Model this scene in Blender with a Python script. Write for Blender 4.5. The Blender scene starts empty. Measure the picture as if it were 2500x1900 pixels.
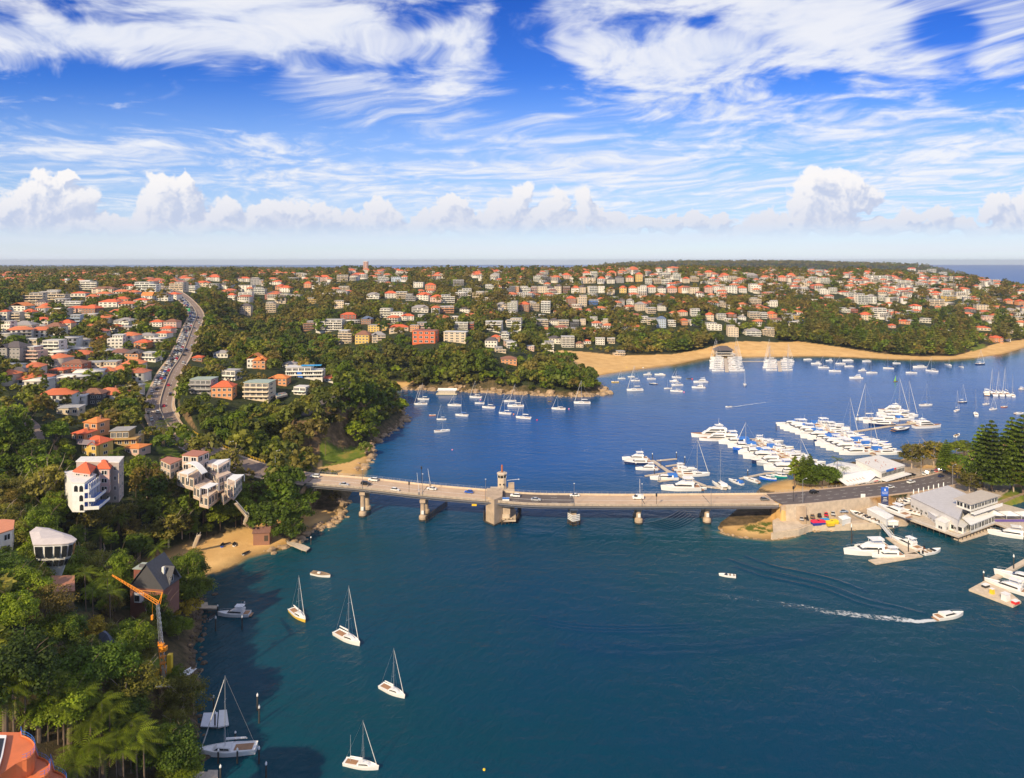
import bpy, math, random
import numpy as np
from mathutils import Vector
R = math.radians
random.seed(7); RNG = np.random.default_rng(7)
scene = bpy.context.scene
COL = scene.collection
# ---------------------------------------------------------------- camera
# metres; camera 124 m above the water looking along +Y; F, CX, HY describe the lens (2500x1900 picture)
F, CX, HY, H = 1696.0, 1250.0, 637.0, 124.0
cam_d = bpy.data.cameras.new('camera'); cam = bpy.data.objects.new('camera', cam_d); COL.objects.link(cam)
cam.location = (0, 0, H); cam.rotation_euler = (R(90), 0, 0)
cam_d.sensor_width = 36; cam_d.lens = 36*F/2500; cam_d.shift_y = -(950-HY)/2500
cam_d.clip_start = 1; cam_d.clip_end = 60000
scene.camera = cam
# ---------------------------------------------------------------- light
SUN_EL, SUN_AZ = 33.0, 209.0      # compass style: 0 = +Y, clockwise; sun stands behind and left of the camera
sd_ = bpy.data.lights.new('sun', 'SUN'); sun = bpy.data.objects.new('sun', sd_); COL.objects.link(sun)
sd_.energy = 5.0; sd_.angle = R(.53); sd_.color = (1, .81, .52)
el, az = R(SUN_EL), R(SUN_AZ)
sdir = Vector((math.sin(az)*math.cos(el), math.cos(az)*math.cos(el), math.sin(el)))
sun.rotation_euler = sdir.to_track_quat('Z', 'Y').to_euler(); sun.location = sdir*500
scene.view_settings.view_transform = 'Standard'; scene.view_settings.look = 'None'
scene.view_settings.exposure = 0.18; scene.view_settings.gamma = 1
scene.cycles.max_bounces = 6; scene.cycles.diffuse_bounces = 2; scene.cycles.glossy_bounces = 3
scene.cycles.transparent_max_bounces = 8; scene.cycles.caustics_reflective = False
# ---------------------------------------------------------------- node helper
class S_:
    def __init__(s, t, k): s.t = t; s.k = k
    def _m(s, op, *a):
        n = s.t.nodes.new('ShaderNodeMath'); n.operation = op
        for i, v in enumerate((s,)+a):
            if isinstance(v, S_): s.t.links.new(v.k, n.inputs[i])
            else: n.inputs[i].default_value = v
        return S_(s.t, n.outputs[0])
    def __add__(s, o): return s._m('ADD', o)
    __radd__ = __add__
    def __sub__(s, o): return s._m('SUBTRACT', o)
    def __mul__(s, o): return s._m('MULTIPLY', o)
    __rmul__ = __mul__
    def __truediv__(s, o): return s._m('DIVIDE', o)
    def pw(s, o): return s._m('POWER', o)
    def mx(s, o): return s._m('MAXIMUM', o)
    def mn(s, o): return s._m('MINIMUM', o)
    def ab(s): return s._m('ABSOLUTE')
    def rng(s, a, b, c=0., d=1., k='SMOOTHSTEP'):
        n = s.t.nodes.new('ShaderNodeMapRange'); n.interpolation_type = k; n.clamp = True if k == 'LINEAR' else n.clamp
        s.t.links.new(s.k, n.inputs[0])
        for i, v in enumerate((a, b, c, d)): n.inputs[1+i].default_value = v
        return S_(s.t, n.outputs[0])
class T_:
    def __init__(s, tree): s.t = tree; s.t.nodes.clear()
    def node(s, typ, ins=None, **at):
        n = s.t.nodes.new(typ)
        for k, v in at.items(): setattr(n, k, v)
        for k, v in (ins or {}).items():
            if isinstance(v, S_): s.t.links.new(v.k, n.inputs[k])
            else: n.inputs[k].default_value = v
        return n
    def o(s, n, k=0): return S_(s.t, n.outputs[k])
    def noise(s, vec, scale, detail=4, rough=.5, dist=0., k=0):
        n = s.node('ShaderNodeTexNoise', {'Scale': scale, 'Detail': detail, 'Roughness': rough, 'Distortion': dist})
        if vec is not None: s.t.links.new(vec.k, n.inputs['Vector'])
        return S_(s.t, n.outputs[k])
    def comb(s, x, y, z=0.): return s.o(s.node('ShaderNodeCombineXYZ', {0: x, 1: y, 2: z}))
    def sep(s, v):
        n = s.node('ShaderNodeSeparateXYZ', {0: v}); return [S_(s.t, n.outputs[i]) for i in range(3)]
    def ramp(s, f, stops, ip='LINEAR'):
        n = s.node('ShaderNodeValToRGB', {0: f}); c = n.color_ramp; c.interpolation = ip
        while len(c.elements) < len(stops): c.elements.new(.5)
        for e, (p, col) in zip(c.elements, stops): e.position = p; e.color = (*col, 1)
        return s.o(n)
    def mix(s, f, a, b, mode='MIX'):
        n = s.node('ShaderNodeMix', data_type='RGBA', blend_type=mode)
        for k, v in ((0, f), (6, a), (7, b)):
            if isinstance(v, S_): s.t.links.new(v.k, n.inputs[k])
            elif k == 0: n.inputs[0].default_value = v
            else: n.inputs[k].default_value = (*v, 1)
        return S_(s.t, n.outputs[2])
    def attr(s, name, k=2): return s.o(s.node('ShaderNodeAttribute', attribute_name=name), k)
    def bump(s, h, strength=.3, dist=.1):
        return s.o(s.node('ShaderNodeBump', {'Height': h, 'Strength': strength, 'Distance': dist}))
    def pos(s): return s.o(s.node('ShaderNodeNewGeometry'), 0)
def srgb(r, g, b): return tuple(((v/255)/12.92 if v/255 <= .04045 else (((v/255)+.055)/1.055)**2.4) for v in (r, g, b))
# ---------------------------------------------------------------- clouds computed by code (noise and soft patches on directions of the sky)
def lat(seed):
    g = np.random.default_rng(seed); return g.permutation(512), g.random(512)*2*np.pi
def gnoise(x, y, seed=0):
    p, a = lat(seed)
    xi = np.floor(x).astype(int); yi = np.floor(y).astype(int); xf = x-xi; yf = y-yi
    sx = xf*xf*xf*(xf*(xf*6-15)+10); sy = yf*yf*yf*(yf*(yf*6-15)+10)
    def gr(i, j):
        th = a[p[(p[(xi+i) & 511]+(yi+j)) & 511]]
        return np.cos(th)*(xf-i)+np.sin(th)*(yf-j)
    A = gr(0,0)*(1-sx)+gr(1,0)*sx; B = gr(0,1)*(1-sx)+gr(1,1)*sx
    return A*(1-sy)+B*sy
def fbm(x, y, o=5, r=.5, seed=0):
    s = 0; a = 1; n = 0
    for i in range(o):
        s = s+a*gnoise(x*2**i+17.3*i, y*2**i-9.1*i, seed+i); n += a; a *= r
    return s/n*1.6
def sst(x, a, b):
    q = np.clip((x-a)/(b-a), 0, 1); return q*q*(3-2*q)
def make_clouds(W_=2200, H_=550):
    U, V = np.meshgrid(np.linspace(-1, 1, W_), np.linspace(0.0, .5, H_))
    CK = 1.1307
    def blob(x, y, rx, ry, uu=U, vv=V, p=1.25):
        X = (uu-(x*CK-CX)/F)*(F/(rx*CK*p)); Y = (vv-(HY-y*CK)/F)*(F/(ry*CK*p))
        return 1-sst(X*X+Y*Y, 0, 1)
    iz = 1/(V+.075); X = U*iz; Y = iz
    wx = fbm(X*.5, Y*.5, 4, .5, 50); wy = fbm(X*.5+40, Y*.5, 4, .5, 60)
    LX = X*.9+Y*.35+wx*.75; LY = Y*.9+wy*.75
    big = fbm(LX*.55, LY*.8, 4, .5, 1); fine = fbm(LX*1.9, LY*3.0, 7, .62, 11)
    cells = fbm(LX*6., LY*5., 5, .6, 31); wisp = fbm(LX*1.2+Y*.6, LY*8., 6, .6, 21)
    bias = 0
    for x, y, rx, ry, a in [(380,50,330,80,.20),(700,90,230,85,.20),(600,30,250,50,.14),(100,80,220,42,.16),(860,215,220,62,.15),(985,110,95,80,.22),(300,330,330,42,.15),(1250,15,120,25,.15),(1400,130,260,70,.2),(1560,170,200,90,.17),
        (1650,60,320,70,.15),(1880,110,180,100,.22),(1760,40,200,60,.15),(1480,230,200,40,.14),(2080,290,350,60,.13),(1200,310,350,60,.11),(2170,130,80,45,.2),(1000,390,600,45,.13),(1950,400,500,60,.12),(1750,270,300,50,.08),(2180,40,100,50,.15),(1130,255,100,18,.12),(1250,350,250,40,.1),(640,380,100,15,.1),(270,228,75,9,.2),(350,245,60,6,.2),(100,215,40,6,.14),
        (1125,80,75,120,-.34),(1190,175,70,60,-.3),(300,205,330,62,-.30),(120,170,160,40,-.16),(90,15,130,24,-.16),(2040,70,85,50,-.26),(1730,180,110,36,-.2),(2140,215,110,30,-.28),(900,28,90,40,-.28),(470,265,230,48,-.16),(560,150,60,35,-.14),(1090,215,70,50,-.18),(1520,48,42,16,-.2),(840,335,130,30,-.12),(1100,350,100,20,-.1),(230,40,110,18,-.16)]:
        bias = bias+blob(x, y, rx, ry)*a
    near = sst(V, .02, .09)
    bias = np.where(bias < 0, bias*.8, bias)
    d = big*.34+fine*.42*(.5+.5*near)+cells*.36*near+wisp*.10*near+bias*1.15+.03
    ci = sst(d, -.14, .44)*.92
    veil = sst(.27-V, 0, .2)*(.42+.18*fbm(X*.4, Y*.5, 3, .5, 77)+.30*sst(.12-V, 0, .1))
    flat = sst(.075-V, 0, .045)
    ci = 1-(1-ci*(1-flat))*(1-np.clip(veil, 0, 1))
    cb = sst(fine*.6+big*.4+cells*.5+bias*.5, -.3, .55)
    bl = [(110,430,48,62),(60,478,60,45),(150,385,20,22),(95,395,26,30),(150,450,60,50),(15,455,40,38),(350,410,48,48),(400,400,22,32),(340,460,60,50),(410,440,42,40),(490,455,40,32),(450,480,55,30),(545,475,40,26),(635,455,34,34),(650,480,60,30),(610,475,40,26),(735,475,45,25),(815,455,26,26),(845,475,45,26),(900,485,45,20),(950,475,40,22),(1010,490,50,22),
          (1115,440,30,32),(1080,470,60,34),(1150,475,40,26),(1265,455,32,34),(1225,480,55,22),(1440,475,26,12),(1340,490,60,12),(1555,478,36,20),(1600,500,50,12),(1530,505,30,20),(1770,395,42,40),(1745,450,52,60),(1820,420,50,45),(1865,430,34,24),(1790,475,90,45),(1730,500,60,22),(1900,490,60,20),(1960,478,42,24),(2065,490,50,20),(2150,450,42,34),(2180,480,60,36),(2120,495,60,24),(2000,505,120,14),(900,500,300,18),(300,495,420,22),(60,440,50,45),(240,480,60,30),(575,465,45,30),(700,460,40,28),(780,480,60,24),(990,465,45,28),(1190,450,35,30),(1300,475,60,26),(1400,490,70,18),(1500,480,50,22),(1660,480,60,26),(2030,470,45,28),(2210,450,30,40)]
    def cum(uu, vv):
        s = np.zeros_like(uu)
        # lumps pushed about by noise so that no ellipse shows
        a = uu+fbm(uu*15, vv*15, 5, .62, 71)*.030; b = vv+fbm(uu*15+9, vv*15, 5, .62, 81)*.030
        for x, y, rx, ry in bl: s = np.maximum(s, blob(x, y, rx, ry, a, b, 1.3))
        bil = np.abs(gnoise(a*38, b*40, 91))*1.0+np.abs(gnoise(a*80, b*84, 92))*.5+np.abs(gnoise(a*170, b*170, 93))*.25
        return s*1.0-(bil-.3)*.5
    c0 = cum(U, V); c1 = cum(U-.010, V+.013)
    soft = fbm(U*5, V*5, 3, .5, 99)
    ca = sst(c0, .22, .66)*sst(V, .028, .05+.01)
    cs = sst(c0-c1+.12+soft*.12, -.2, .42)*(.35+.65*sst(V, .03, .13))
    body = sst(c0, .3, 1.2)
    # dim haze bank from which they rise
    bank = sst(.085-V, 0, .05)*sst(V, .012, .04)*(.55+.4*fbm(U*4, V*20, 4, .5, 44))
    out = np.empty((H_, W_, 4), np.float32)
    out[..., 0] = np.clip(np.maximum(ci, bank*.8), 0, 1); out[..., 1] = (cb*(1-flat)+.55*flat)*(.6+.4*(1-bank)); out[..., 2] = ca; out[..., 3] = np.clip(cs, 0, 1)
    return out
# ---------------------------------------------------------------- world: sky and clouds
w = bpy.data.worlds.new('World'); scene.world = w; w.use_nodes = True
t = T_(w.node_tree)
sky = t.node('ShaderNodeTexSky', sky_type='NISHITA', sun_disc=False, sun_elevation=R(SUN_EL), sun_rotation=R(SUN_AZ),
             air_density=1.0, dust_density=.2, ozone_density=4.0, altitude=100)
dx, dy, dz = t.sep(t.o(t.node('ShaderNodeTexCoord'), 0))
ay = dy.ab().mx(.15); t.t.links.new(t.comb(dx, dy, dz.mx(.012)).k, sky.inputs[0])
u = dx/ay; v = (dz/ay).mx(0.)                     # tangent of azimuth and of elevation
tint = t.ramp(v.rng(0, .5, 0, 1, 'LINEAR'), [(0, (.90, 1.02, 1.18)), (.12, (.62, .88, 1.22)), (.36, (.55, .84, 1.32)), (.55, (.27, .58, 1.25)), (.78, (.14, .42, 1.12)), (1, (.10, .36, .98))])
base = t.mix(1., t.o(sky), tint, 'MULTIPLY')
CL = make_clouds()
im = bpy.data.images.new('clouds', CL.shape[1], CL.shape[0], alpha=True, float_buffer=True, is_data=True)
im.alpha_mode = 'CHANNEL_PACKED'; im.pixels.foreach_set(CL.ravel()); im.update()
tex = t.node('ShaderNodeTexImage', {0: t.comb(u*.5+.5, v*2., 0.)}, image=im, extension='MIRROR')
cr = t.node('ShaderNodeSeparateColor', {0: t.o(tex)})
ci, cb, ca, cs = S_(t.t, cr.outputs[0]), S_(t.t, cr.outputs[1]), S_(t.t, cr.outputs[2]), t.o(tex, 1)
skyc = t.mix(ci, base, t.mix(cb, (5.7, 6.4, 8.1), (8.1, 8.2, 8.55)))
skyc = t.mix(ca*.95, skyc, t.mix(cs, (5.0, 5.6, 7.2), (8.8, 8.5, 8.4)))
bg = t.node('ShaderNodeBackground', {0: skyc, 1: .1})
t.t.links.new(bg.outputs[0], t.node('ShaderNodeOutputWorld').inputs[0])
# ---------------------------------------------------------------- helpers: places, meshes, tags
def P(x, y, z=0.):                    # picture place -> point on the level z
    Y = F*(H-z)/(y-HY); return ((x-CX)/F*Y, Y)
MAT = {}
def mat(name, build):
    m = bpy.data.materials.new(name); m.use_nodes = True; t = T_(m.node_tree); build(t); MAT[name] = m; return m
def surf(t, sh, k=0): t.t.links.new(sh.outputs[k], t.node('ShaderNodeOutputMaterial').inputs[0])
def pbr(name, col, rough=.6, metal=0., var=.12, scale=1., bump=0., spec=.5, obj=False):
    def b(t):
        p = t.pos() if not obj else t.o(t.node('ShaderNodeTexCoord'), 3)
        n = t.noise(t.o(t.node('ShaderNodeTexCoord'), 3), scale, 5, .6)
        c = t.o(t.node('ShaderNodeObjectInfo'), 1) if obj else None
        k = n.rng(.25, .75, 1-var, 1+var, 'LINEAR')
        m = t.mix(1., c if obj else tuple(col), t.comb(k, k, k), 'MULTIPLY')
        s = t.node('ShaderNodeBsdfPrincipled', {'Base Color': m, 'Roughness': rough, 'Metallic': metal, 'Specular IOR Level': spec})
        if bump: t.t.links.new(t.bump(n, bump, .1).k, s.inputs['Normal'])
        surf(t, s)
    return mat(name, b)
def mesh(name, vs, fs, m=None):
    me = bpy.data.meshes.new(name); me.from_pydata([tuple(v) for v in vs], [], [tuple(f) for f in fs])
    if m: me.materials.append(m)
    return me
def npmesh(name, V, Q, m=None, attrs=None, smooth=False):
    me = bpy.data.meshes.new(name); V = np.asarray(V, np.float32); Q = np.asarray(Q, np.int32); k = Q.shape[1]
    me.vertices.add(len(V)); me.vertices.foreach_set('co', V.ravel())
    me.loops.add(Q.size); me.loops.foreach_set('vertex_index', Q.ravel())
    me.polygons.add(len(Q)); me.polygons.foreach_set('loop_start', np.arange(len(Q), dtype=np.int32)*k)
    me.update(calc_edges=True)
    for n, a in (attrs or {}).items():
        at = me.attributes.new(n, 'FLOAT', 'POINT'); at.data.foreach_set('value', np.asarray(a, np.float32).ravel())
    if smooth: me.polygons.foreach_set('use_smooth', np.ones(len(Q), bool))
    if m: me.materials.append(m)
    return me
def add(name, me, parent=None, loc=None, rz=0., sc=None, color=None):
    o = bpy.data.objects.new(name, me); COL.objects.link(o)
    if parent: o.parent = parent
    if loc is not None: o.location = loc
    if rz: o.rotation_euler[2] = rz
    if sc is not None: o.scale = sc if hasattr(sc, '__len__') else (sc,)*3
    if color: o.color = (*color, 1)
    return o
def tag(o, label=None, cat=None, group=None, kind=None):
    if label: o['label'] = label
    if cat: o['category'] = cat
    if group: o['group'] = group
    if kind: o['kind'] = kind
    return o
def empty(name, loc=(0, 0, 0), rz=0., label=None, cat=None, group=None):
    o = bpy.data.objects.new(name, None); COL.objects.link(o); o.location = loc; o.rotation_euler[2] = rz
    o.empty_display_size = .5
    return tag(o, label, cat, group)
class MB:                              # collects boxes, tubes and prisms of ONE mesh
    def __init__(s): s.v = []; s.f = []
    def poly(s, pts, faces):
        b = len(s.v); s.v += [tuple(p) for p in pts]; s.f += [tuple(b+i for i in f) for f in faces]; return s
    def box(s, x0, y0, z0, x1, y1, z1):
        return s.poly([(x0,y0,z0),(x1,y0,z0),(x1,y1,z0),(x0,y1,z0),(x0,y0,z1),(x1,y0,z1),(x1,y1,z1),(x0,y1,z1)],
                      [(0,3,2,1),(4,5,6,7),(0,1,5,4),(1,2,6,5),(2,3,7,6),(3,0,4,7)])
    def prism(s, pts, z0, z1, top=1., c=None):   # outline extruded upwards
        n = len(pts); cx, cy = c or (sum(p[0] for p in pts)/n, sum(p[1] for p in pts)/n)
        lo = [(x, y, z0) for x, y in pts]; hi = [(cx+(x-cx)*top, cy+(y-cy)*top, z1) for x, y in pts]
        return s.poly(lo+hi, [tuple(range(n))[::-1], tuple(range(n, 2*n))]+[(i, (i+1) % n, n+(i+1) % n, n+i) for i in range(n)])
    def tube(s, a, b, r, r2=None, n=6, caps=True):
        a = Vector(a); b = Vector(b); d = (b-a).normalized(); u = d.cross(Vector((0,0,1)))
        if u.length < .01: u = Vector((1,0,0))
        u.normalize(); w = d.cross(u); r2 = r if r2 is None else r2
        ring = lambda c, q: [c+(u*math.cos(2*math.pi*i/n)+w*math.sin(2*math.pi*i/n))*q for i in range(n)]
        fs = [(i, (i+1) % n, n+(i+1) % n, n+i) for i in range(n)]
        if caps: fs += [tuple(range(n))[::-1], tuple(range(n, 2*n))]
        return s.poly([tuple(p) for p in ring(a, r)+ring(b, r2)], fs)
    def path(s, pts, r, n=5):
        for a, b in zip(pts, pts[1:]): s.tube(a, b, r, n=n)
        return s
    def lathe(s, c, prof, n=10):
        m = len(prof); vs = [(c[0]+r*math.cos(2*math.pi*i/n), c[1]+r*math.sin(2*math.pi*i/n), c[2]+z) for r, z in prof for i in range(n)]
        fs = [(k*n+i, k*n+(i+1) % n, (k+1)*n+(i+1) % n, (k+1)*n+i) for k in range(m-1) for i in range(n)]
        fs += [tuple(range(n))[::-1], tuple(range((m-1)*n, m*n))]
        return s.poly(vs, fs)
    def loft(s, rings, cap=True):
        n = len(rings[0]); vs = [p for r in rings for p in r]
        fs = [(k*n+i, k*n+(i+1) % n, (k+1)*n+(i+1) % n, (k+1)*n+i) for k in range(len(rings)-1) for i in range(n)]
        if cap: fs += [tuple(range(n))[::-1], tuple(range((len(rings)-1)*n, len(rings)*n))]
        return s.poly(vs, fs)
    def me(s, name, m=None): return mesh(name, s.v, s.f, m)
    def build(s, name, m, parent=None, loc=None, rz=0., color=None, sc=None): return add(name, s.me(name, m), parent, loc, rz, sc, color)
# ---------------------------------------------------------------- shore lines (picture places at water level)
K = 1.1307
mainland = [(-95,40),(-85,80)] + [P(x, y) for x, y in [(491,1870),(478,1813),(484,1772),(475,1728),(467,1687),(482,1655),(475,1607),(470,1585),(487,1547),(494,1497),(491,1465),(503,1412),(507,1405),
  (554,1389),(601,1361),(649,1348),(700,1336),(735,1318),(765,1292),(805,1283),(832,1262),(840,1245),(846,1222),(862,1196),(880,1170),(888,1150),(886,1136),(905,1122),(912,1103),(902,1097),(915,1085),(929,1070),(948,1058),(974,1041),(993,1021),(981,1003),(979,985),(966,968),(950,955),(975,950),(1010,951),
  (1059,951),(1122,956),(1195,957),(1260,960),(1333,965),(1390,968),(1441,965),(1479,960),(1462,946),(1450,932),(1446,922),(1485,913),(1564,902),(1643,892),(1706,878),(1744,872),(1857,872),(1990,870),(2085,873),(2180,878),(2306,880),(2386,874),(2449,865),(2500,850),(2560,828)]]
mainland += [(1000,1250),(1250,1260),(1600,1350),(1500,1750),(1350,2050),(1150,2500),(900,2800),(-900,2900),(-1400,5600),(-9000,6500),(-9000,40)]
spit = [P(x, y) for x, y in [(1753,1294),(1769,1303),(1807,1311),(1870,1317),(1917,1314),(1952,1304),(1974,1295),(1990,1297),(2053,1293),(2145,1288),(2192,1286),(2215,1284),(2225,1262),(2280,1252),(2350,1250),(2400,1256),(2440,1243),(2500,1225),(2580,1206)]]
spit += [(520,330),(560,460)]+[P(x, y) for x, y in [(2620,1050),(2500,1064),(2420,1084),(2350,1104),(2290,1117),(2205,1121),(2120,1126),(2060,1136),(2000,1150),(1936,1170),(1886,1181),(1857,1190),(1846,1204),(1826,1222),(1794,1250),(1775,1266),(1757,1278)]]
headland = [(300,4900),(900,4500),(2700,4400),(3300,4900),(2900,5900),(700,6000)]
POLYS = [np.array(p, float) for p in (mainland, spit, headland)]
def inside(X, Y, poly):
    r = np.zeros(X.shape, bool); n = len(poly)
    for i in range(n):
        x1, y1 = poly[i]; x2, y2 = poly[(i+1) % n]
        if y1 == y2: continue
        r ^= ((y1 > Y) != (y2 > Y)) & (X < (x2-x1)*(Y-y1)/(y2-y1)+x1)
    return r
def segdist(X, Y, pts, closed=True):
    D = np.full(X.shape, 1e9, np.float32); I = np.zeros(X.shape, np.int32); n = len(pts)
    for i in range(n if closed else n-1):
        x1, y1 = pts[i][:2]; x2, y2 = pts[(i+1) % n][:2]; dx, dy = x2-x1, y2-y1
        t_ = np.clip(((X-x1)*dx+(Y-y1)*dy)/(dx*dx+dy*dy+1e-9), 0, 1)
        d = np.hypot(X-x1-t_*dx, Y-y1-t_*dy); m = d < D; D[m] = d[m]; I[m] = i
    return D, I
# steepness of the bank by shore stretch (index into the outline)
def in_box(p, x0, y0, x1, y1): return x0 <= p[0] <= x1 and y0 <= p[1] <= y1
BEACH = []                             # stretches with sand: (outline number, first, last)
def near_i(poly, x, y):
    q = P(x, y); return int(np.argmin(np.hypot(POLYS[poly][:, 0]-q[0], POLYS[poly][:, 1]-q[1])))
BEACH = [(0, near_i(0,507,1405), near_i(0,700,1336)), (0, near_i(0,765,1292), near_i(0,832,1262)), (0, near_i(0,1446,922), near_i(0,2560,828)), (0, near_i(0,966,968), near_i(0,975,950)), (0, near_i(0,880,1170), near_i(0,905,1122)),
         (1, 0, near_i(1,1952,1304)), (1, near_i(1,2205,1121)-6, near_i(1,2205,1121)), (1, near_i(1,1936,1170), near_i(1,1857,1190))]
# ---------------------------------------------------------------- height of the ground (picture x, y, height above water)
HP = [(0,1900,40),(120,1900,36),(300,1900,22),(430,1890,8),(0,1650,31),(200,1650,27),(380,1650,16),(445,1600,8),(0,1480,33),(150,1500,28),(300,1520,19),(400,1500,14),(455,1450,8),
 (0,1330,38),(150,1380,31),(350,1370,18),(440,1330,9),(0,1200,42),(200,1230,34),(330,1250,24),(450,1230,16),(550,1260,9),(650,1240,11),(700,1220,12),(0,1100,44),(150,1110,40),(300,1080,37),(400,1100,27),(500,1120,21),(600,1145,17),(720,1165,14),
 (0,1000,42),(150,1020,40),(250,1030,35),(0,900,48),(150,920,41),(280,940,35),(393,1041,24),(374,984,29),(412,914,36),(443,864,43),(469,797,54),(475,762,62),(440,721,76),
 (0,820,58),(200,830,51),(300,860,45),(380,800,55),(0,760,68),(200,760,66),(350,740,72),(0,700,78),(200,700,80),(350,690,84),(0,674,86),(200,672,86),(400,668,88),
 (550,1080,15),(650,1050,12),(700,1100,5),(760,1115,2.6),(860,1110,2.4),(700,1135,6),(820,1135,3),(820,1060,6),(480,1000,30),(560,960,31),(650,960,30),(750,960,28),(850,985,16),(930,1005,9),(500,880,38),(650,880,37),(800,905,34),(880,925,24),(945,965,7),(600,855,39),(700,855,36),
 (530,800,45),(520,740,65),(700,800,32),(700,740,52),(600,760,45),(550,720,64),(950,925,8),(1100,930,8),(1250,930,9),(1380,940,6),(900,850,25),(1050,850,30),(1200,870,25),(1330,900,14),(1430,920,5),(850,800,38),(1000,800,40),(1150,800,38),(1250,820,30),(1330,850,14),(1350,862,4),
 (850,750,52),(1000,750,52),(1150,750,50),(1300,760,40),(1350,800,20),(1320,835,10),(850,700,74),(1000,698,75),(1150,700,74),(1300,700,72),(1500,840,7),(1700,843,7),(1500,800,22),(1700,800,22),(1900,825,10),(1500,760,40),(1700,760,42),(1900,765,34),(2100,790,18),(2300,800,12),(2450,810,9),
 (1500,710,66),(1700,710,66),(1900,710,62),(2100,715,56),(2300,735,42),(2480,745,36),(600,668,92),(850,664,93),(1100,664,93),(1300,664,94),(1500,660,97),(1700,660,97),(1900,664,93),(2100,664,92),(2200,671,87),(2300,684,78),(2400,698,68),(2520,714,57),
 (1800,1290,1.6),(1870,1290,2.4),(1950,1270,2.6),(2100,1260,2.6),(2200,1240,2.6),(2300,1230,3),(2450,1200,3.2),(2000,1180,2.6),(2150,1150,2.6),(2350,1130,3),(2480,1100,3)]
hp = [(*P(x, y, z), z) for x, y, z in HP]
hp += [(-270,760,13),(-215,700,5),(-150,720,8),(-330,850,22),(-2600,3900,60),(-1500,3900,58),(-1700,2300,52),(-3000,2300,50),(-1000,2300,60),(-2500,5000,54),(-1500,5400,50),(-5000,4500,60),(-700,2700,50),(0,2700,45),(700,2700,45),(1200,2300,45),(1400,1800,30),(1500,1450,20),
       (880,5000,88),(1250,5200,104),(2000,5200,107),(2400,5000,92),(-160,80,50),(-110,60,38),(-400,100,60),(-400,300,55),(-700,600,60),(-1100,900,75)]
hp = np.array(hp)
def uv(X, Y): return np.stack([X/Y*2.4, np.log(Y)], -1)
A_ = uv(hp[:, 0], hp[:, 1]); D_ = np.linalg.norm(A_[:, None]-A_[None], axis=-1); n_ = len(hp)
M_ = np.zeros((n_+3, n_+3)); M_[:n_, :n_] = -D_+np.eye(n_)*.004; M_[:n_, n_] = 1; M_[:n_, n_+1:] = A_; M_[n_, :n_] = 1; M_[n_+1:, :n_] = A_.T
W_ = np.linalg.solve(M_, np.r_[hp[:, 2], 0, 0, 0])
def field(X, Y):
    q = uv(X, Y); out = W_[n_]+q@W_[n_+1:]
    for i in range(n_): out = out-W_[i]*np.hypot(q[..., 0]-A_[i, 0], q[..., 1]-A_[i, 1])
    return out
# roads: centre line (x, y in the picture, level, half width in metres)
ROADS = {'main': ([(763,1171,15.1),(700,1162,15.6),(640,1150,16.3),(580,1132,17.3),(520,1108,18.8),(462,1082,20.6),(420,1055,22.5),(396,1020,25.5),(388,984,29),(412,914,36),(443,864,43),(469,797,54),(477,762,62),(440,721,76),(400,700,82)], 8.6),
         'spit': ([(1886,1220,9.8),(1960,1215,9.2),(2069,1204,7.4),(2180,1192,5.6),(2250,1182,4.4),(2325,1165,3.6),(2420,1130,3.2),(2500,1100,3.)], 9.),
         'point': ([(870,925,31),(842,950,31),(800,975,30),(760,1000,27),(745,1015,25)], 3.2),
         'lane': ([(-20,960,43),(40,1010,42.5),(80,1040,42),(95,1090,41)], 3.)}
for k in ROADS:
    pts, hw = ROADS[k]; c = [(*P(x, y, z), z) for x, y, z in pts]
    f = []                             # Catmull-Rom refinement
    for i in range(len(c)-1):
        p0 = np.array(c[max(i-1, 0)]); p1 = np.array(c[i]); p2 = np.array(c[i+1]); p3 = np.array(c[min(i+2, len(c)-1)])
        for s in np.linspace(0, 1, 8, endpoint=False):
            f.append(.5*((2*p1)+(-p0+p2)*s+(2*p0-5*p1+4*p2-p3)*s*s+(-p0+3*p1-3*p2+p3)*s**3))
    f.append(np.array(c[-1])); ROADS[k] = (np.array(f), hw)
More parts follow.
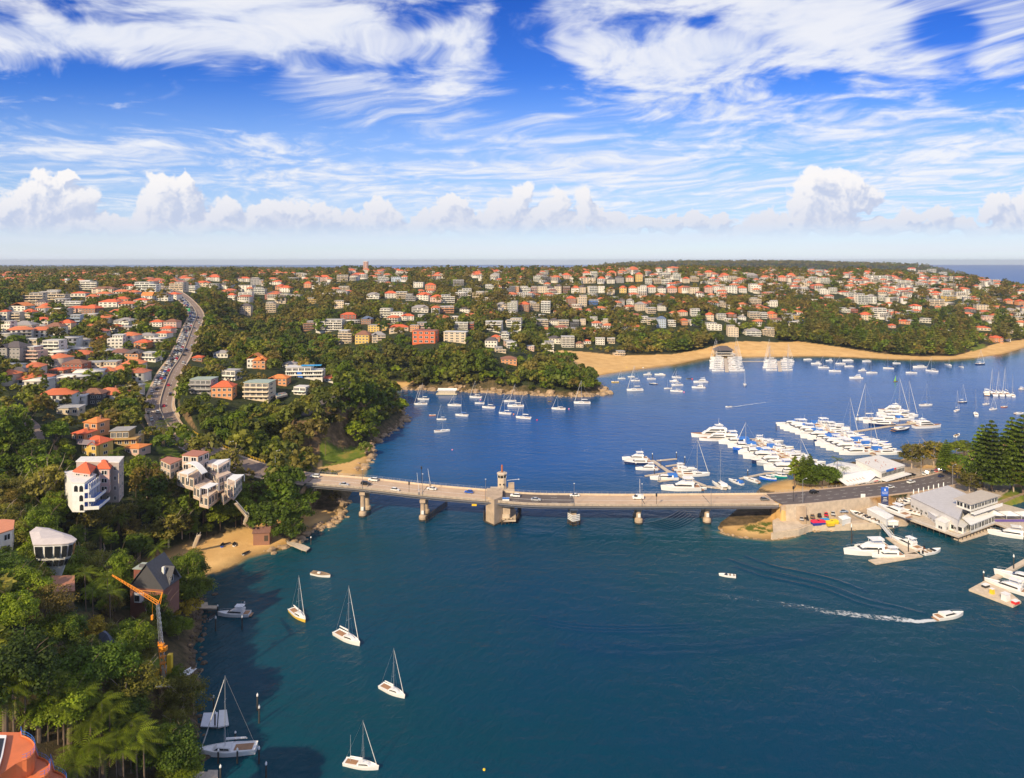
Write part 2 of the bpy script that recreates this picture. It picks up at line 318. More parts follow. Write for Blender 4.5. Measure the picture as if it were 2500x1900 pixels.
def ground_z(X, Y, full=False):
    X = np.asarray(X, float); Y = np.asarray(Y, float)
    z = field(X, Y)
    z = z+2.2*np.array(fbm(X/60, Y/60, 3, .5, 5))*np.clip((z-6)/10, 0, 1)
    sd = np.full(X.shape, -1e9); ramp = np.zeros(X.shape); sand = np.zeros(X.shape)
    for k, poly in enumerate(POLYS):
        db = np.full(X.shape, 1e6); dn = np.full(X.shape, 1e6); n = len(poly); isb = np.zeros(n, bool)
        for (pk, a, b) in BEACH:
            if pk == k: isb[a:b] = True
        i = 0
        while i < n:                    # runs of equal bank type
            j = i
            while j < n and isb[j] == isb[i]: j += 1
            run = [poly[q % n] for q in range(i, j+1)]; d, _ = segdist(X, Y, run, False)
            if isb[i]: db = np.minimum(db, d)
            else: dn = np.minimum(dn, d)
            i = j
        d = np.minimum(db, dn); s = np.where(inside(X, Y, poly), d, -d)
        rb = np.where(db < 26, .075*db, 1.95+(db-26)*.45)
        rp = np.minimum(rb, ((.8 if k != 1 else 1.8)*dn+.1) if k != 2 else dn*.3)
        m = s > sd; sd[m] = s[m]; ramp[m] = rp[m]; sand[m] = ((db < dn+2)*1.)[m]
    land = np.minimum(z, ramp+.02)
    out = np.where(sd > 0, np.maximum(land, .03+np.minimum(sd*.05, .5)), -.15-np.minimum(-sd*.12, 5))
    for k, (rp, hw) in ROADS.items():
        d, I = segdist(X, Y, rp, False)
        near = d < hw+26
        if near.any():
            J = np.clip(I, 0, len(rp)-2); a = rp[J]; b = rp[J+1]; dx = b[..., 0]-a[..., 0]; dy = b[..., 1]-a[..., 1]
            t_ = np.clip(((X-a[..., 0])*dx+(Y-a[..., 1])*dy)/(dx*dx+dy*dy), 0, 1); rz = a[..., 2]+t_*(b[..., 2]-a[..., 2])-.25
            e = hw+(2.5 if k != 'spit' else .2); lim = (d-e)*(1.3 if k != 'spit' else 6.)
            adj = np.where(d < e, rz, np.clip(out, rz-lim, rz+lim))
            if k == 'spit': near &= X > rp[0, 0]+.5
            if k == 'main': near &= X < rp[0, 0]-.5
            out = np.where(near & (sd > (-1 if k == 'spit' else .5)), adj, out)
    return (out, sd, sand) if full else out
# ---------------------------------------------------------------- terrain sheet
us = np.linspace(-1.0, .98, 640); ys = np.exp(np.linspace(math.log(52), math.log(6300), 900))
UU, YY = np.meshgrid(us, ys); XX = UU*YY
ZZ, SD, SAND = ground_z(XX, YY, True)
nu, ny = len(us), len(ys)
def grid_quads(ny, nu, keep=None):
    i = np.arange((ny-1)*(nu-1)); r, c = i//(nu-1), i % (nu-1); q = np.stack([r*nu+c, r*nu+c+1, (r+1)*nu+c+1, (r+1)*nu+c], 1)
    return q if keep is None else q[keep[q].any(1)]
def gz(x, y):                          # quick height lookup on the sheet
    x = np.asarray(x, float); y = np.asarray(y, float)
    fu = np.clip((x/y-us[0])/(us[1]-us[0]), 0, nu-1.001); fy = np.clip((np.log(y)-math.log(52))/(math.log(6300/52)/(ny-1)), 0, ny-1.001)
    a = fu.astype(int); b = fy.astype(int); s = fu-a; r = fy-b
    return (ZZ[b, a]*(1-s)+ZZ[b, a+1]*s)*(1-r)+(ZZ[b+1, a]*(1-s)+ZZ[b+1, a+1]*s)*r
def hit(x, y, lift=0.):                # where the sight line through a picture place meets the ground
    u0 = (x-CX)/F; yy = ys; z = gz(u0*yy, yy)+lift; ray = H-(y-HY)/F*yy
    k = np.nonzero(z >= ray)[0]
    if len(k) == 0: return None
    k = k[0]; Y = yy[k]
    if k > 0:
        a = ray[k-1]-z[k-1]; b = z[k]-ray[k]; Y = yy[k-1]+(yy[k]-yy[k-1])*a/(a+b+1e-9)
    return (u0*Y, Y, float(gz(u0*Y, Y)))
# lawns, bare earth and pavings (picture outline on the ground)
def pic_poly(pts, z=None):
    r = []
    for x, y in pts:
        if z is not None: r.append(P(x, y, z))
        else:
            h = hit(x, y); r.append((h[0], h[1]) if h else P(x, y, 5))
    return np.array(r)
LAWN = [pic_poly([(785,1138),(783,1112),(830,1100),(868,1090),(892,1096),(890,1106),(850,1122),(812,1132)], 2.6), pic_poly([(335,900),(372,888),(378,900),(345,908)], 46), pic_poly([(380,1090),(430,1085),(450,1096),(385,1104)], 28),
        pic_poly([(2320,1200),(2400,1190),(2500,1180),(2500,1215),(2440,1232),(2390,1215)], 3.), pic_poly([(2360,850),(2400,840),(2410,848),(2375,856)], 3), pic_poly([(0,830),(45,826),(40,838),(0,838)], 57),
        pic_poly([(330,1590),(400,1560),(420,1590),(380,1620)], 13), pic_poly([(60,1560),(110,1490),(130,1540),(90,1580)], 28)]
DIRT = [pic_poly([(2075,1268),(2110,1238),(2160,1225),(2210,1225),(2220,1240),(2140,1262)], 3), pic_poly([(2400,1180),(2440,1170),(2500,1175),(2500,1190),(2410,1190)], 3)]
PAVE = [pic_poly([(1890,1290),(1900,1262),(1960,1245),(2080,1240),(2180,1235),(2230,1215),(2330,1185),(2480,1160),(2500,1170),(2400,1250),(2230,1270),(2190,1284),(2060,1292),(1975,1294),(1950,1300)], 2.6),
        pic_poly([(2000,1160),(2060,1140),(2210,1122),(2260,1140),(2330,1120),(2400,1110),(2400,1130),(2230,1165),(2080,1195)], 2.8)]
DUNE = [pic_poly([(1800,1286),(1815,1278),(1850,1272),(1880,1270),(1895,1275),(1890,1290),(1870,1294),(1830,1290)], 2.)]
def maskof(polys): 
    m = np.zeros(XX.shape)
    for p in polys: m = np.maximum(m, inside(XX, YY, p))
    return m
sandm = SAND*np.clip((30-SD)/5, 0, 1)
BS = [pic_poly([(1345,875),(1345,862),(1370,858),(1450,862),(1520,868),(1640,866),(1700,858),(1760,850),(1800,846),(1950,842),(2050,850),(2150,860),(2250,866),(2330,864),(2400,848),(2500,826),(2560,828),(2500,850),(2300,885),(1700,880),(1480,918),(1430,920),(1370,890)], 3.)]
sandm = np.maximum(np.where(YY > 700, 0, sandm), maskof(BS))
sandm[(YY < 700) & (XX < -30) & (YY > 300) & (ZZ > 2.2)] = 0
lawnm = maskof(LAWN); sandm = sandm*(1-lawnm)
paint = {'sand': sandm, 'lawn': lawnm, 'dirt': maskof(DIRT), 'pave': maskof(PAVE)*(1-sandm*0), 'dune': maskof(DUNE)}
def g_ground(t):
    p = t.pos(); n1 = t.noise(p, .02, 6, .6); n2 = t.noise(p, .35, 6, .65); n3 = t.noise(p, 3., 3, .6)
    bush = t.ramp(n2, [(.3, (.010, .018, .007)), (.5, (.028, .040, .014)), (.7, (.060, .058, .024))])
    rock = t.ramp(t.noise(p, .25, 8, .7), [(.3, (.05, .035, .022)), (.5, (.20, .125, .065)), (.7, (.42, .27, .15))])
    nz = t.sep(t.o(t.node('ShaderNodeNewGeometry'), 1))[2]; z = t.sep(p)[2]
    rk = nz.rng(.86, .70, 0, 1).mx(z.rng(5., 1.5, 0, 1)*.75)*(n2+.25).mn(1.)
    c = t.mix(rk, bush, rock)
    lawn = t.ramp(t.noise(p, .12, 5, .6), [(.35, (.075, .115, .012)), (.5, (.14, .19, .022)), (.68, (.30, .23, .05))])
    c = t.mix(t.attr('lawn'), c, lawn)
    c = t.mix(t.attr('dirt'), c, t.ramp(n2, [(.3, (.20, .10, .035)), (.7, (.42, .24, .09))]))
    c = t.mix(t.attr('pave'), c, t.ramp(n2, [(.3, (.36, .28, .21)), (.7, (.50, .40, .30))]))
    sc = t.ramp(t.noise(p, .08, 6, .6), [(.3, (.56, .33, .12)), (.7, (.74, .48, .20))])
    wet = z.rng(.03, .55, .58, 1.); sc = t.mix(1., sc, t.comb(wet, wet, wet), 'MULTIPLY')
    c = t.mix(t.attr('sand'), c, sc)
    c = t.mix(t.attr('dune')*n2.rng(.4, .55), c, (.10, .13, .02))
    s = t.node('ShaderNodeBsdfPrincipled', {'Base Color': c, 'Roughness': .92, 'Specular IOR Level': .2})
    t.t.links.new(t.bump(n2*.7+n3*.3, .5, 1.2).k, s.inputs['Normal']); surf(t, s)
mat('ground', g_ground)
keep = (ZZ > -1.2).ravel()
V = np.stack([XX, YY, ZZ], -1).reshape(-1, 3); Q = grid_quads(ny, nu, keep)
used = np.zeros(len(V), bool); used[Q.ravel()] = True; idx = np.cumsum(used)-1
tag(add('ground', npmesh('ground', V[used], idx[Q], MAT['ground'], {k: a.ravel()[used] for k, a in paint.items()}, True)), kind='structure')
# ---------------------------------------------------------------- water
wu = np.linspace(-1.25, 1.25, 420); wy = np.r_[np.exp(np.linspace(math.log(22), math.log(3000), 520)), np.exp(np.linspace(math.log(3100), math.log(21500), 24))]
WU, WY = np.meshgrid(wu, wy); WX = WU*WY
sdw = np.full(WX.shape, -1e9); bw = np.zeros(WX.shape)
for k, poly in enumerate(POLYS[:2]):
    d, I = segdist(WX, WY, poly); s = np.where(inside(WX, WY, poly), d, -d); b = np.zeros(WX.shape)
    for (pk, a, e) in BEACH:
        if pk == k: b = np.maximum(b, ((I >= a) & (I < e))*1.)
    m = s > sdw; sdw[m] = s[m]; bw[m] = b[m]
off = np.maximum(-sdw, 0)
scale = np.where(bw > 0, np.where(WY > 600, 30., 5.), 4.)
scale = np.where((bw > 0) & (WY > 560) & (WX < -60), 14., scale)
wshal = np.exp(-off/scale); wshal = np.where(bw > 0, wshal, wshal*.35)
wteal = np.exp(-off/60)
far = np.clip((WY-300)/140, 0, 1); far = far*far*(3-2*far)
def g_water(t):
    p = t.pos(); x, y, z = t.sep(p)
    q = t.comb(x*.85-y*.53, x*.24+y*.38, 0.)
    gust = t.noise(p, .006, 4, .6); gust2 = t.noise(t.comb(x*.6, y*1.4, 0.), .02, 4, .6)
    h = t.noise(q, .42, 5, .62, .5)*1.15+t.noise(t.comb(x*.5+y*.2, y*1.1, 4.), .16, 3, .5)*1.6+t.noise(q, 2.2, 3, .6)*.16
    wk = None                          # wake of the speedboats: two shallow ridges
    near_f = y.rng(250., 520., 0., 1.)
    deep = t.mix(t.attr('far'), t.mix(gust.rng(.35, .65), (.0005, .038, .070), (.0005, .037, .092)), t.mix(gust.rng(.3, .7), (.003, .062, .25), (.004, .078, .30)))  # far blue stands in for reflected sky, mixed into the base colour by distance
    c = t.mix(t.attr('teal')*.45, deep, (.006, .075, .075))
    c = t.mix(t.attr('shal').rng(.15, .8)*.6, c, (.02, .12, .12)); c = t.mix(t.attr('shal').rng(.5, 1.), c, (.30, .20, .08))
    s = t.node('ShaderNodeBsdfPrincipled', {'Base Color': c, 'Roughness': y.rng(400., 3000., .09, .3, 'LINEAR'), 'IOR': 1.33, 'Specular IOR Level': y.rng(150., 900., .10, .34, 'LINEAR')-y.rng(900., 4000., 0., .18, 'LINEAR')})
    st = y.rng(150., 900., .85, .12, 'LINEAR')*gust2.rng(.3, .7, .7, 1.25, 'LINEAR')
    b = t.node('ShaderNodeBump', {'Height': h, 'Strength': st, 'Distance': .55})
    t.t.links.new(b.outputs[0], s.inputs['Normal']); surf(t, s)
mat('water', g_water)
wz = np.zeros(WX.shape)
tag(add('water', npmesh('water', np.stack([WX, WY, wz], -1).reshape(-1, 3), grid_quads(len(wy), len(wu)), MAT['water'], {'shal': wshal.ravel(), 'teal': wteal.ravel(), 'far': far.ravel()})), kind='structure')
# ---------------------------------------------------------------- common materials
pbr('paint', None, .55, var=.10, scale=.6, obj=True)           # painted or rendered wall, colour of the thing itself
pbr('tile', None, .75, var=.22, scale=1.6, bump=.4, obj=True)
pbr('gloss', None, .25, var=.03, scale=.5, obj=True)
pbr('white', (.80, .79, .77), .45, var=.07, scale=.5)
pbr('gelcoat', (.82, .81, .79), .22, var=.05, scale=.4)
pbr('concrete', (.46, .35, .25), .85, var=.25, scale=.35, bump=.3)
pbr('pale_concrete', (.58, .47, .35), .8, var=.22, scale=.5, bump=.3)
pbr('deck_concrete', (.52, .375, .26), .85, var=.10, scale=.15)
pbr('asphalt', (.12, .098, .092), .9, var=.18, scale=.12, bump=.1)
pbr('asphalt_pale', (.23, .17, .14), .9, var=.16, scale=.12, bump=.1)
pbr('line', (.75, .72, .66), .7)
pbr('steel', (.30, .29, .30), .45, .6)
pbr('alu', (.62, .63, .66), .35, .7)
pbr('rust', (.42, .13, .04), .7)
pbr('dark', (.02, .02, .023), .5)
pbr('rubber', (.012, .012, .013), .8)
pbr('timber', (.30, .21, .13), .8, var=.3, scale=1.5)
pbr('dark_timber', (.07, .05, .035), .85, var=.35, scale=1.5)
pbr('planks', (.52, .44, .35), .8, var=.25, scale=1.)
pbr('pile', (.05, .045, .04), .8, var=.3)
pbr('orange', (.85, .30, .02), .45)
pbr('yellow', (.85, .55, .03), .5)
pbr('red', (.70, .03, .03), .5)
pbr('blue', (.03, .16, .55), .5)
pbr('terracotta', (.62, .16, .05), .55, var=.14, scale=.4)
pbr('slate', (.075, .075, .085), .6, var=.15)
pbr('teak', (.36, .19, .09), .6, var=.2)
pbr('rock', (.36, .25, .15), .9, var=.5, scale=.25, bump=.8)
pbr('dark_rock', (.12, .085, .055), .9, var=.5, scale=.4, bump=.8)
pbr('pool', (.01, .33, .42), .1)
def g_glass(t):
    n = t.noise(t.o(t.node('ShaderNodeTexCoord'), 3), .8, 2)
    surf(t, t.node('ShaderNodeBsdfPrincipled', {'Base Color': t.mix(n, (.008, .010, .014), (.030, .034, .040)), 'Roughness': .12, 'Specular IOR Level': .35}))
mat('glass', g_glass)
def g_leaf(t):
    oi = t.o(t.node('ShaderNodeObjectInfo'), 3+0)
    inf = t.node('ShaderNodeObjectInfo'); oc = S_(t.t, inf.outputs[1]); rnd = S_(t.t, inf.outputs[5])
    cl = t.attr('clump'); k = cl.rng(0, 1, .55, 1.5, 'LINEAR')*rnd.rng(0, 1, .62, 1.5, 'LINEAR')
    sp = t.ramp(t.attr('hue'), [(0, (.040, .074, .010)), (.2, (.074, .118, .010)), (.4, (.150, .190, .011)), (.6, (.150, .142, .020)), (.8, (.160, .118, .036)), (1, (.32, .23, .02))])
    ia = t.node('ShaderNodeAttribute', attribute_name='ih', attribute_type='INSTANCER'); iv = S_(t.t, ia.outputs[2])
    c = t.mix(1., t.mix(iv.rng(0, 1, 0, 1, 'LINEAR'), sp, (.185, .130, .038)), t.comb(k, k, k*.9), 'MULTIPLY')
    s = t.node('ShaderNodeBsdfPrincipled', {'Base Color': c, 'Roughness': .55, 'Specular IOR Level': .25})
    tr = t.node('ShaderNodeBsdfTranslucent', {'Color': t.mix(1., c, (1.5, 1.7, .6), 'MULTIPLY')})
    m = t.node('ShaderNodeMixShader', {0: .28}); t.t.links.new(s.outputs[0], m.inputs[1]); t.t.links.new(tr.outputs[0], m.inputs[2]); surf(t, m)
mat('leaf', g_leaf)
pbr('bark', (.17, .12, .085), .9, var=.4, scale=1.)
pbr('pale_bark', (.45, .36, .28), .8, var=.3, scale=1.)
# ---------------------------------------------------------------- trees
def leafcloud(centres, radii, per, size, hue, seed, flat=.8, up=.35, droop=0.):
    g = np.random.default_rng(seed); n = len(centres); C = np.repeat(np.asarray(centres, float), per, 0); Rr = np.repeat(np.asarray(radii, float), per)
    d = g.normal(size=(n*per, 3)); d /= np.linalg.norm(d, axis=1)[:, None]; d[:, 2] = np.where(d[:, 2] < -.3, -d[:, 2], d[:, 2])
    rr = Rr*(g.random(n*per)**.35); p = C+d*rr[:, None]*np.array([1, 1, flat])
    nrm = d+np.array([0, 0, up])+g.normal(size=p.shape)*.45; nrm /= np.linalg.norm(nrm, axis=1)[:, None]
    a = np.cross(nrm, g.normal(size=p.shape)); a /= np.linalg.norm(a, axis=1)[:, None]; b = np.cross(nrm, a)
    s = (size*(.6+.8*g.random(n*per)))[:, None]; a = a*s; b = b*s*.75
    V = np.stack([p-a-b*.3, p+b*.8-a*.1, p+a+b*.2, p-b*.9+a*.2], 1).reshape(-1, 3)
    Q = np.arange(len(V)).reshape(-1, 4)
    cl = np.repeat(np.repeat(g.random(n), per)*.7+g.random(n*per)*.3, 4)
    return V, Q, cl, np.full(len(V), hue)
def cloudmesh(name, parts):
    V = np.concatenate([p[0] for p in parts]); off = 0; Q = []
    for p in parts: Q.append(p[1]+off); off += len(p[0])
    return npmesh(name, V, np.concatenate(Q), MAT['leaf'], {'clump': np.concatenate([p[2] for p in parts]), 'hue': np.concatenate([p[3] for p in parts])})
def crown_round(name, r, h, n, per, size, hue, seed, z0=None, lop=.25):
    g = np.random.default_rng(seed); cs = []; rs = []
    z0 = h*.62 if z0 is None else z0
    for i in range(n):
        th = g.random()*6.283; ph = math.acos(1-1.35*g.random()); k = .55+.5*g.random()
        cs.append((math.sin(ph)*math.cos(th)*r*k*(1+lop*math.cos(th*2+seed)), math.sin(ph)*math.sin(th)*r*k, z0+math.cos(ph)*(h-z0)*k*.95)); rs.append(r*(.22+.2*g.random()))
    return cloudmesh(name, [leafcloud(cs, rs, per, size, hue, seed)])
def trunk_me(name, h, r, limbs, seed, m='bark', spread=.5, lean=0.):
    g = random.Random(seed); b = MB(); top = (lean*h*.3, 0, h*.55); b.tube((0, 0, -1.5), top, r, r*.6, 7)
    for i in range(limbs):
        a = 6.283*i/limbs+g.random(); l = h*(.25+.2*g.random()); q = (top[0]+math.cos(a)*h*spread*.5, math.sin(a)*h*spread*.5, top[2]+l)
        s = (top[0]*.8, 0, top[2]*(.75+.25*g.random())); b.tube(s, q, r*.42, r*.15, 5)
        b.tube(q, (q[0]*1.3+g.uniform(-1, 1), q[1]*1.3+g.uniform(-1, 1), q[2]+h*.1), r*.15, r*.05, 4)
    return b.me(name, MAT[m])
def palm_crown(name, n, L, size, hue, seed, z, droop=1., up=.5):
    g = random.Random(seed); V = []; Q = []; c = []
    for i in range(n):
        a = 6.283*i/n+g.random()*.5; e = up*(1.3-1.5*g.random()); px, pz = 0., z; hx, hy = math.cos(a), math.sin(a); seg = 6; w0 = size; cc = g.random(); old = None
        seg = 13
        for k in range(seg+1):
            w = w0*2.3*math.sin(math.pi*(.10+.84*k/seg)); t_ = L/seg*.42; ex, ez = math.cos(e), math.sin(e)
            for sgn in (-1, 1):
                bx_, bz_ = px+w*.45*ex, pz+w*.45*ez-w*.42; V += [(hx*px, hy*px, pz), (hx*(px+t_*ex), hy*(px+t_*ex), pz+t_*ez), (hx*(bx_+t_*.4)-hy*w*sgn, hy*(bx_+t_*.4)+hx*w*sgn, bz_), (hx*bx_-hy*w*sgn, hy*bx_+hx*w*sgn, bz_)]; c += [cc]*4
                n0 = len(V)-4; Q.append((n0, n0+1, n0+2, n0+3))
            e -= droop*.36*6/13; px += L/seg*math.cos(e); pz += L/seg*math.sin(e)
    return npmesh(name, V, Q, MAT['leaf'], {'clump': c, 'hue': np.full(len(V), hue)})
def tiered(name, h, r, tiers, hue, seed, size=.35, per=26):
    g = random.Random(seed); cs = []; rs = []
    for k in range(tiers):
        f = k/(tiers-1.); z = h*(.14+.84*f); R_ = r*(1-f)**.75+.35; m = max(4, int(3+R_*2.2))
        for i in range(m):
            a = 6.283*i/m+k*.7+g.random()*.3
            for s in (.45, .95): cs.append((math.cos(a)*R_*s, math.sin(a)*R_*s, z+R_*s*.10)); rs.append(.30*R_*.8+.25)
    return cloudmesh(name, [leafcloud(cs, rs, per, size, hue, seed, flat=.35, up=.8)])
TREES = {}                             # kind: (crown mesh, trunk mesh, height, radius, words)
def kind(k, crown, trunk, h, r, words, cat='tree', name='broadleaf_tree'): TREES[k] = (crown, trunk, h, r, words, cat, name)
kind('dense', crown_round('crown', 5.2, 11, 60, 42, .46, .22, 1), trunk_me('trunk', 11, .35, 5, 1), 11, 5.5, 'dense dark green tree')
kind('bright', crown_round('crown', 4.8, 10, 55, 42, .44, .42, 2), trunk_me('trunk', 10, .32, 5, 2), 10, 5, 'bright green rounded tree')
kind('olive', crown_round('crown', 5.2, 13, 46, 46, .42, .66, 3, z0=6, lop=.35), trunk_me('trunk', 13, .35, 6, 3, 'pale_bark', .6), 13, 5.5, 'olive brown gum tree with open crown')
kind('brown', crown_round('crown', 5., 12, 40, 36, .36, .86, 4, z0=6.5), trunk_me('trunk', 12, .3, 6, 4, 'bark', .6), 12, 5.2, 'brownish thin leaved tree')
kind('tall', crown_round('crown', 4.4, 17, 46, 40, .44, .3, 5, z0=8), trunk_me('trunk', 17, .35, 6, 5), 17, 4.8, 'tall dark green tree')
kind('golden', crown_round('crown', 4., 8, 40, 40, .4, .98, 6), trunk_me('trunk', 8, .25, 5, 6), 8, 4.2, 'yellow green tree')
kind('pine', tiered('crown', 19, 5., 15, .26, 7), MB().tube((0,0,-1.5), (0,0,18.6), .38, .06, 7).me('trunk', MAT['bark']), 19, 5., 'tall conical tiered pine', 'tree', 'pine_tree')
kind('cypress', crown_round('crown', 1.25, 9, 34, 40, .3, .40, 8, z0=3.6), MB().tube((0,0,-1), (0,0,6), .16, .05, 6).me('trunk', MAT['bark']), 9, 1.5, 'narrow columnar cypress', 'tree', 'cypress_tree')
kind('palm', palm_crown('crown', 22, 3.7, .27, .40, 9, 10., .62, .75), MB().tube((0,0,-1), (.3,0,10.), .17, .12, 7).me('trunk', MAT['bark']), 11, 3.2, 'slender palm with feathery fronds', 'palm tree', 'palm_tree')
kind('fat_palm', palm_crown('crown', 44, 4.6, .26, .34, 10, 6.2, .6, 1.), MB().tube((0,0,-1), (0,0,6.3), .5, .45, 8).me('trunk', MAT['bark']), 9, 4.2, 'stout date palm with arching fronds', 'palm tree', 'palm_tree')
# simpler crowns for the far woods
FAR = {'dense': crown_round('crown', 5.2, 10, 20, 16, 1.0, .20, 21), 'bright': crown_round('crown', 4.6, 9, 18, 16, .95, .40, 22), 'olive': crown_round('crown', 5.2, 12, 16, 15, .95, .64, 23, z0=6.5, lop=.35),
       'brown': crown_round('crown', 4.6, 10, 16, 14, .9, .86, 24, z0=5.5), 'tall': crown_round('crown', 4.2, 15, 22, 15, 1., .28, 25, z0=6.5), 'pine': tiered('crown', 17, 4.4, 9, .26, 26, 1.0, 5)}
def set_leaf_hue(o, v): pass
NEAR = {'dense': crown_round('crown', 5.2, 11, 110, 105, .22, .18, 31), 'bright': crown_round('crown', 4.8, 10, 100, 105, .21, .38, 32), 'olive': crown_round('crown', 5.2, 13, 80, 100, .20, .62, 33, z0=6, lop=.35), 'brown': crown_round('crown', 5., 12, 70, 85, .18, .84, 34, z0=6.5), 'tall': crown_round('crown', 4.4, 17, 100, 95, .22, .3, 35, z0=8)}
def put_tree(k, x, y, z=None, s=1., rz=None, label=None, group=None, sz=None):
    cm, tm, h, r, words, cat, name = TREES[k]
    z = float(gz(x, y)) if z is None else z
    e = empty(name, (x, y, z), random.random()*6.28 if rz is None else rz, label or words, cat, group); e.scale = (s, s, s*(sz or random.uniform(.85, 1.15)))
    add('trunk', tm, e); add('crown', NEAR[k] if y < 270 and k in NEAR else cm, e); e['_k'] = k
    return e
TESTPOS = 0
# ---------------------------------------------------------------- houses
CW = {'w': (.76,.71,.62), 'c': (.66,.53,.38), 'g': (.34,.32,.31), 'b': (.30,.15,.09), 'o': (.66,.30,.13), 'y': (.68,.46,.12), 'p': (.62,.42,.34), 'B': (.04,.14,.42), 'd': (.07,.07,.08), 'r': (.38,.09,.05), 'O': (.60,.12,.035), 'm': (.42,.27,.10), 'l': (.40,.48,.60)}
NW = {'w': 'white', 'c': 'cream', 'g': 'grey', 'b': 'brown brick', 'o': 'peach', 'y': 'yellow', 'p': 'pale pink', 'B': 'deep blue', 'd': 'dark', 'r': 'red brick', 'O': 'bright orange', 'm': 'mustard', 'l': 'pale blue'}
CR = {'R': (.62,.12,.045), 'G': (.30,.28,.28), 'D': (.10,.085,.09), 'N': (.24,.11,.07), 'S': (.10,.14,.24), 'A': (.66,.22,.06), 'V': (.34,.42,.36)}
NR = {'R': 'orange red tiled roof', 'G': 'grey hipped roof', 'D': 'dark tiled roof', 'N': 'brown tiled roof', 'S': 'slate blue roof', 'A': 'bright orange roof', 'F': 'flat roof', 'g': 'orange gabled roof', 'V': 'pale green flat roof'}
def window_me(fr=.07, bars=1):
    b = MB(); b.box(-.5, -.04, 0, .5, .02, 1); n = len(b.f)
    for x in np.linspace(-.5, .5, bars+2): b.box(x-fr/2, -.085, 0, x+fr/2, -.045, 1)
    b.box(-.5+fr/2+.002, -.08, 0, .5-fr/2-.002, -.05, fr); b.box(-.5+fr/2+.002, -.08, 1-fr, .5-fr/2-.002, -.05, .999)
    me = b.me('window', MAT['glass']); me.materials.append(MAT['white'])
    me.polygons.foreach_set('material_index', [0]*n+[1]*(len(b.f)-n)); return me
WIN = window_me(); WIN2 = window_me(.05, 3)
def hip(b, x0, y0, x1, y1, z, h, ov=.5, ridge=.35):
    x0 -= ov; x1 += ov; y0 -= ov; y1 += ov; cx, cy = (x0+x1)/2, (y0+y1)/2
    w, d = x1-x0, y1-y0; r = max(w-d, 0)/2 if w >= d else 0; r2 = max(d-w, 0)/2; r = max(r, w*ridge*.3) if w >= d else r
    b.poly([(x0,y0,z),(x1,y0,z),(x1,y1,z),(x0,y1,z),(x0,y0,z+.16),(x1,y0,z+.16),(x1,y1,z+.16),(x0,y1,z+.16),(cx-r,cy-r2,z+.16+h),(cx+r,cy-r2 if r2 else cy,z+.16+h),(cx+r,cy+r2,z+.16+h),(cx-r,cy+r2,z+.16+h)],
           [(3,2,1,0),(0,1,5,4),(1,2,6,5),(2,3,7,6),(3,0,4,7),(4,5,9,8),(5,6,10,9),(6,7,11,10),(7,4,8,11),(8,9,10,11)])
def gable(b, x0, y0, x1, y1, z, h, ov=.5, along='x'):
    x0 -= ov; x1 += ov; y0 -= ov; y1 += ov; t = .18
    if along == 'x':
        m = (y0+y1)/2; p = [(x0,y0,z),(x0,m,z+h),(x0,y1,z),(x0,y1,z-t),(x0,m,z+h-t),(x0,y0,z-t)]; q = [(x1,a[1],a[2]) for a in p]
    else:
        m = (x0+x1)/2; p = [(x1,y0,z),(m,y0,z+h),(x0,y0,z),(x0,y0,z-t),(m,y0,z+h-t),(x1,y0,z-t)]; q = [(a[0],y1,a[2]) for a in p]
    b.poly(p+q, [(0,1,7,6),(1,2,8,7),(2,3,9,8),(3,4,10,9),(4,5,11,10),(5,0,6,11),(0,5,4,1),(1,4,3,2),(6,7,10,11),(7,8,9,10)])
def flat(b, x0, y0, x1, y1, z, ov=.5, t=.35): b.box(x0-ov, y0-ov, z, x1+ov, y1+ov, z+t)
PROT = []; LAB = []                    # sight protection boxes; things that wait for a label
def win(parent, x, z, w, h, y=0., rz=0., me=None):
    return add('window', me or WIN, parent, (x, y, z), rz, (w, 1., h))
FW = {1: 'single storey', 2: 'two storey', 3: 'three storey', 4: 'four storey', 5: 'five storey'}
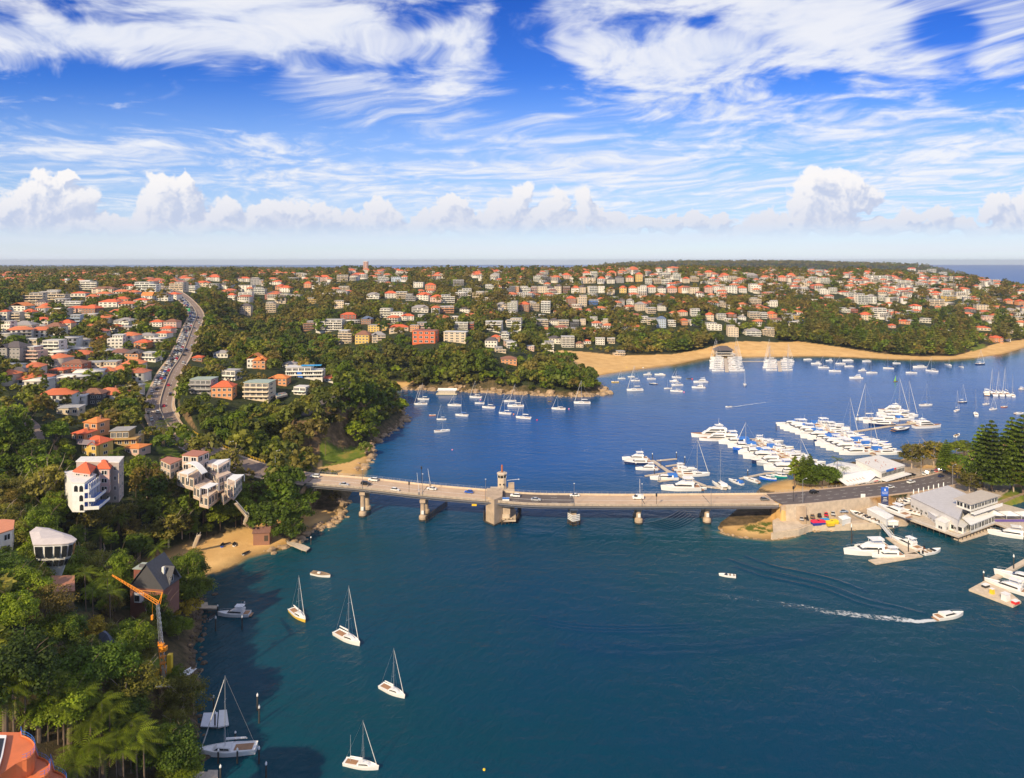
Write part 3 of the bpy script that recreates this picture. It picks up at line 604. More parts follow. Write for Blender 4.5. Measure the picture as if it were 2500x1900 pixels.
def house(x, y, wp, hp_, wall, roof, yaw=None, base=None, dep=None, desc=None, group='houses on the hills', cat='house'):
    q = hit(x, y) if base is None else (*P(x, y, base), base)
    if q is None: return None
    X, Y, Z = q; k = Y/F; w = wp*k; h = hp_*k; rnd = random.Random(int(x*13+y*7))
    yaw = R(rnd.uniform(-14, 14)) if yaw is None else R(yaw)
    w = max(6.5, w*.92); d = dep or min(max(w*.75, 8), 14); pitched = roof != 'F' and roof != 'V'
    rh = min(h*.34, w*.26) if pitched else .4; bh = max(3.0, h-rh*.8); fl = min(5, max(1, round(bh/3.1))); fh = bh/fl
    e = empty('house', (X, Y, Z), yaw); e['category'] = cat; e['group'] = group
    col = CW[wall]; j = rnd.uniform(.92, 1.06); col = tuple(c*j for c in col)
    b = MB(); style = rnd.random(); W = w/2
    if wall == 'O': roof = 'O'; pitched = False; bh = h-.4; fl = 3; fh = bh/3
    step = (not pitched) and fl >= 2 and style < .5 and roof != 'O'
    if step:
        cut = rnd.choice([-1, 1]); xa, xb = (-W, W*.35) if cut < 0 else (-W*.35, W)
        b.box(-W, 0, -3, W, d, bh-fh); b.box(xa, .8, bh-fh+.002, xb, d-.3, bh)
    else:
        b.box(-W, 0, -3, W, d, bh)
        if pitched and w > 9 and style > .45:
            s = rnd.choice([-1, 1]); xa, xb = sorted((s*W*.1, s*W*.92)); b.box(xa, -1.8, -3, xb, -.003, bh-.3)
    b.build('wall', MAT['paint'], e, color=col)
    r = MB(); rc = CR.get(roof, (.50,.48,.46)); 
    if roof in 'RGDNSA':
        hip(r, -W, 0, W, d, bh, rh)
        if w > 9 and style > .45: s = -1 if False else 1; gable(r, xa, -1.8, xb, d*.45, bh-.28, rh*.75, .4, 'y')
        rm = 'tile'
    elif roof == 'g': gable(r, -W, 0, W, d, bh, rh*1.4, .5, 'y' if style < .6 else 'x'); b2 = MB(); rm = 'tile'; rc = CR['A']
    else:
        if step: flat(r, xa, .8, xb, d-.3, bh+.002, .5, .3)
        else: flat(r, -W, 0, W, d, bh+.002, rnd.uniform(.1, .7), .35)
        rm = 'paint'; kk = rnd.choice([.62, .5, .4, .34]); rc = (kk, kk*.97, kk*.93)
        if roof == 'V': rc = CR['V']
        if roof == 'O': rc = (.36, .12, .07)
    ro = r.build('roof', MAT[rm], e, color=rc)
    if pitched and rnd.random() < .4: MB().box(W*.4, d*.5, bh, W*.4+.8, d*.5+.8, bh+rh+.9).build('chimney', MAT['paint'], ro, color=CW['b'])
    near = Y < 620
    bal = (roof in 'FGV' and rnd.random() < .75 and fl >= 2)
    n = max(2, min(5 if near else 4, round(w/3.3)))
    for f in range(fl):
        z0 = f*fh; top = step and f == fl-1; xa_, xb_ = (xa, xb) if top else (-W, W); yy = .8 if top else 0.
        ww = (xb_-xa_)/n; wide = bal and f > 0; m = max(1, n-1) if wide else n; ww = (xb_-xa_)/m
        proj = [(-1.8, xa, xb)] if (pitched and w > 9 and style > .45 and roof != 'g') else []
        for i in range(m):
            xc = xa_+ww*(i+.5); ya = yy
            if proj and proj[0][1] < xc < proj[0][2]:
                ya = -1.8; xc = min(max(xc, proj[0][1]+ww*.42), proj[0][2]-ww*.42)
            win(e, xc, z0+fh*(.10 if wide else .26), ww*(.84 if wide else .55), fh*(.72 if wide else .52), ya-.03, 0, WIN2 if wide else None)
    if bal:
        for f in range(1, fl):
            z0 = f*fh; o = 1.5 if not step or f < fl-1 else 1.
            a_, b_ = (-W, W) if f < fl-1 or not step else (-W, W)
            o += .6; bb = MB().box(a_-.15, -o, z0-.22, b_+.15, -.004 if not (step and f == fl-1) else .79, z0-.02); bb.box(a_-.12, -o, z0-.018, b_+.12, -o+.08, z0+.75)
            bb.build('balcony', MAT['paint'], e, color=tuple(min(.8, c*1.12) for c in col))
    if near or w > 16:                  # side windows
        for f in range(fl):
            s = 1 if x < CX else -1; win(e, s*(W+.03), f*fh+fh*.28, d*.28, fh*.45, d*.4, R(90*s))
    PROT.append((x-wp/2, x+wp/2, y-hp_, y, Y))
    desc = desc or f"{NW[wall]} {FW[fl]} house with {'brown' if roof == 'O' else ''} {NR.get(roof, 'flat roof')}".replace('  ', ' ')
    LAB.append((e, desc, x, y)); e['_w'] = w
    return e
TA = [(40,622,85,105,'w','F'),(160,612,165,85,'c','G'),(95,515,110,65,'c','F'),(25,520,60,85,'w','R'),(205,492,100,60,'c','R'),(310,545,140,50,'w','R'),(560,545,110,75,'l','F'),(500,610,100,95,'c','R'),(400,625,140,85,'w','N'),(320,605,70,60,'c','G'),
 (75,810,180,120,'g','D'),(235,832,140,115,'p','F'),(390,782,140,115,'w','F'),(235,702,110,45,'c','F'),(620,712,140,55,'w','G'),(885,730,120,105,'w','F'),(940,560,150,60,'w','G'),(880,605,70,55,'w','R'),
 (600,452,190,45,'p','R'),(680,475,130,75,'b','R'),(830,412,160,55,'w','R'),(930,385,110,50,'o','R'),(1080,388,110,42,'w','R'),(1130,362,90,55,'w','g'),(250,385,150,85,'c','F'),(400,355,200,65,'c','F'),(310,402,90,45,'p','D'),(130,442,150,55,'w','g'),(560,402,120,35,'w','F'),(340,430,60,45,'p','R'),
 (680,275,150,60,'w','F'),(790,302,180,45,'c','N'),(1120,292,180,75,'w','F'),(1360,282,120,65,'c','F'),(970,275,120,38,'w','R'),(1240,362,120,55,'w','D'),(1325,345,90,45,'w','R'),(1205,232,90,35,'w','G'),(420,318,120,40,'w','F'),(600,330,120,35,'w','R'),
 (1200,562,100,48,'w','R'),(1310,567,110,58,'p','N'),(1275,612,100,50,'p','R'),(1120,672,140,55,'w','G'),(1240,645,110,45,'w','R'),(1085,727,120,58,'o','R'),(1020,832,130,88,'o','D'),(1145,832,130,70,'w','F'),
 (130,1002,125,115,'B','D'),(430,930,130,42,'b','R'),(555,907,170,80,'r','N'),(700,892,150,55,'c','F'),(820,902,150,70,'c','F'),(410,1022,80,75,'w','G'),(690,1165,190,110,'d','N'),(850,1110,90,70,'y','N'),
 (520,1242,170,55,'c','F'),(1545,1082,180,115,'g','V'),(1710,1112,170,115,'o','R'),(1760,978,130,80,'w','F'),(1700,802,120,50,'w','G'),(1975,1132,210,140,'c','V'),(2140,1012,150,70,'o','A'),(1960,882,120,95,'w','g'),(1520,830,80,40,'b','R'),
 (1890,362,110,65,'w','F'),(1890,292,120,50,'w','F'),(1740,272,110,45,'w','D'),(1560,252,110,40,'c','R'),(1460,292,100,45,'w','F'),(2000,312,90,55,'w','F'),(2085,350,90,55,'r','D'),(1980,242,100,55,'g','F'),(1780,352,60,45,'w','R'),(2160,382,100,55,'c','D'),(2090,452,85,80,'c','F'),(1890,472,90,85,'c','D'),(1640,210,110,40,'w','R'),(1880,215,90,35,'w','R'),(2160,280,80,40,'o','R'),(1400,215,80,35,'w','R')]
TB = [(300,297,90,48,'w','R'),(475,262,60,45,'o','R'),(600,212,90,45,'p','R'),(870,192,120,42,'w','R'),(745,212,90,50,'c','F'),(510,387,70,48,'y','F'),(760,292,90,42,'c','F'),(980,347,110,45,'w','G'),(1120,342,100,52,'w','R'),(1200,347,90,55,'c','F'),(1270,362,80,52,'g','F'),(1365,357,110,55,'w','R'),(1465,372,100,52,'p','R'),(1560,377,110,62,'w','F'),(1690,322,110,55,'w','F'),(1790,342,90,52,'c','F'),(1425,277,90,48,'o','R'),
 (485,592,90,72,'b','F'),(640,602,220,95,'w','F'),(765,692,115,100,'c','F'),(895,692,120,90,'y','N'),(1025,682,110,75,'c','G'),(790,502,130,45,'r','R'),(930,542,90,55,'b','S'),(985,602,100,52,'y','F'),(1060,592,90,62,'y','A'),(1180,607,160,55,'c','R'),(1300,602,80,52,'o','F'),(1375,592,110,62,'p','F'),
 (1372,692,200,100,'O','F'),(1610,682,190,80,'c','F'),(1075,492,90,72,'w','F'),(1165,502,110,52,'w','F'),(1250,512,100,45,'w','R'),(1345,452,140,52,'w','G'),(1550,457,120,52,'o','F'),(1690,452,90,38,'w','D'),(1660,582,110,52,'w','F'),(1735,582,50,55,'r','F'),(1910,602,130,80,'w','F'),(2060,572,130,75,'c','F'),(1890,722,100,72,'w','D'),(1925,672,70,42,'o','R'),(1965,762,90,42,'c','F'),(2000,662,60,62,'w','F'),(2050,732,80,52,'w','F'),(2030,852,130,55,'o','N'),
 (240,240,80,35,'w','R'),(1060,210,90,35,'w','F'),(1170,215,110,38,'l','F'),(1180,150,60,30,'w','R'),(1480,180,60,35,'p','R'),(1780,185,80,45,'w','R'),(1640,245,90,45,'g','F'),(1880,270,70,35,'w','F'),(1030,160,80,35,'w','F'),(1330,260,80,40,'w','F'),(420,180,70,35,'c','F'),(820,150,60,30,'w','R'),(1920,190,70,40,'w','G'),(720,420,80,60,'c','F'),(450,962,300,88,'w','F'),(415,1088,110,62,'w','F'),(105,885,110,85,'o','A'),(335,885,110,48,'w','G'),(560,905,90,50,'c','F'),(640,990,70,40,'w','R')]
def row(y, h, L): return [(x, y+dy, w, h+dh, c, r) for x, w, c, r, dy, dh in [(l+(0, 0))[:6] if len(l) == 4 else (l+(0,))[:6] for l in L]]
TC = row(302, 52, [(150,70,'d','F'),(185,60,'o','F'),(260,85,'w','F'),(322,60,'p','F'),(392,80,'c','F'),(452,75,'w','D'),(510,60,'c','D',0,12),(578,60,'b','F'),(645,65,'w','R'),(702,58,'c','D',0,5),(785,70,'w','F'),(847,55,'w','F'),(922,60,'c','g',15),(1015,60,'y','R'),(1090,68,'w','R'),(1165,68,'w','F',8,16),(1240,68,'w','R',0,6),(1315,66,'w','D'),(1397,75,'p','R'),(1480,56,'o','R'),(1565,76,'c','F',10),(1675,64,'p','R',0,4),(1750,74,'w','F'),(1850,96,'w','F'),(1940,70,'w','R'),(2040,90,'w','F',0,20)])
TC += row(215, 44, [(350,58,'w','F'),(425,72,'d','F'),(505,66,'w','R'),(580,66,'p','R',-20),(755,104,'c','F',12),(847,64,'w','R',8),(920,64,'w','D',14),(995,62,'g','D',10,10),(1065,64,'c','R'),(1140,56,'y','R',0,24),(1210,56,'w','F',20),(1280,60,'c','F',16),(1350,84,'w','F',20,-4),(1430,62,'w','F',-14,12),(1505,52,'c','R',10),(1570,62,'c','F'),(1655,60,'w','F',20),(1715,52,'d','R',10),(1880,84,'c','F'),(1800,70,'c','R',-20),(2010,84,'g','G',-20),(735,62,'w','R',-35),(790,56,'w','F',-35),(925,76,'o','R',-38),(1335,104,'w','F',-30),(1685,80,'c','R',-40)])
TC += row(440, 66, [(80,78,'c','G',-18,-20),(160,80,'w','F',0,10),(250,80,'b','R'),(335,72,'c','F'),(417,76,'w','F',14,22),(620,72,'b','R',-30,14),(702,76,'c','F',-30,26),(785,76,'B','F',-45,-26),(1000,56,'g','D',-40,-14),(1070,60,'w','G',-45,-20),(1155,76,'c','G',0,0),(1235,72,'c','F',20,-20),(1315,70,'w','D',0,-10),(2035,94,'c','F',-50,-14),(2170,80,'w','F',-30,-16),(1780,60,'c','F',-30,-20)])
TC += row(550, 48, [(42,84,'w','F',40,22),(172,120,'w','F',30,20),(390,104,'c','F',5),(480,74,'w','D'),(557,84,'c','F',10),(642,74,'d','F',10),(705,46,'c','F'),(790,56,'w','F',-30,-14),(875,56,'c','F'),(1180,60,'w','F',-20),(1240,84,'c','F',-5),(1310,76,'l','S',20,36),(1390,66,'w','F',10),(1480,74,'c','R',-70,-4),(1492,54,'o','R',0),(1572,70,'w','F',-70,10),(1582,104,'w','F',10),(1685,66,'c','R',-35,10),(1775,72,'w','F',-40),(1855,76,'b','R',-60,-14),(1935,60,'w','G',-40,-16),(1720,124,'w','F',40,10),(1865,86,'c','F',90,40),(2020,130,'w','G',85,8),(2138,90,'c','F',85,18),(2030,84,'c','F',-50,4),(2100,62,'w','F',-50,0),(2165,80,'o','R',-50,4)])
TC += [(490,692,100,54,'w','D'),(590,722,104,84,'w','F'),(432,747,104,70,'w','F'),(680,722,64,42,'c','N'),(838,702,76,52,'w','F'),(922,692,64,42,'c','F'),(150,722,104,52,'p','F'),(95,652,80,42,'w','F'),(740,695,60,30,'w','R'),(300,745,60,35,'p','F'),
 (990,785,90,34,'c','F'),(1010,140,56,30,'w','R'),(1095,135,80,28,'w','R'),(1212,152,44,26,'p','R'),(1390,128,94,26,'w','R'),(230,128,70,24,'w','R'),(150,128,54,24,'w','R'),(40,150,50,26,'w','R'),(700,118,60,22,'w','R'),(1290,135,40,24,'w','R')]
TD = [(395,512,76,50,'w','F'),(480,507,84,38,'y','F'),(415,205,56,55,'o','R'),(350,212,66,42,'p','R'),(488,212,58,38,'c','F'),(590,217,56,42,'w','F'),(675,227,76,42,'w','F'),(600,272,66,34,'r','R'),(675,312,78,48,'w','F'),(742,307,56,46,'w','F'),(490,252,104,36,'c','F'),(580,142,66,34,'w','D'),(660,152,66,28,'p','R'),(850,172,66,28,'w','R'),(1070,212,180,44,'w','F'),(1010,162,74,30,'w','R'),(1200,202,84,34,'w','R'),(920,232,104,34,'c','F'),(1280,242,120,38,'w','F'),(1200,292,66,36,'c','R'),(1285,312,84,46,'w','R'),(970,390,90,84,'w','F'),(1040,385,70,70,'w','G'),(890,332,84,34,'w','F'),(1130,362,64,40,'w','F'),(1255,372,84,38,'w','F'),(1380,432,84,40,'w','R'),(1000,512,84,58,'c','R'),(1100,502,104,84,'w','F'),(1182,472,54,42,'w','F'),(830,452,84,36,'w','F'),(900,452,60,36,'r','F'),(1540,402,114,52,'c','F'),(1545,332,74,42,'w','R'),(1612,322,64,36,'w','F'),(1680,316,70,36,'c','F'),(1650,362,94,40,'y','F'),(1765,347,84,32,'w','F'),(1795,452,94,36,'d','R'),(1895,432,94,38,'c','F'),(1925,512,100,34,'p','F'),(1450,532,94,34,'w','F'),(1290,542,84,30,'o','R'),(1345,542,64,34,'w','G'),(1200,572,54,28,'p','R'),(1600,600,50,22,'w','R'),(1900,592,104,30,'c','R'),(2118,452,74,30,'c','G'),(2190,445,56,44,'w','D'),(2190,525,56,40,'c','F'),(2190,392,56,36,'o','R'),(2015,682,76,46,'o','R'),(2082,672,60,36,'w','N'),(2090,612,70,28,'c','F'),(1500,140,70,24,'w','F'),(1350,130,70,22,'w','R'),(1430,150,60,24,'c','F'),(1590,160,60,22,'w','F'),(1530,215,60,26,'w','R'),(1430,215,70,28,'w','R'),(1640,205,60,24,'w','F'),(1900,225,60,22,'w','F'),(1990,225,80,28,'w','F'),(1750,300,60,26,'w','F'),(2100,385,56,36,'o','R'),(1120,300,60,34,'c','F'),(830,312,90,24,'w','R')]
SC = .3166
for T, ox in ((TA, 0), (TB, 600), (TC, 1200), (TD, 1800)):
    for x, y, wp, h, c, r in T: house(ox+x*SC, 620+y*SC, wp*SC, h*SC, c, r, dep=None)
# ---------------------------------------------------------------- roads
def frame_at(rp, s):
    L = np.r_[0, np.cumsum(np.linalg.norm(np.diff(rp, axis=0), axis=1))]; s = min(max(s, 0), L[-1]-1e-3)
    i = int(np.searchsorted(L, s, 'right')-1); f = (s-L[i])/(L[i+1]-L[i]); p = rp[i]+(rp[i+1]-rp[i])*f; d = rp[i+1]-rp[i]; d = d/np.linalg.norm(d[:2])
    return p, d, L[-1]
def strip(rp, o0, o1, dz, s0=0, s1=1e9, step=3., thick=0., b=None):
    b = b or MB(); T = frame_at(rp, 0)[2]; s1 = min(s1, T); n = max(1, int((s1-s0)/step)); pts = []
    for i in range(n+1):
        p, d, _ = frame_at(rp, s0+(s1-s0)*i/n); nx, ny_ = d[1], -d[0]; n2 = math.hypot(nx, ny_)
        for o in (o0, o1): pts.append((p[0]+nx/n2*o, p[1]+ny_/n2*o, p[2]+dz))
    if not thick: return b.poly(pts, [(2*i, 2*i+1, 2*i+3, 2*i+2) for i in range(n)])
    m = len(pts); lo = [(x, y, z-thick) for x, y, z in pts]; fs = []
    for i in range(n): a = 2*i; fs += [(a, a+1, a+3, a+2), (m+a+1, m+a, m+a+2, m+a+3), (a, a+2, m+a+2, m+a), (a+3, a+1, m+a+1, m+a+3)]
    return b.poly(pts+lo, fs+[(0, m, m+1, 1), (m-2, m-1, 2*m-1, 2*m-2)])
def dashes(rp, off, s0, s1, dz, gap=9., ln=3., w=.16, b=None):
    b = b or MB(); s = s0
    while s < s1: strip(rp, off-w/2, off+w/2, dz, s, s+ln, 3., b=b); s += gap
    return b
RM, RS = ROADS['main'][0], ROADS['spit'][0]; LM, LS = frame_at(RM, 0)[2], frame_at(RS, 0)[2]
tag(strip(RM, -7.7, 8.0, 0.03).build('road', MAT['asphalt_pale']), kind='structure')
tag(strip(RS, -7.6, 7.6, 0.03).build('road', MAT['asphalt']), kind='structure')
for k, m in (('point', 'asphalt'), ('lane', 'asphalt_pale')): tag(strip(ROADS[k][0], -ROADS[k][1]+.2, ROADS[k][1]-.2, .05).build('road', MAT[m]), kind='structure')
b = MB()
for o in (-5.0, -2.4, 4.4): dashes(RM, o, 120, LM, .036, b=b)
for o in (-4.2, 4.2): dashes(RS, o, 2, LS, .036, b=b)
dashes(RS, 0, 2, LS, .036, 6, 3, b=b)
for o in (-7.5, 7.8): strip(RM, o-.08, o+.08, .036, b=b)
tag(b.build('road_markings', MAT['line']), kind='structure')
b = MB(); strip(RM, -9.2, -7.75, .15, thick=.4, b=b); strip(RM, 8.05, 9., .15, thick=.4, b=b); strip(RS, -9.0, -7.65, .15, thick=.5, b=b); strip(RS, 7.65, 8.6, .15, thick=.5, b=b)
tag(b.build('pavement', MAT['deck_concrete']), kind='structure')
tag(strip(RM, .3, .75, .95, 110, LM, thick=.9).build('median_barrier', MAT['pale_concrete']), 'pale concrete barrier dividing the lanes of the hill road', 'barrier')
tag(strip(RM, 9.2, 9.6, 1.4, 150, 300, thick=3.).build('retaining_wall', MAT['pale_concrete']), 'pale concrete wall along the outer bend of the hill road', 'wall')
tag(strip(RS, 9.9, 10.4, .9, 0, 50, thick=11).build('retaining_wall', MAT['pale_concrete']), 'long cream concrete wall between the bridge approach and car park', 'wall')
def rail_fence(rp, off, s0, s1, h, mt, label, name='railing', rails=2, post=2.4, r=.06):
    e = empty(name, tuple(frame_at(rp, s0)[0]), 0, label, 'fence'); o = Vector(e.location); b = MB(); q = MB(); s = s0; prev = None
    while s <= s1:
        p, d, _ = frame_at(rp, s); n2 = math.hypot(d[0], d[1]); x, y, z = p[0]+d[1]/n2*off-o.x, p[1]-d[0]/n2*off-o.y, p[2]-o.z
        q.box(x-r, y-r, z-.3, x+r, y+r, z+h)
        if prev:
            for k in range(rails): zz = h*(k+1)/rails-.05; b.tube((prev[0], prev[1], prev[2]+zz), (x, y, z+zz), r*.8, n=4)
        prev = (x, y, z); s += post
    t_ = q.build('posts', MAT[mt], e); t_['kind'] = 'stuff'; b.build('rail', MAT[mt], e); return e
rail_fence(RM, 9.8, 40, 118, 1.2, 'yellow', 'yellow roadside railing above the trees near the cream terraces')
None; rail_fence(ROADS['point'][0], 3.4, 2, 40, 1.1, 'yellow', 'yellow railing on the curve of the point road')
rail_fence(RS, -9.3, 8, LS-25, 1.0, 'planks', 'low cream post and rail fence along the spit road', post=3.)
# ---------------------------------------------------------------- bridge
NE = [(763,1183,15.1),(890,1194,14),(1029,1210,12.1),(1188,1224,10.7),(1300,1233,10),(1430,1235,9.8),(1569,1236,9.8),(1890,1234,9.8)]
ne = np.array([(*P(x, y, z), z) for x, y, z in NE]); cl = ne+np.array([0, 7.5, 0]); cl[0] = RM[0]+np.array([0, 0, 0]); cl[-1] = RS[0]
f_ = []
for i in range(len(cl)-1):
    p0, p1, p2, p3 = cl[max(i-1, 0)], cl[i], cl[i+1], cl[min(i+2, len(cl)-1)]
    for s in np.linspace(0, 1, 6, endpoint=False): f_.append(.5*((2*p1)+(-p0+p2)*s+(2*p0-5*p1+4*p2-p3)*s*s+(-p0+3*p1-3*p2+p3)*s**3))
BR = np.array(f_+[cl[-1]]); LB = frame_at(BR, 0)[2]
def s_at_x(x): 
    L = np.r_[0, np.cumsum(np.linalg.norm(np.diff(BR, axis=0), axis=1))]; return float(np.interp(x, BR[:, 0], L))
def bx(px): return (px-CX)/F*330
bridge = empty('road_bridge', (0, 0, 0), 0, 'long low concrete road bridge crossing the harbour on pale piers', 'bridge')
s1, s2 = s_at_x(bx(1200)), s_at_x(bx(1400))
strip(BR, -6.9, 6.9, .02, 0, s1-.1, thick=.45).build('deck', MAT['deck_concrete'], bridge)
strip(BR, -6.9, 6.9, .02, s1, s2, thick=.45).build('lifting_span', MAT['asphalt'], bridge)
strip(BR, -6.9, 6.9, .02, s2+.1, LB, thick=.45).build('deck', MAT['deck_concrete'], bridge)
b = MB()
for o in (-3.4, 3.4): dashes(BR, o, 2, LB, .03, 9, 3, b=b)
strip(BR, -.22, -.08, .03, 0, LB, b=b); strip(BR, .08, .22, .03, 0, LB, b=b); b.build('lane_lines', MAT['line'], bridge)
strip(BR, 6.95, 7.35, .85, thick=.95).build('parapet', MAT['pale_concrete'], bridge)
strip(BR, -7.35, -6.95, .85, thick=.95).build('parapet', MAT['pale_concrete'], bridge)
strip(BR, 7.36, 8.1, -.25, thick=.5).build('kerb_beam', MAT['steel'], bridge)
strip(BR, -8.9, -7.36, .1, thick=.3).build('footway', MAT['alu'], bridge)
for o in (6.2, 2., -2., -6.2): strip(BR, o-.35, o+.35, -.5, thick=1.5).build('girder', MAT['steel'], bridge)
def brail(off, h, mt, par):
    b = MB(); s = 0; prev = None
    while s <= LB:
        p, d, _ = frame_at(BR, s); x, y, z = p[0]+d[1]*off, p[1]-d[0]*off, p[2]; b.box(x-.04, y-.04, z-.3, x+.04, y+.04, z+h)
        if prev:
            for q in (h, h*.6): b.tube((*prev[:2], prev[2]+q), (x, y, z+q), .035, n=4)
        prev = (x, y, z); s += 3.
    b.build('railing', MAT[mt], par)
brail(7.9, .9, 'steel', bridge); brail(-8.8, 1.3, 'alu', bridge)
for px in (890, 1029, 1188, 1200, 1396, 1400, 1569, 1727):       # expansion joints
    s = s_at_x(bx(px)); strip(BR, -6.9, 6.9, .028, s, s+.35).build('joint', MAT['dark'], bridge)
def column(par, x, y, z1, r=1.7, zb=0):
    b = MB(); b.lathe((x, y, zb), [(r*1.5, -4), (r*1.55, 1.6), (r*1.45, 2.1), (r, 2.6), (r*.92, z1-zb-1.2), (r*1.15, z1-zb)], 14); b.build('column', MAT['concrete'], par)
    MB().lathe((x, y, 0), [(r*1.58, -2), (r*1.58, .7)], 14).build('tide_band', MAT['pile'], par)
for px, y0, dy in ((885, 336.5, 9.), (1032, 331.5, 9.), (1560, 327.5, 8.), (1727, 328., 8.)):
    x = (px-CX)/F*y0; p = frame_at(BR, s_at_x(x))[0]; top = p[2]-2.05
    pr = add('pier', MB().box(x-1.3, y0-1, top-1.3, x+1.3, y0+dy+2, top).me('crosshead', MAT['concrete']), bridge)
    column(pr, x, y0+.8, top-1.29, 1.25); column(pr, x+.4, y0+dy, top-1.29, 1.25)
    MB().box(x-.6, y0-.62, 3.2, x+.6, y0-.5, 5.).build('depth_board', MAT['white'], pr)
# big bascule pier with its pointed nose
pr = add('bascule_pier', MB().prism([(-12.4,329.3),(-8.3,324.6),(-4.6,329.),(-4.6,341),(-12.4,341)], -4, 12.4).prism([(-4.59,329.4),(-.9,329.4),(-.9,341),(-4.59,341)], -4, 9.1).me('bascule_pier', MAT['concrete']), bridge)
MB().prism([(-13.1,329.6),(-8.3,324.4),(-4.9,328.6),(-1.,329.2),(-1.,341),(-13.1,341)], -4, .7).build('tide_band', MAT['pile'], pr)
b = MB().box(-4.55, 329.1, 8.4, -1.3, 329.35, 11.9); sb = b.build('notice_board', MAT['white'], pr); MB().box(-4.55, 329.04, 11.1, -1.3, 329.09, 11.9).build('blue_header', MAT['blue'], sb)
for i, (zz, hh) in enumerate(((8.7, .5), (8., .5), (7.3, .45), (6.5, .5), (5.6, .6))): MB().poly([(-10.6,327.45,zz),(-10.1,326.9,zz),(-10.1,326.9,zz+hh),(-10.6,327.45,zz+hh)], [(0,1,2,3)]).build('depth_mark', MAT['dark'], pr)
MB().box(-5.2, 329.0, 2., -1.2, 329.75, 4.).box(-1.25, 329.3, 1.5, 1.8, 341, 2.).box(-5.2, 326.6, 1.4, 1.8, 329.2, 1.9).build('landing', MAT['pale_concrete'], pr)
def fender(pts, h, par, m='dark_timber'):
    b = MB()
    for a, c in zip(pts, pts[1:]):
        for z in (.8, 1.8, 2.8, 3.8):
            if z < h: b.tube((*a, z), (*c, z), .22, n=4)
        n = max(2, int(math.dist(a, c)/1.6))
        for i in range(n+1): x = a[0]+(c[0]-a[0])*i/n; y = a[1]+(c[1]-a[1])*i/n; b.tube((x, y, -2), (x, y, h), .2, n=6)
    b.build('fender', MAT[m], par)
fender([(-4.9,326.3),(2.,328.5),(4.4,341),(3.,346)], 2.6, pr); fender([(-13.4,331),(-13.6,341)], 3.8, pr)
p2 = (1041-CX)/F*331; fender([(p2, 329), (p2+1.2, 333), (p2+8, 350)], 3., pr)
pr = add('pier', MB().box(27.2, 329, 5.0, 31, 341, 7.6).box(27.6, 330, -3, 30.6, 340, 5.).me('rest_pier', MAT['concrete']), bridge)
fender([(26.3,327.4),(28.3,323.8),(31.6,325.6),(32.4,331)], 2.3, pr)
b = MB()
for z in (2.5, 3.3, 4.1, 4.9): b.poly([(26.2,327.2,z),(28.3,323.5,z),(31.8,325.4,z),(31.8,325.4,z+.55),(28.3,323.5,z+.55),(26.2,327.2,z+.55)], [(0,1,4,5),(1,2,3,4)])
b.build('white_boards', MAT['white'], pr); MB().box(27.4, 328.4, 6., 31.2, 328.6, 7.).box(27.4, 328.4, 4.9, 27.6, 328.6, 8).build('guard_rail', MAT['white'], pr)
MB().box(bx(1152), 329.0, 7.9, bx(1164), 329.1, 8.8).build('clearance_sign', MAT['yellow'], bridge)
# control tower standing on the far side of the bascule pier
cx_, cy_ = -5., 346.4; ct = empty('control_tower', (cx_, cy_, 9.5), 0, 'pale octagonal bridge control tower with dark window band and rusty stack', 'tower')
oc = lambda r: [(r*math.cos(R(22.5+45*i)), r*math.sin(R(22.5+45*i))) for i in range(8)]
MB().prism(oc(2.25), -9, 6.6).prism(oc(2.3), 7.9, 8.4).prism([(-5.8,-2.2),(6.2,-2.2),(6.2,3),(-5.8,3)], -9, .9).build('wall', MAT['pale_concrete'], ct)
MB().prism(oc(2.15), 6.6, 7.9).build('window_band', MAT['glass'], ct); mu = MB()
for x, y in oc(2.26): mu.box(x-.07, y-.07, 6.6, x+.07, y+.07, 7.9)
mu.build('mullions', MAT['white'], ct)
MB().prism(oc(2.7), 8.4, 8.75).prism(oc(2.4), 8.75, 9.1, .8).build('roof', MAT['planks'], ct); MB().lathe((0,0,9.1), [(.42,-.1),(.42,3.6)], 10).build('stack', MAT['rust'], ct)
b = MB(); [b.box(-5.7+i*.9, -2.15, .9, -5.64+i*.9, -2.09, 2.) for i in range(14)]; b.box(-5.7, -2.15, 1.95, 6.1, -2.09, 2.02); b.build('railing', MAT['alu'], ct)
MB().box(3.2, -1.2, .9, 6.1, 2.4, 3.4).build('plant_room', MAT['concrete'], ct)
for s in (-1, 1): MB().poly([(s*.9-.35,-2.16,3.2),(s*.9+.35,-2.16,3.2),(s*.9+.35,-2.16,4.),(s*.9-.35,-2.16,4.)], [(0,1,2,3)]).build('window', MAT['glass'], ct)
MB().tube((2.3,0,5.), (8.4,0,5.6), .07).lathe((8.4,0,5.4), [(.25,0),(.25,.4)], 8).build('signal_arm', MAT['white'], ct)
# abutments
MB
ab = MB().box(-112, 339.5, 1, -99.5, 354, 12.9); tag(ab.build('abutment', MAT['concrete']), 'concrete abutment under the wooded west end of the bridge', 'abutment')
tag(MB().box(125.4, 323.4, .5, 137, 324.9, 9.6).box(125.4, 324.95, .5, 127.5, 339, 7.4).box(129.6, 323.1, .5, 130.1, 323.39, 9.4).build('abutment', MAT['concrete']), 'square concrete abutment where the bridge meets the sandy spit', 'abutment')
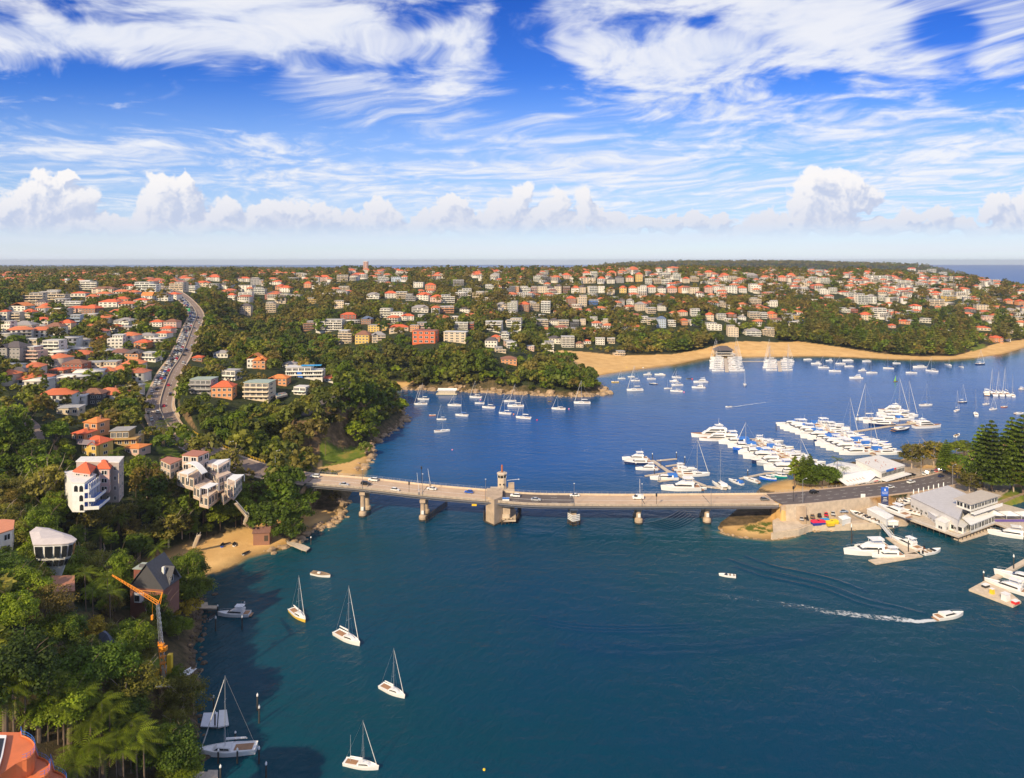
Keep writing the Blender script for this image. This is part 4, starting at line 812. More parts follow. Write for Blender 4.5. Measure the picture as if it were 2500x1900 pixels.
# lamps, signals and gates
def lamp(x, y, z, h, label, arm=0., col='steel', name='street_lamp', rz=0):
    e = empty(name, (x, y, z), rz, label, 'street lamp'); MB().tube((0,0,-.3), (0,0,h), .13, .08, 8).build('pole', MAT[col], e)
    if arm: MB().tube((0,0,h-.05), (arm*.5,0,h+.5), .06, n=6).tube((arm*.5,0,h+.5), (arm,0,h+.6), .05, n=6).build('arm', MAT[col], e)
    MB().box(arm-.3, -.15, h+(.5 if arm else 0), arm+.3, .15, h+(.66 if arm else .2)).build('lamp_head', MAT['white'], e); return e
for px, h, w_ in ((879,9,'second'),(1031,10,'third'),(1186,10,'fourth'),(1399,10,'fifth'),(1561,10,'sixth'),(1727,8,'seventh')):
    p, d, _ = frame_at(BR, s_at_x(bx(px))); lamp(p[0], p[1]-7.6, p[2]+.3, h, f'thin dark lamp post on the near parapet, {w_} pier from the left' if 0 else f'thin dark lamp post on the near bridge parapet above {dict([(879,"the leftmost pier"),(1031,"the pier with the long fender"),(1186,"the big pointed pier"),(1399,"the white boarded pier"),(1561,"the pier under the white van"),(1727,"the rightmost pier")])[px]}')
def gate(px, off, h, lean, label):
    p, d, _ = frame_at(BR, s_at_x(bx(px))); e = empty('boom_gate', (p[0], p[1]+off, p[2]+.1), 0, label, 'boom gate')
    MB().box(-.4, -.3, 0, .4, .3, 1.2).build('housing', MAT['steel'], e); MB().tube((0,0,1), (lean,0,h), .10, .06, 6).build('boom', MAT['white'], e); return e
gate(1022, -7.2, 10.5, -1., 'raised white boom gate on the near side by the traffic signals'); gate(1041, 7.2, 8.5, -1.2, 'raised white boom gate on the far side behind the white car'); gate(1570, 7.2, 8., -.1, 'raised white boom gate beside the white van on the bridge')
def signal(px, off, label, h=4.5):
    p, d, _ = frame_at(BR, s_at_x(bx(px))) if px < 1890 else (P(px, 1225, 9.5)+(9.5,), 0, 0); e = empty('traffic_signal', (p[0], p[1]+off, p[2]), 0, label, 'traffic light')
    MB().tube((0,0,0), (0,0,h), .09, n=6).build('pole', MAT['dark'], e); MB().box(-.35, -.2, h-.1, .35, .2, h+1.3).build('signal_head', MAT['dark'], e)
signal(997, -7.2, 'dark traffic signal on the near kerb left of the boom gate'); signal(1596, -7.2, 'dark traffic signal on the near kerb past the white van'); signal(1018, 7.3, 'tall dark signal mast with cameras beyond the far parapet', 8.); signal(1937, 0, 'dark signal post at the spit end of the bridge', 6.)
# ---------------------------------------------------------------- cars
def car_meshes():
    out = {}
    for ty, L, Wd, Hh, prof, gl in (('hatch', 4.1, 1.75, 1.5, [(-2.05,.35),(2.05,.3),(2.05,.75),(1.2,.95),(-2.0,1.0)], [(1.1,.93),(.35,1.45),(-1.4,1.48),(-1.95,.98)]),
                       ('sedan', 4.6, 1.8, 1.45, [(-2.3,.35),(2.3,.3),(2.3,.75),(1.25,.92),(-1.6,.97),(-2.3,.95)], [(1.15,.90),(.4,1.4),(-.9,1.42),(-1.65,.95)]),
                       ('suv', 4.7, 1.9, 1.75, [(-2.35,.4),(2.35,.4),(2.35,1.0),(1.3,1.15),(-2.3,1.2)], [(1.2,1.12),(.5,1.7),(-2.0,1.74),(-2.25,1.18)]),
                       ('van', 5.2, 2.0, 2.3, [(-2.6,.4),(2.6,.4),(2.6,1.1),(1.9,1.35),(-2.6,1.4)], [(1.85,1.3),(1.1,2.2),(-2.55,2.25),(-2.6,1.38)])):
        b = MB(); n = len(prof); h = Wd/2
        b.loft([[(x, -h*k, z) for x, z in prof] for k in (1,)]+[[(x, h, z) for x, z in prof]])
        top = gl[1:3]; b.poly([(top[0][0]-.05, -h*.78, top[0][1]+.01), (top[1][0]+.05, -h*.78, top[1][1]+.01), (top[1][0]+.05, h*.78, top[1][1]+.01), (top[0][0]-.05, h*.78, top[0][1]+.01),
                (top[0][0]-.05, -h*.78, top[0][1]+.05), (top[1][0]+.05, -h*.78, top[1][1]+.05), (top[1][0]+.05, h*.78, top[1][1]+.05), (top[0][0]-.05, h*.78, top[0][1]+.05)], [(0,1,2,3),(7,6,5,4),(0,4,5,1),(1,5,6,2),(2,6,7,3),(3,7,4,0)])
        if ty == 'van': b.box(-2.55, -h*.96, 1.35, .3, h*.96, 2.2)
        g = MB(); lo = [(gl[0][0], gl[0][1]), (gl[3][0], gl[3][1])]; hi = [gl[1], gl[2]]; q = .92
        g.poly([(lo[0][0],-h*q,lo[0][1]),(lo[1][0],-h*q,lo[1][1]),(lo[1][0],h*q,lo[1][1]),(lo[0][0],h*q,lo[0][1]),(hi[0][0],-h*.8,hi[0][1]),(hi[1][0],-h*.8,hi[1][1]),(hi[1][0],h*.8,hi[1][1]),(hi[0][0],h*.8,hi[0][1])], [(0,3,2,1),(4,5,6,7),(0,1,5,4),(1,2,6,5),(2,3,7,6),(3,0,4,7)])
        out[ty] = (b.me('body', MAT['gloss']), g.me('windows', MAT['glass']), L, Wd)
    return out
CARM = car_meshes(); _w = MB(); _w.tube((0,-.11,0), (0,.11,0), .33, n=12); WHEEL = _w.me('wheel', MAT['rubber']); _w = MB(); _w.tube((0,-.125,0), (0,.125,0), .19, n=8); RIM = _w.me('rim', MAT['alu'])
CC = {'white': (.80,.80,.78), 'silver': (.48,.49,.51), 'black': (.018,.018,.02), 'grey': (.14,.15,.16), 'red': (.60,.02,.05), 'blue': (.02,.10,.50), 'navy': (.02,.03,.10), 'yellow': (.80,.55,.02), 'bronze': (.22,.15,.10), 'pale blue': (.30,.38,.52)}
TY = {'hatch': 'hatchback', 'sedan': 'sedan', 'suv': 'four wheel drive', 'van': 'van'}
def car(x, y, z, rz, ty, col, label=None, pitch=0., wheels=True, group=None, name='parked_car'):
    e = empty(name, (x, y, z+.02), 0, label, 'van' if ty == 'van' else 'car', group); e.rotation_euler = (0, -pitch, rz); bm, gm, L, Wd = CARM[ty]
    add('body', bm, e, color=CC[col]); add('windows', gm, e)
    if wheels:
        for sx in (-1, 1):
            for sy in (-1, 1): w_ = add('wheel', WHEEL, e, (sx*L*.31, sy*(Wd/2-.06), .33)); add('rim', RIM, w_)
    return e
def bridge_car(px, lane, ty, col, label, back=False):
    p, d, _ = frame_at(BR, s_at_x(bx(px))); a = math.atan2(d[1], d[0]); car(p[0]-d[1]*lane*-1*0-0, p[1]+lane, p[2]+.02, a+(math.pi if back else 0), ty, col, label, math.atan2(d[2], 1)*(-1 if back else 1), name='car' if ty != 'van' else 'van', group='cars crossing the bridge')
for a in [(741,3.2,'suv','white','white four wheel drive under the tree at the bridge entrance',1),(829,-5.2,'sedan','silver','silver sedan on the near lane at the left of the bridge',0),(881,-1.6,'suv','black','black four wheel drive beside the white wagon on the bridge',0),(893,5.,'suv','white','white four wheel drive wagon in the far lane of the bridge',1),
          (960,-5.3,'hatch','white','white hatchback on the near lane left of the traffic signal',0),(1048,1.8,'sedan','white','white sedan between the boom gates of the bridge',1),(1142,1.8,'hatch','blue','bright blue hatchback in the middle of the bridge',1),(1258,2.,'suv','white','white car just right of the control tower',1),
          (1308,-1.6,'sedan','silver','silver sedan on the dark lifting span',0),(1406,5.2,'sedan','white','white car in the far lane at the end of the lifting span',1),(1560,2.,'van','white','white delivery van near the raised white boom',1),(1869,-1.,'hatch','grey','grey hatchback at the spit end of the bridge',0)]: bridge_car(*a)
def road_car(px, py, lane_hint, ty, col, label, flip=0, z=5., group='cars on and beside the spit road'):
    q = hit(px, py); d = segdist(np.array([q[0]]), np.array([q[1]]), RS[:, :2], False)[1][0]; d = min(d, len(RS)-2); v = RS[d+1]-RS[d]; return car(q[0], q[1], q[2]+(.3 if lane_hint else .1), math.atan2(v[1], v[0])+R(lane_hint or 0)*0+flip, ty, col, label, name='car', group=group)
for x, y, on, ty, col, lb in [(592,650,1,'suv','black','black four wheel drive on the spit road below the trees'),(1180,610,1,'sedan','white','white sedan passing behind the blue marina sign'),(1340,572,1,'suv','white','white wagon on the spit road in front of the cafe'),(1573,525,1,'hatch','navy','dark blue car at the bend of the spit road')]: road_car(1800+x*SC, 1000+y*SC, on, ty, col, lb)
for x, y, ty, col, lb, rz in [(495,838,'hatch','silver','silver hatchback at the left end of the harbourside car park row',70),(530,828,'sedan','black','black sedan second from the left in the car park row',70),(578,822,'suv','bronze','bronze four wheel drive in the middle of the car park row',70),(632,812,'sedan','black','black sedan beside the red car in the car park row',70),(684,806,'hatch','red','red hatchback in the harbourside car park row',70),(737,798,'hatch','silver','silver hatchback at the right end of the car park row',70),(815,783,'sedan','pale blue','pale blue sedan parked alone under the cream wall',10),
        (1270,745,'suv','navy','dark blue car parked behind the boat on the hardstand',30),(1440,502,'sedan','white','white sedan at the left of the kerbside row by the pines',60),(1462,495,'suv','white','second white car of the kerbside row by the pines',60),(1505,486,'hatch','grey','grey car parked left of the red one by the pines',60),(1534,482,'hatch','red','small red car in the kerbside row by the pines',60),(1562,474,'suv','silver','silver car parked right of the red one by the pines',60),(1597,490,'sedan','black','black sedan parked in front of the silver car',60),(1618,460,'sedan','white','white sedan near the right end of the kerbside row',60),(1660,452,'suv','black','black car at the far end of the kerbside row',60),
        (1235,540,'hatch','grey','grey motorcar under the cafe awning',20),(1300,524,'sedan','black','black sedan parked right of the cafe',20),(1345,514,'suv','black','black wagon parked right of the cafe near the lamp post',20)]:
    q = hit(1800+x*SC, 1000+(y+(10 if y > 780 else 0))*SC); car(q[0], q[1], q[2]+.05, R(rz), ty, col, lb, group='parked cars on the spit')
rr = random.Random(4); queue = []
cols = ['white']*9+['silver']*7+['black']*4+['grey']*5+['red']*1+['blue']*2+['navy']*2+['bronze']
LN = {-6.3: 'left', -3.7: 'middle', -1.2: 'right'}
for off, wd in LN.items():
    s = 150+rr.random()*6
    while s < LM-70:
        dens = 1 if s > 210 else .55
        if rr.random() < .93*dens: queue.append((off, s, wd))
        s += 6.3+rr.random()*2.6 if s > 230 else 12+rr.random()*8
for off, ss in ((3., (112, 178, 232, 330, 352, 420, 470, 520, 541)), (6.2, (205, 300, 365, 455, 500))): queue += [(off, s, 'down') for s in ss]
for off, s, wd in queue:
    p, d, _ = frame_at(RM, s); n2 = math.hypot(d[0], d[1]); x, y = p[0]+d[1]/n2*off, p[1]-d[0]/n2*off; ty = rr.choice(['hatch', 'sedan', 'suv', 'sedan', 'van' if rr.random() < .3 else 'suv']); col = rr.choice(cols)
    if wd == 'down' and abs(s-178) < 1: col = 'red'
    if wd == 'down' and abs(s-232) < 1: col, ty = 'red', 'hatch'
    pit = math.atan2(d[2], n2); e = car(x, y, p[2]+.03, math.atan2(d[1], d[0]), ty, col, None, pit, wheels=p[1] < 520, group='traffic on the hill road', name='car')
    px, py = CX+x/y*F, HY+(H-p[2])/y*F
    LAB.append((e, f"{col} {TY[ty]} in the {wd} queue lane" if wd != 'down' else f"{col} {TY[ty]} on the open lanes", px, py))
for pts, hw in (ROADS['main'],):
    for q in pts[::2]:
        if q[1] > 425: px, py = CX+q[0]/q[1]*F, HY+(H-q[2])/q[1]*F; w_ = 6.5/q[1]*F; PROT.append((px-w_, px+w_, py-9, py+4, q[1]))
PROT.append((740, 900, 1150, 1200, 330)); PROT.append((780, 895, 1096, 1142, 425)); PROT.append((336, 378, 890, 908, 560)); PROT.append((345, 470, 900, 1050, 405))
# motorway sign gantry at the top of the hill, street lamps by the road
q = hit(462, 772); e = empty('road_sign', (q[0]-3, q[1], q[2]), 0, 'large green direction sign on a gantry over the queue', 'road sign'); k = q[1]/F
MB().box(-8, 0, 0, -7.7, .3, 9).box(-8, 0, 8.6, 4, .3, 8.9).build('gantry', MAT['steel'], e); pbr('sign_green', (.0, .28, .12), .4); MB().box(-1.5, -.1, 5.6, 4, .0-.01, 9.4).build('sign_panel', MAT['sign_green'], e)
for i, z in enumerate((8.4, 7.4, 6.5)): MB().box(-.9, -.14, z, 2.6-i*.6, -.105, z+.35).build('lettering', MAT['white'], e)
for s, lb in ((130, 'grey street lamp on the bend of the hill road below the orange roofs'), (205, 'grey street lamp beside the hill road left kerb'), (300, 'grey street lamp halfway up the hill road'), (400, 'grey street lamp high on the hill road')):
    p, d, _ = frame_at(RM, s); lamp(p[0]-11.5, p[1], p[2], 10, lb, 2.2, 'alu')
for px, py, lb, h in [(558,1122,'street lamp by the yellow railing at the bridge approach',9),(672,1145,'street lamp standing left of the bridge entrance',9),(711,1142,'street lamp right beside the bridge entrance trees',9),(1960,1229,'tall grey lamp post on the wall above the car park',11),(2249,1160,'lamp post beside the parked cars by the pines',10),(2326,1188,'lamp post in front of the pines at the road bend',11),(2335,1150,'lamp post with lit arm between the pines',12)]:
    q = hit(px, py); lamp(q[0], q[1], q[2], h, lb, 2.2, 'alu', rz=R(20))
# ---------------------------------------------------------------- boats
def hull_rings(L, B, fb, bow=.5, n=9, sheer=.25, stern=.82):
    rings = []
    for i in range(n):
        t_ = i/(n-1); x = -L/2+L*t_; k = stern+(1-stern)*min(1, t_*2.5) if t_ < .45 else max(.02, (1-((t_-.45)/.55)**2.1))
        b = B/2*k; z = fb*(1+sheer*(t_-.3)**2*2.4); xo = x+(.07*L*t_**3)
        rings.append([(xo, -b, z), (xo-.02*L*t_, -b*.86, .05), (x-.05*L*t_**2, 0, -.35), (xo-.02*L*t_, b*.86, .05), (xo, b, z)])
    return rings
def hull_me(L, B, fb, stripe=None, **k):
    b = MB(); r = hull_rings(L, B, fb, **k); m = len(r[0]); vs = [p for q in r for p in q]
    fs = [(i*m+j, (i+1)*m+j, (i+1)*m+j+1, i*m+j+1) for i in range(len(r)-1) for j in range(m-1)]; b.poly(vs, fs+[(0, 1, 2, 3, 4)]); return b.me('hull', MAT['gloss'])
def deck_me(L, B, fb, m='white', inset=.06, **k):
    b = MB(); r = hull_rings(L, B, fb, **k); vs = []
    for q in r: vs += [(q[0][0], q[0][1]*(1-inset), q[0][2]-.03), (q[4][0], q[4][1]*(1-inset), q[4][2]-.03)]
    b.poly(vs, [(2*i, 2*i+2, 2*i+3, 2*i+1) for i in range(len(r)-1)]); b2 = b
    g = []
    for q in r: g += [(q[0][0], q[0][1], q[0][2]+.12), (q[0][0], q[0][1]*(1-inset), q[0][2]+.12), (q[4][0], q[4][1]*(1-inset), q[4][2]+.12), (q[4][0], q[4][1], q[4][2]+.12), (q[0][0], q[0][1], q[0][2]-.1), (q[0][0], q[0][1]*(1-inset), q[0][2]-.1), (q[4][0], q[4][1]*(1-inset), q[4][2]-.1), (q[4][0], q[4][1], q[4][2]-.1)]
    f = []
    for i in range(len(r)-1):
        a = i*8; c = a+8; f += [(a, c, c+1, a+1), (a+2, c+2, c+3, a+3), (a+1, c+1, c+5, a+5), (a+2, a+6, c+6, c+2), (a, a+4, c+4, c), (a+3, c+3, c+7, a+7)]
    b.poly(g, f); return b.me('deck', MAT[m])
def taper_box(b, x0, x1, w0, w1, z0, z1, rf=.0, rb=.0, k=.85):      # cabin block: raked front rf, raked back rb
    return b.poly([(x0,-w0,z0),(x1,-w1,z0),(x1,w1,z0),(x0,w0,z0),(x0+rb,-w0*k,z1),(x1-rf,-w1*k,z1),(x1-rf,w1*k,z1),(x0+rb,w0*k,z1)], [(0,3,2,1),(4,5,6,7),(0,1,5,4),(1,2,6,5),(2,3,7,6),(3,0,4,7)])
BT = {}
def boat_type(k, parts, L): BT[k] = (parts, L)
L = 10.
b1 = taper_box(MB(), -.5, 3.2, 1.15, .55, .98, 1.5, .9, .1); b1w = taper_box(MB(), -.2, 2.6, 1.14, .72, 1.12, 1.36, .5, .1, .93)
mast = MB().tube((.8,0,1.0), (.8,0,13.5), .09, .055, 6); 
for z, s in ((5.2, .8), (9.2, .6)): mast.tube((.8,-s,z), (.8,s,z), .03, n=4)
boom = MB().tube((.7,0,2.3), (-3.3,0,2.35), .07, n=6); cover = MB().tube((.6,0,2.45), (-3.1,0,2.48), .22, .14, 6)
stay = MB()
for a, c in (((5.2,0,1.2),(.8,0,13.3)),((-4.8,0,1.1),(.8,0,13.4)),((.6,-1.5,1.1),(.8,0,9.4)),((.6,1.5,1.1),(.8,0,9.4))): stay.tube(a, c, .022, n=3)
furl = MB().tube((5.0,0,1.4), (.95,0,12.8), .10, .05, 5)
rail = MB()
for s in (-1, 1):
    for x in np.linspace(-4.6, 4.6, 7): rail.tube((x, s*1.45*(1 if x < 1 else (1-((x-1)/5.2)**2)), 1.), (x, s*1.45*(1 if x < 1 else (1-((x-1)/5.2)**2)), 1.65), .025, n=3)
cock = taper_box(MB(), -4.4, -1., .9, .8, .93, 1.0, 0, 0, 1)
sp = lambda m: [('hull', hull_me(L, 3.1, .95), None), ('deck', deck_me(L, 3.1, .95), None), ('cabin', b1.me('cabin', MAT['white']), None), ('cabin_window', b1w.me('cabin_window', MAT['glass']), 'cabin'), ('cockpit', cock.me('cockpit', MAT['teak']), None),
        ('mast', mast.me('mast', MAT['alu']), None), ('boom', boom.me('boom', MAT['alu']), 'mast'), ('sail_cover', cover.me('sail_cover', MAT[m]), 'mast'), ('rigging', stay.me('rigging', MAT['alu']), None)]
s1_, s2_ = sp('white'), sp('blue')
boat_type('sail', s1_+[('furled_sail', furl.me('furled_sail', MAT['white']), None)], 10); boat_type('sail_blue', s2_, 10)
L = 13.
c1 = taper_box(MB(), -4., 3.4, 1.75, 1.0, 1.35, 2.45, 2.2, .1); c1w = taper_box(MB(), -3.2, 2.75, 1.71, 1.24, 1.75, 2.2, 1.2, .1, .97); c2 = taper_box(MB(), -4.2, 1., 1.45, 1.2, 2.47, 3.1, 1.3, 0, .9); c3 = MB(); c3.box(-4.1, -1.4, 4.25, -.4, 1.4, 4.4)
arch = MB().tube((-3.9,-1.3,2.9), (-3.3,-1.3,4.3), .08, n=5).tube((-3.9,1.3,2.9), (-3.3,1.3,4.3), .08, n=5).tube((-.8,-1.2,3.), (-.7,-1.2,4.3), .05, n=5).tube((-.8,1.2,3.), (-.7,1.2,4.3), .05, n=5).lathe((-3.4,0,4.4), [(.3,0),(.3,.3)], 8).tube((-3.,0.5,4.4), (-3.2,.5,6.4), .02, n=3)
bowrail = MB()
for s in (-1, 1): bowrail.path([(1.5, s*1.75, 2.2), (4.6, s*1.1, 2.4), (6.6, s*.25, 2.5)], .03, 4)
swim = MB(); swim.box(-7.6, -1.6, .35, -6.45, 1.6, .5); ck = taper_box(MB(), -6.3, -4.1, 1.6, 1.7, 1.3, 1.37, 0, 0, 1)
base_c = [('hull', hull_me(L, 4.1, 1.3, stern=.9), None), ('deck', deck_me(L, 4.1, 1.3, stern=.9), None), ('cabin', c1.me('cabin', MAT['gelcoat']), None), ('cabin_window', c1w.me('cabin_window', MAT['glass']), 'cabin'), ('cockpit', ck.me('cockpit', MAT['teak']), None), ('bow_rail', bowrail.me('bow_rail', MAT['alu']), None), ('swim_platform', swim.me('swim_platform', MAT['teak']), None)]
boat_type('fly', base_c+[('flybridge', c2.me('flybridge', MAT['gelcoat']), None), ('hard_top', c3.me('hard_top', MAT['gelcoat']), 'flybridge'), ('radar_arch', arch.me('radar_arch', MAT['white']), 'flybridge')], 13)
boat_type('cruiser', base_c, 13)
cvr = taper_box(MB(), -6.2, -1., 1.75, 1.55, 1.5, 3., .8, .3, .8)
boat_type('covered', base_c[:5]+[('canopy', cvr.me('canopy', MAT['blue']), None)], 13)
L = 24.
y1 = taper_box(MB(), -8, 7, 2.7, 1.4, 2.2, 4., 2.5, .3); y1w = taper_box(MB(), -7, 5.6, 2.66, 1.75, 2.75, 3.6, 1.4, .2, .96); y2 = taper_box(MB(), -8.5, 3.6, 2.3, 1.8, 4.02, 5.9, 2.2, .2); y2w = taper_box(MB(), -6.6, 2.9, 2.27, 1.95, 4.5, 5.3, 1.3, .2, .96); y3 = taper_box(MB(), -6.5, 0, 1.8, 1.4, 5.92, 6.5, .8, 0, .9)
y4 = MB().box(-6.3, -1.7, 7.5, -1.5, 1.7, 7.7).tube((-5.8,-1.4,6.), (-5.2,-1.4,7.5), .12, n=5).tube((-5.8,1.4,6.), (-5.2,1.4,7.5), .12, n=5).lathe((-4.4,0,7.7), [(.5,0),(.55,.6),(.2,1.)], 8).tube((-3.6,0,7.7), (-3.9,0,12.), .05, n=4)
boat_type('yacht', [('hull', hull_me(24., 6.2, 2.1, stern=.92), None), ('deck', deck_me(24., 6.2, 2.1, 'teak', stern=.92), None), ('main_cabin', y1.me('cabin', MAT['gelcoat']), None), ('cabin_window', y1w.me('window', MAT['glass']), 'main_cabin'), ('upper_cabin', y2.me('cabin', MAT['gelcoat']), None), ('cabin_window', y2w.me('window', MAT['glass']), 'upper_cabin'), ('flybridge', y3.me('fly', MAT['gelcoat']), None), ('hard_top', y4.me('top', MAT['white']), 'flybridge')], 24)
L = 6.5
ws = taper_box(MB(), .2, 1.4, .85, .6, .82, 1.25, .7, 0, .8); eng = MB().box(-3.55, -.2, .4, -3.2, .2, 1.2); st = MB().box(-1.2, -.7, .72, -.6, .7, 1.1).box(-2.7, -.8, .72, -2.2, .8, 1.)
boat_type('runabout', [('hull', hull_me(6.5, 2.3, .75, stern=.9), None), ('deck', deck_me(6.5, 2.3, .75, stern=.9), None), ('windscreen', ws.me('windscreen', MAT['glass']), None), ('seats', st.me('seats', MAT['timber']), None), ('outboard_motor', eng.me('outboard', MAT['dark']), None)], 6.5)
boat_type('launch', [('hull', hull_me(7., 2.3, .8, stern=.75), None), ('deck', deck_me(7., 2.3, .8, 'timber', .16, stern=.75), None), ('seats', MB().box(-2.2,-.9,.8,-1.9,.9,.95).box(.4,-.9,.8,.7,.9,.95).me('seats', MAT['timber']), None), ('engine_box', MB().box(-1,-.35,.78,0,.35,1.15).me('box', MAT['white']), None)], 7)
boat_type('dinghy', [('hull', hull_me(3.4, 1.5, .42, stern=.9), None), ('floor', deck_me(3.4, 1.5, .36, 'dark', .3, stern=.9), None), ('outboard_motor', MB().box(-1.95,-.12,.2,-1.7,.12,.8).me('outboard', MAT['dark']), None)], 3.4)
wh = taper_box(MB(), -1.2, 1.3, .95, .85, 1.15, 2.7, .25, .1, .92); whw = taper_box(MB(), -1.0, 1.24, .95, .87, 1.8, 2.35, .1, .05, .97)
boat_type('fisher', [('hull', hull_me(9., 3.1, 1.15, stern=.85, sheer=.5), None), ('deck', deck_me(9., 3.1, 1.15, stern=.85, sheer=.5), None), ('wheelhouse', wh.me('wheelhouse', MAT['white']), None), ('wheelhouse_window', whw.me('window', MAT['glass']), 'wheelhouse'), ('roof', MB().box(-3.4,-1.1,2.72,1.5,1.1,2.8).me('roof', MAT['white']), None)], 9)
_h = hull_me(12., 1.7, 1.3, stern=.9).copy(); b = MB().box(-5, -1.9, 1.05, 2.6, 1.9, 1.55); taper_box(b, -4, 2.2, 2.3, 1.8, 1.56, 2.6, 1.6, .3)
boat_type('cat', [('hull', _h, None, (0, -2.5, 0)), ('hull', _h, None, (0, 2.5, 0)), ('bridge_deck', b.me('deck', MAT['gelcoat']), None), ('cabin_window', taper_box(MB(), -3.4, 1.9, 2.27, 1.98, 1.85, 2.3, .9, .2, .96).me('window', MAT['glass']), 'bridge_deck'), ('mast', mast.me('mast', MAT['alu']), None, (0,0,1.)), ('rigging', stay.me('rigging', MAT['alu']), None, (0,0,.6))], 12)
hb = MB().box(-7, -2.6, .2, 7, 2.6, .8); hb2 = MB().box(-6, -2.2, .81, 5.4, 2.2, 2.8)
boat_type('houseboat', [('hull', hb.me('hull', MAT['gloss']), None), ('saloon', hb2.me('saloon', MAT['planks']), None), ('roof', MB().box(-6.6,-2.5,2.81,6.4,2.5,3.).me('roof', MAT['white']), None), ('saloon_window', MB().box(-5.6,-2.24,1.6,5.,-2.21,2.4).me('window', MAT['glass']), 'saloon'), ('railing', MB().box(-6.6,-2.5,3.,6.4,-2.45,3.7).me('railing', MAT['white']), 'roof')], 14)
HC = {'white': (.80,.79,.77), 'navy': (.015,.03,.10), 'yellow': (.75,.50,.08), 'blue': (.02,.12,.60), 'teal': (.01,.28,.26), 'orange': (.70,.22,.05), 'cream': (.70,.60,.42), 'black': (.02,.02,.025), 'grey': (.40,.42,.45)}
BW = {'sail': 'sloop with bare mast', 'sail_blue': 'sloop with blue sail cover', 'fly': 'flybridge motor cruiser', 'cruiser': 'low motor cruiser', 'covered': 'motor cruiser under blue canopy', 'yacht': 'large three deck motor yacht', 'runabout': 'small open runabout', 'launch': 'open wooden launch', 'dinghy': 'tiny dinghy', 'fisher': 'fishing boat with wheelhouse', 'cat': 'sailing catamaran', 'houseboat': 'flat houseboat'}
BN = {'sail': 'sailing_boat', 'sail_blue': 'sailing_boat', 'yacht': 'motor_yacht', 'runabout': 'motor_boat', 'launch': 'launch', 'dinghy': 'dinghy', 'fisher': 'fishing_boat', 'cat': 'catamaran', 'houseboat': 'houseboat'}
def boat(ty, X, Y, L, hd, col='white', label=None, group=None, where=None, px=None, py=None, z=0., mast_h=None):
    parts, L0 = BT[ty]; s = L/L0; e = empty(BN.get(ty, 'motor_cruiser'), (X, Y, z), R(hd), label, 'sailing boat' if ty in ('sail', 'sail_blue', 'cat') else 'boat', group); e.scale = (s, s*(1.12 if s < .7 else 1), s)
    made = {}
    for p in parts:
        n, me, par = p[:3]; o = add(n, me, made.get(par, e), p[3] if len(p) > 3 else None, color=HC[col] if n in ('hull',) else HC['white'])
        if n == 'mast' and mast_h: o.scale[2] = mast_h/(13.5*s)
        if n == 'rigging' and mast_h: o.scale[2] = mast_h/(13.5*s)
        if n == 'furled_sail' and mast_h: o.scale[2] = mast_h/(13.5*s)
        made[n] = o
    if not label:
        if px is None: px, py = CX+X/Y*F, HY+H/Y*F
        LAB.append((e, f"{col} {BW[ty]}" + (' '+where if where else ''), px, py))
    return e
def moored(ox, oy, L_, base_hd, grp, oxs=SC):
    for a in L_:
        x, y, ln, mh, ty = a[:5]; col = a[5] if len(a) > 5 else 'white'; hd = a[6] if len(a) > 6 else base_hd+random.uniform(-14, 14)
        px, py = ox+x*SC, oy+y*SC; X, Y = P(px, py-1.); k = Y/F; L = ln*SC*k/max(.35, abs(math.cos(R(hd)))); L = min(max(L, 2.6), 26)
        if ty == 's': ty = 'sail' if random.random() < .7 else 'sail_blue'
        if ty == 'm': ty = random.choice(['fly', 'cruiser', 'cruiser'])
        boat(ty, X, Y+.8, L, hd, col, group=grp, px=px, py=py, mast_h=(mh*SC*k*1.02 if mh and 'sail' in ty or ty == 'cat' and mh else None))
random.seed(11)
moored(600, 620, [(1370,1130,85,130,'s'),(1350,1168,95,150,'s'),(1550,1088,160,0,'houseboat','cream',178),(1612,1178,100,85,'s'),(1775,1115,90,130,'s'),(1805,1160,70,90,'s'),(1875,1195,95,150,'s'),(1668,1255,95,155,'s'),(1510,1285,70,120,'s'),(1510,1378,112,90,'sail_blue','white',15),(1440,1252,48,0,'runabout','orange'),(2040,1145,90,50,'s'),(2085,1185,120,175,'s'),(2002,1240,90,150,'s'),(2145,1275,110,180,'s')], 176, 'boats on the cove moorings')
moored(1200, 620, [(520,1205,100,115,'s'),(703,1160,120,180,'s'),(1110,1060,120,190,'s'),(1005,968,55,70,'s'),(955,995,55,0,'runabout','yellow'),(1080,955,50,0,'m'),(1112,985,65,115,'s'),(1205,938,60,0,'m'),(1235,972,65,60,'s'),(1302,940,75,0,'m'),(1250,1010,55,0,'cruiser','navy',160),(1430,960,65,75,'s'),(1410,990,60,0,'m'),(1435,1020,85,110,'s'),(1363,1045,60,70,'s'),(1430,1068,85,110,'s'),(1615,997,105,0,'fly'),(1600,1040,95,0,'fly'),(1520,970,38,0,'dinghy','grey'),(1955,1020,30,130,'s','white',255),(1832,1187,48,0,'runabout','white',188),(450,1144,26,0,'dinghy','yellow')], 178, 'boats moored off the long beach')
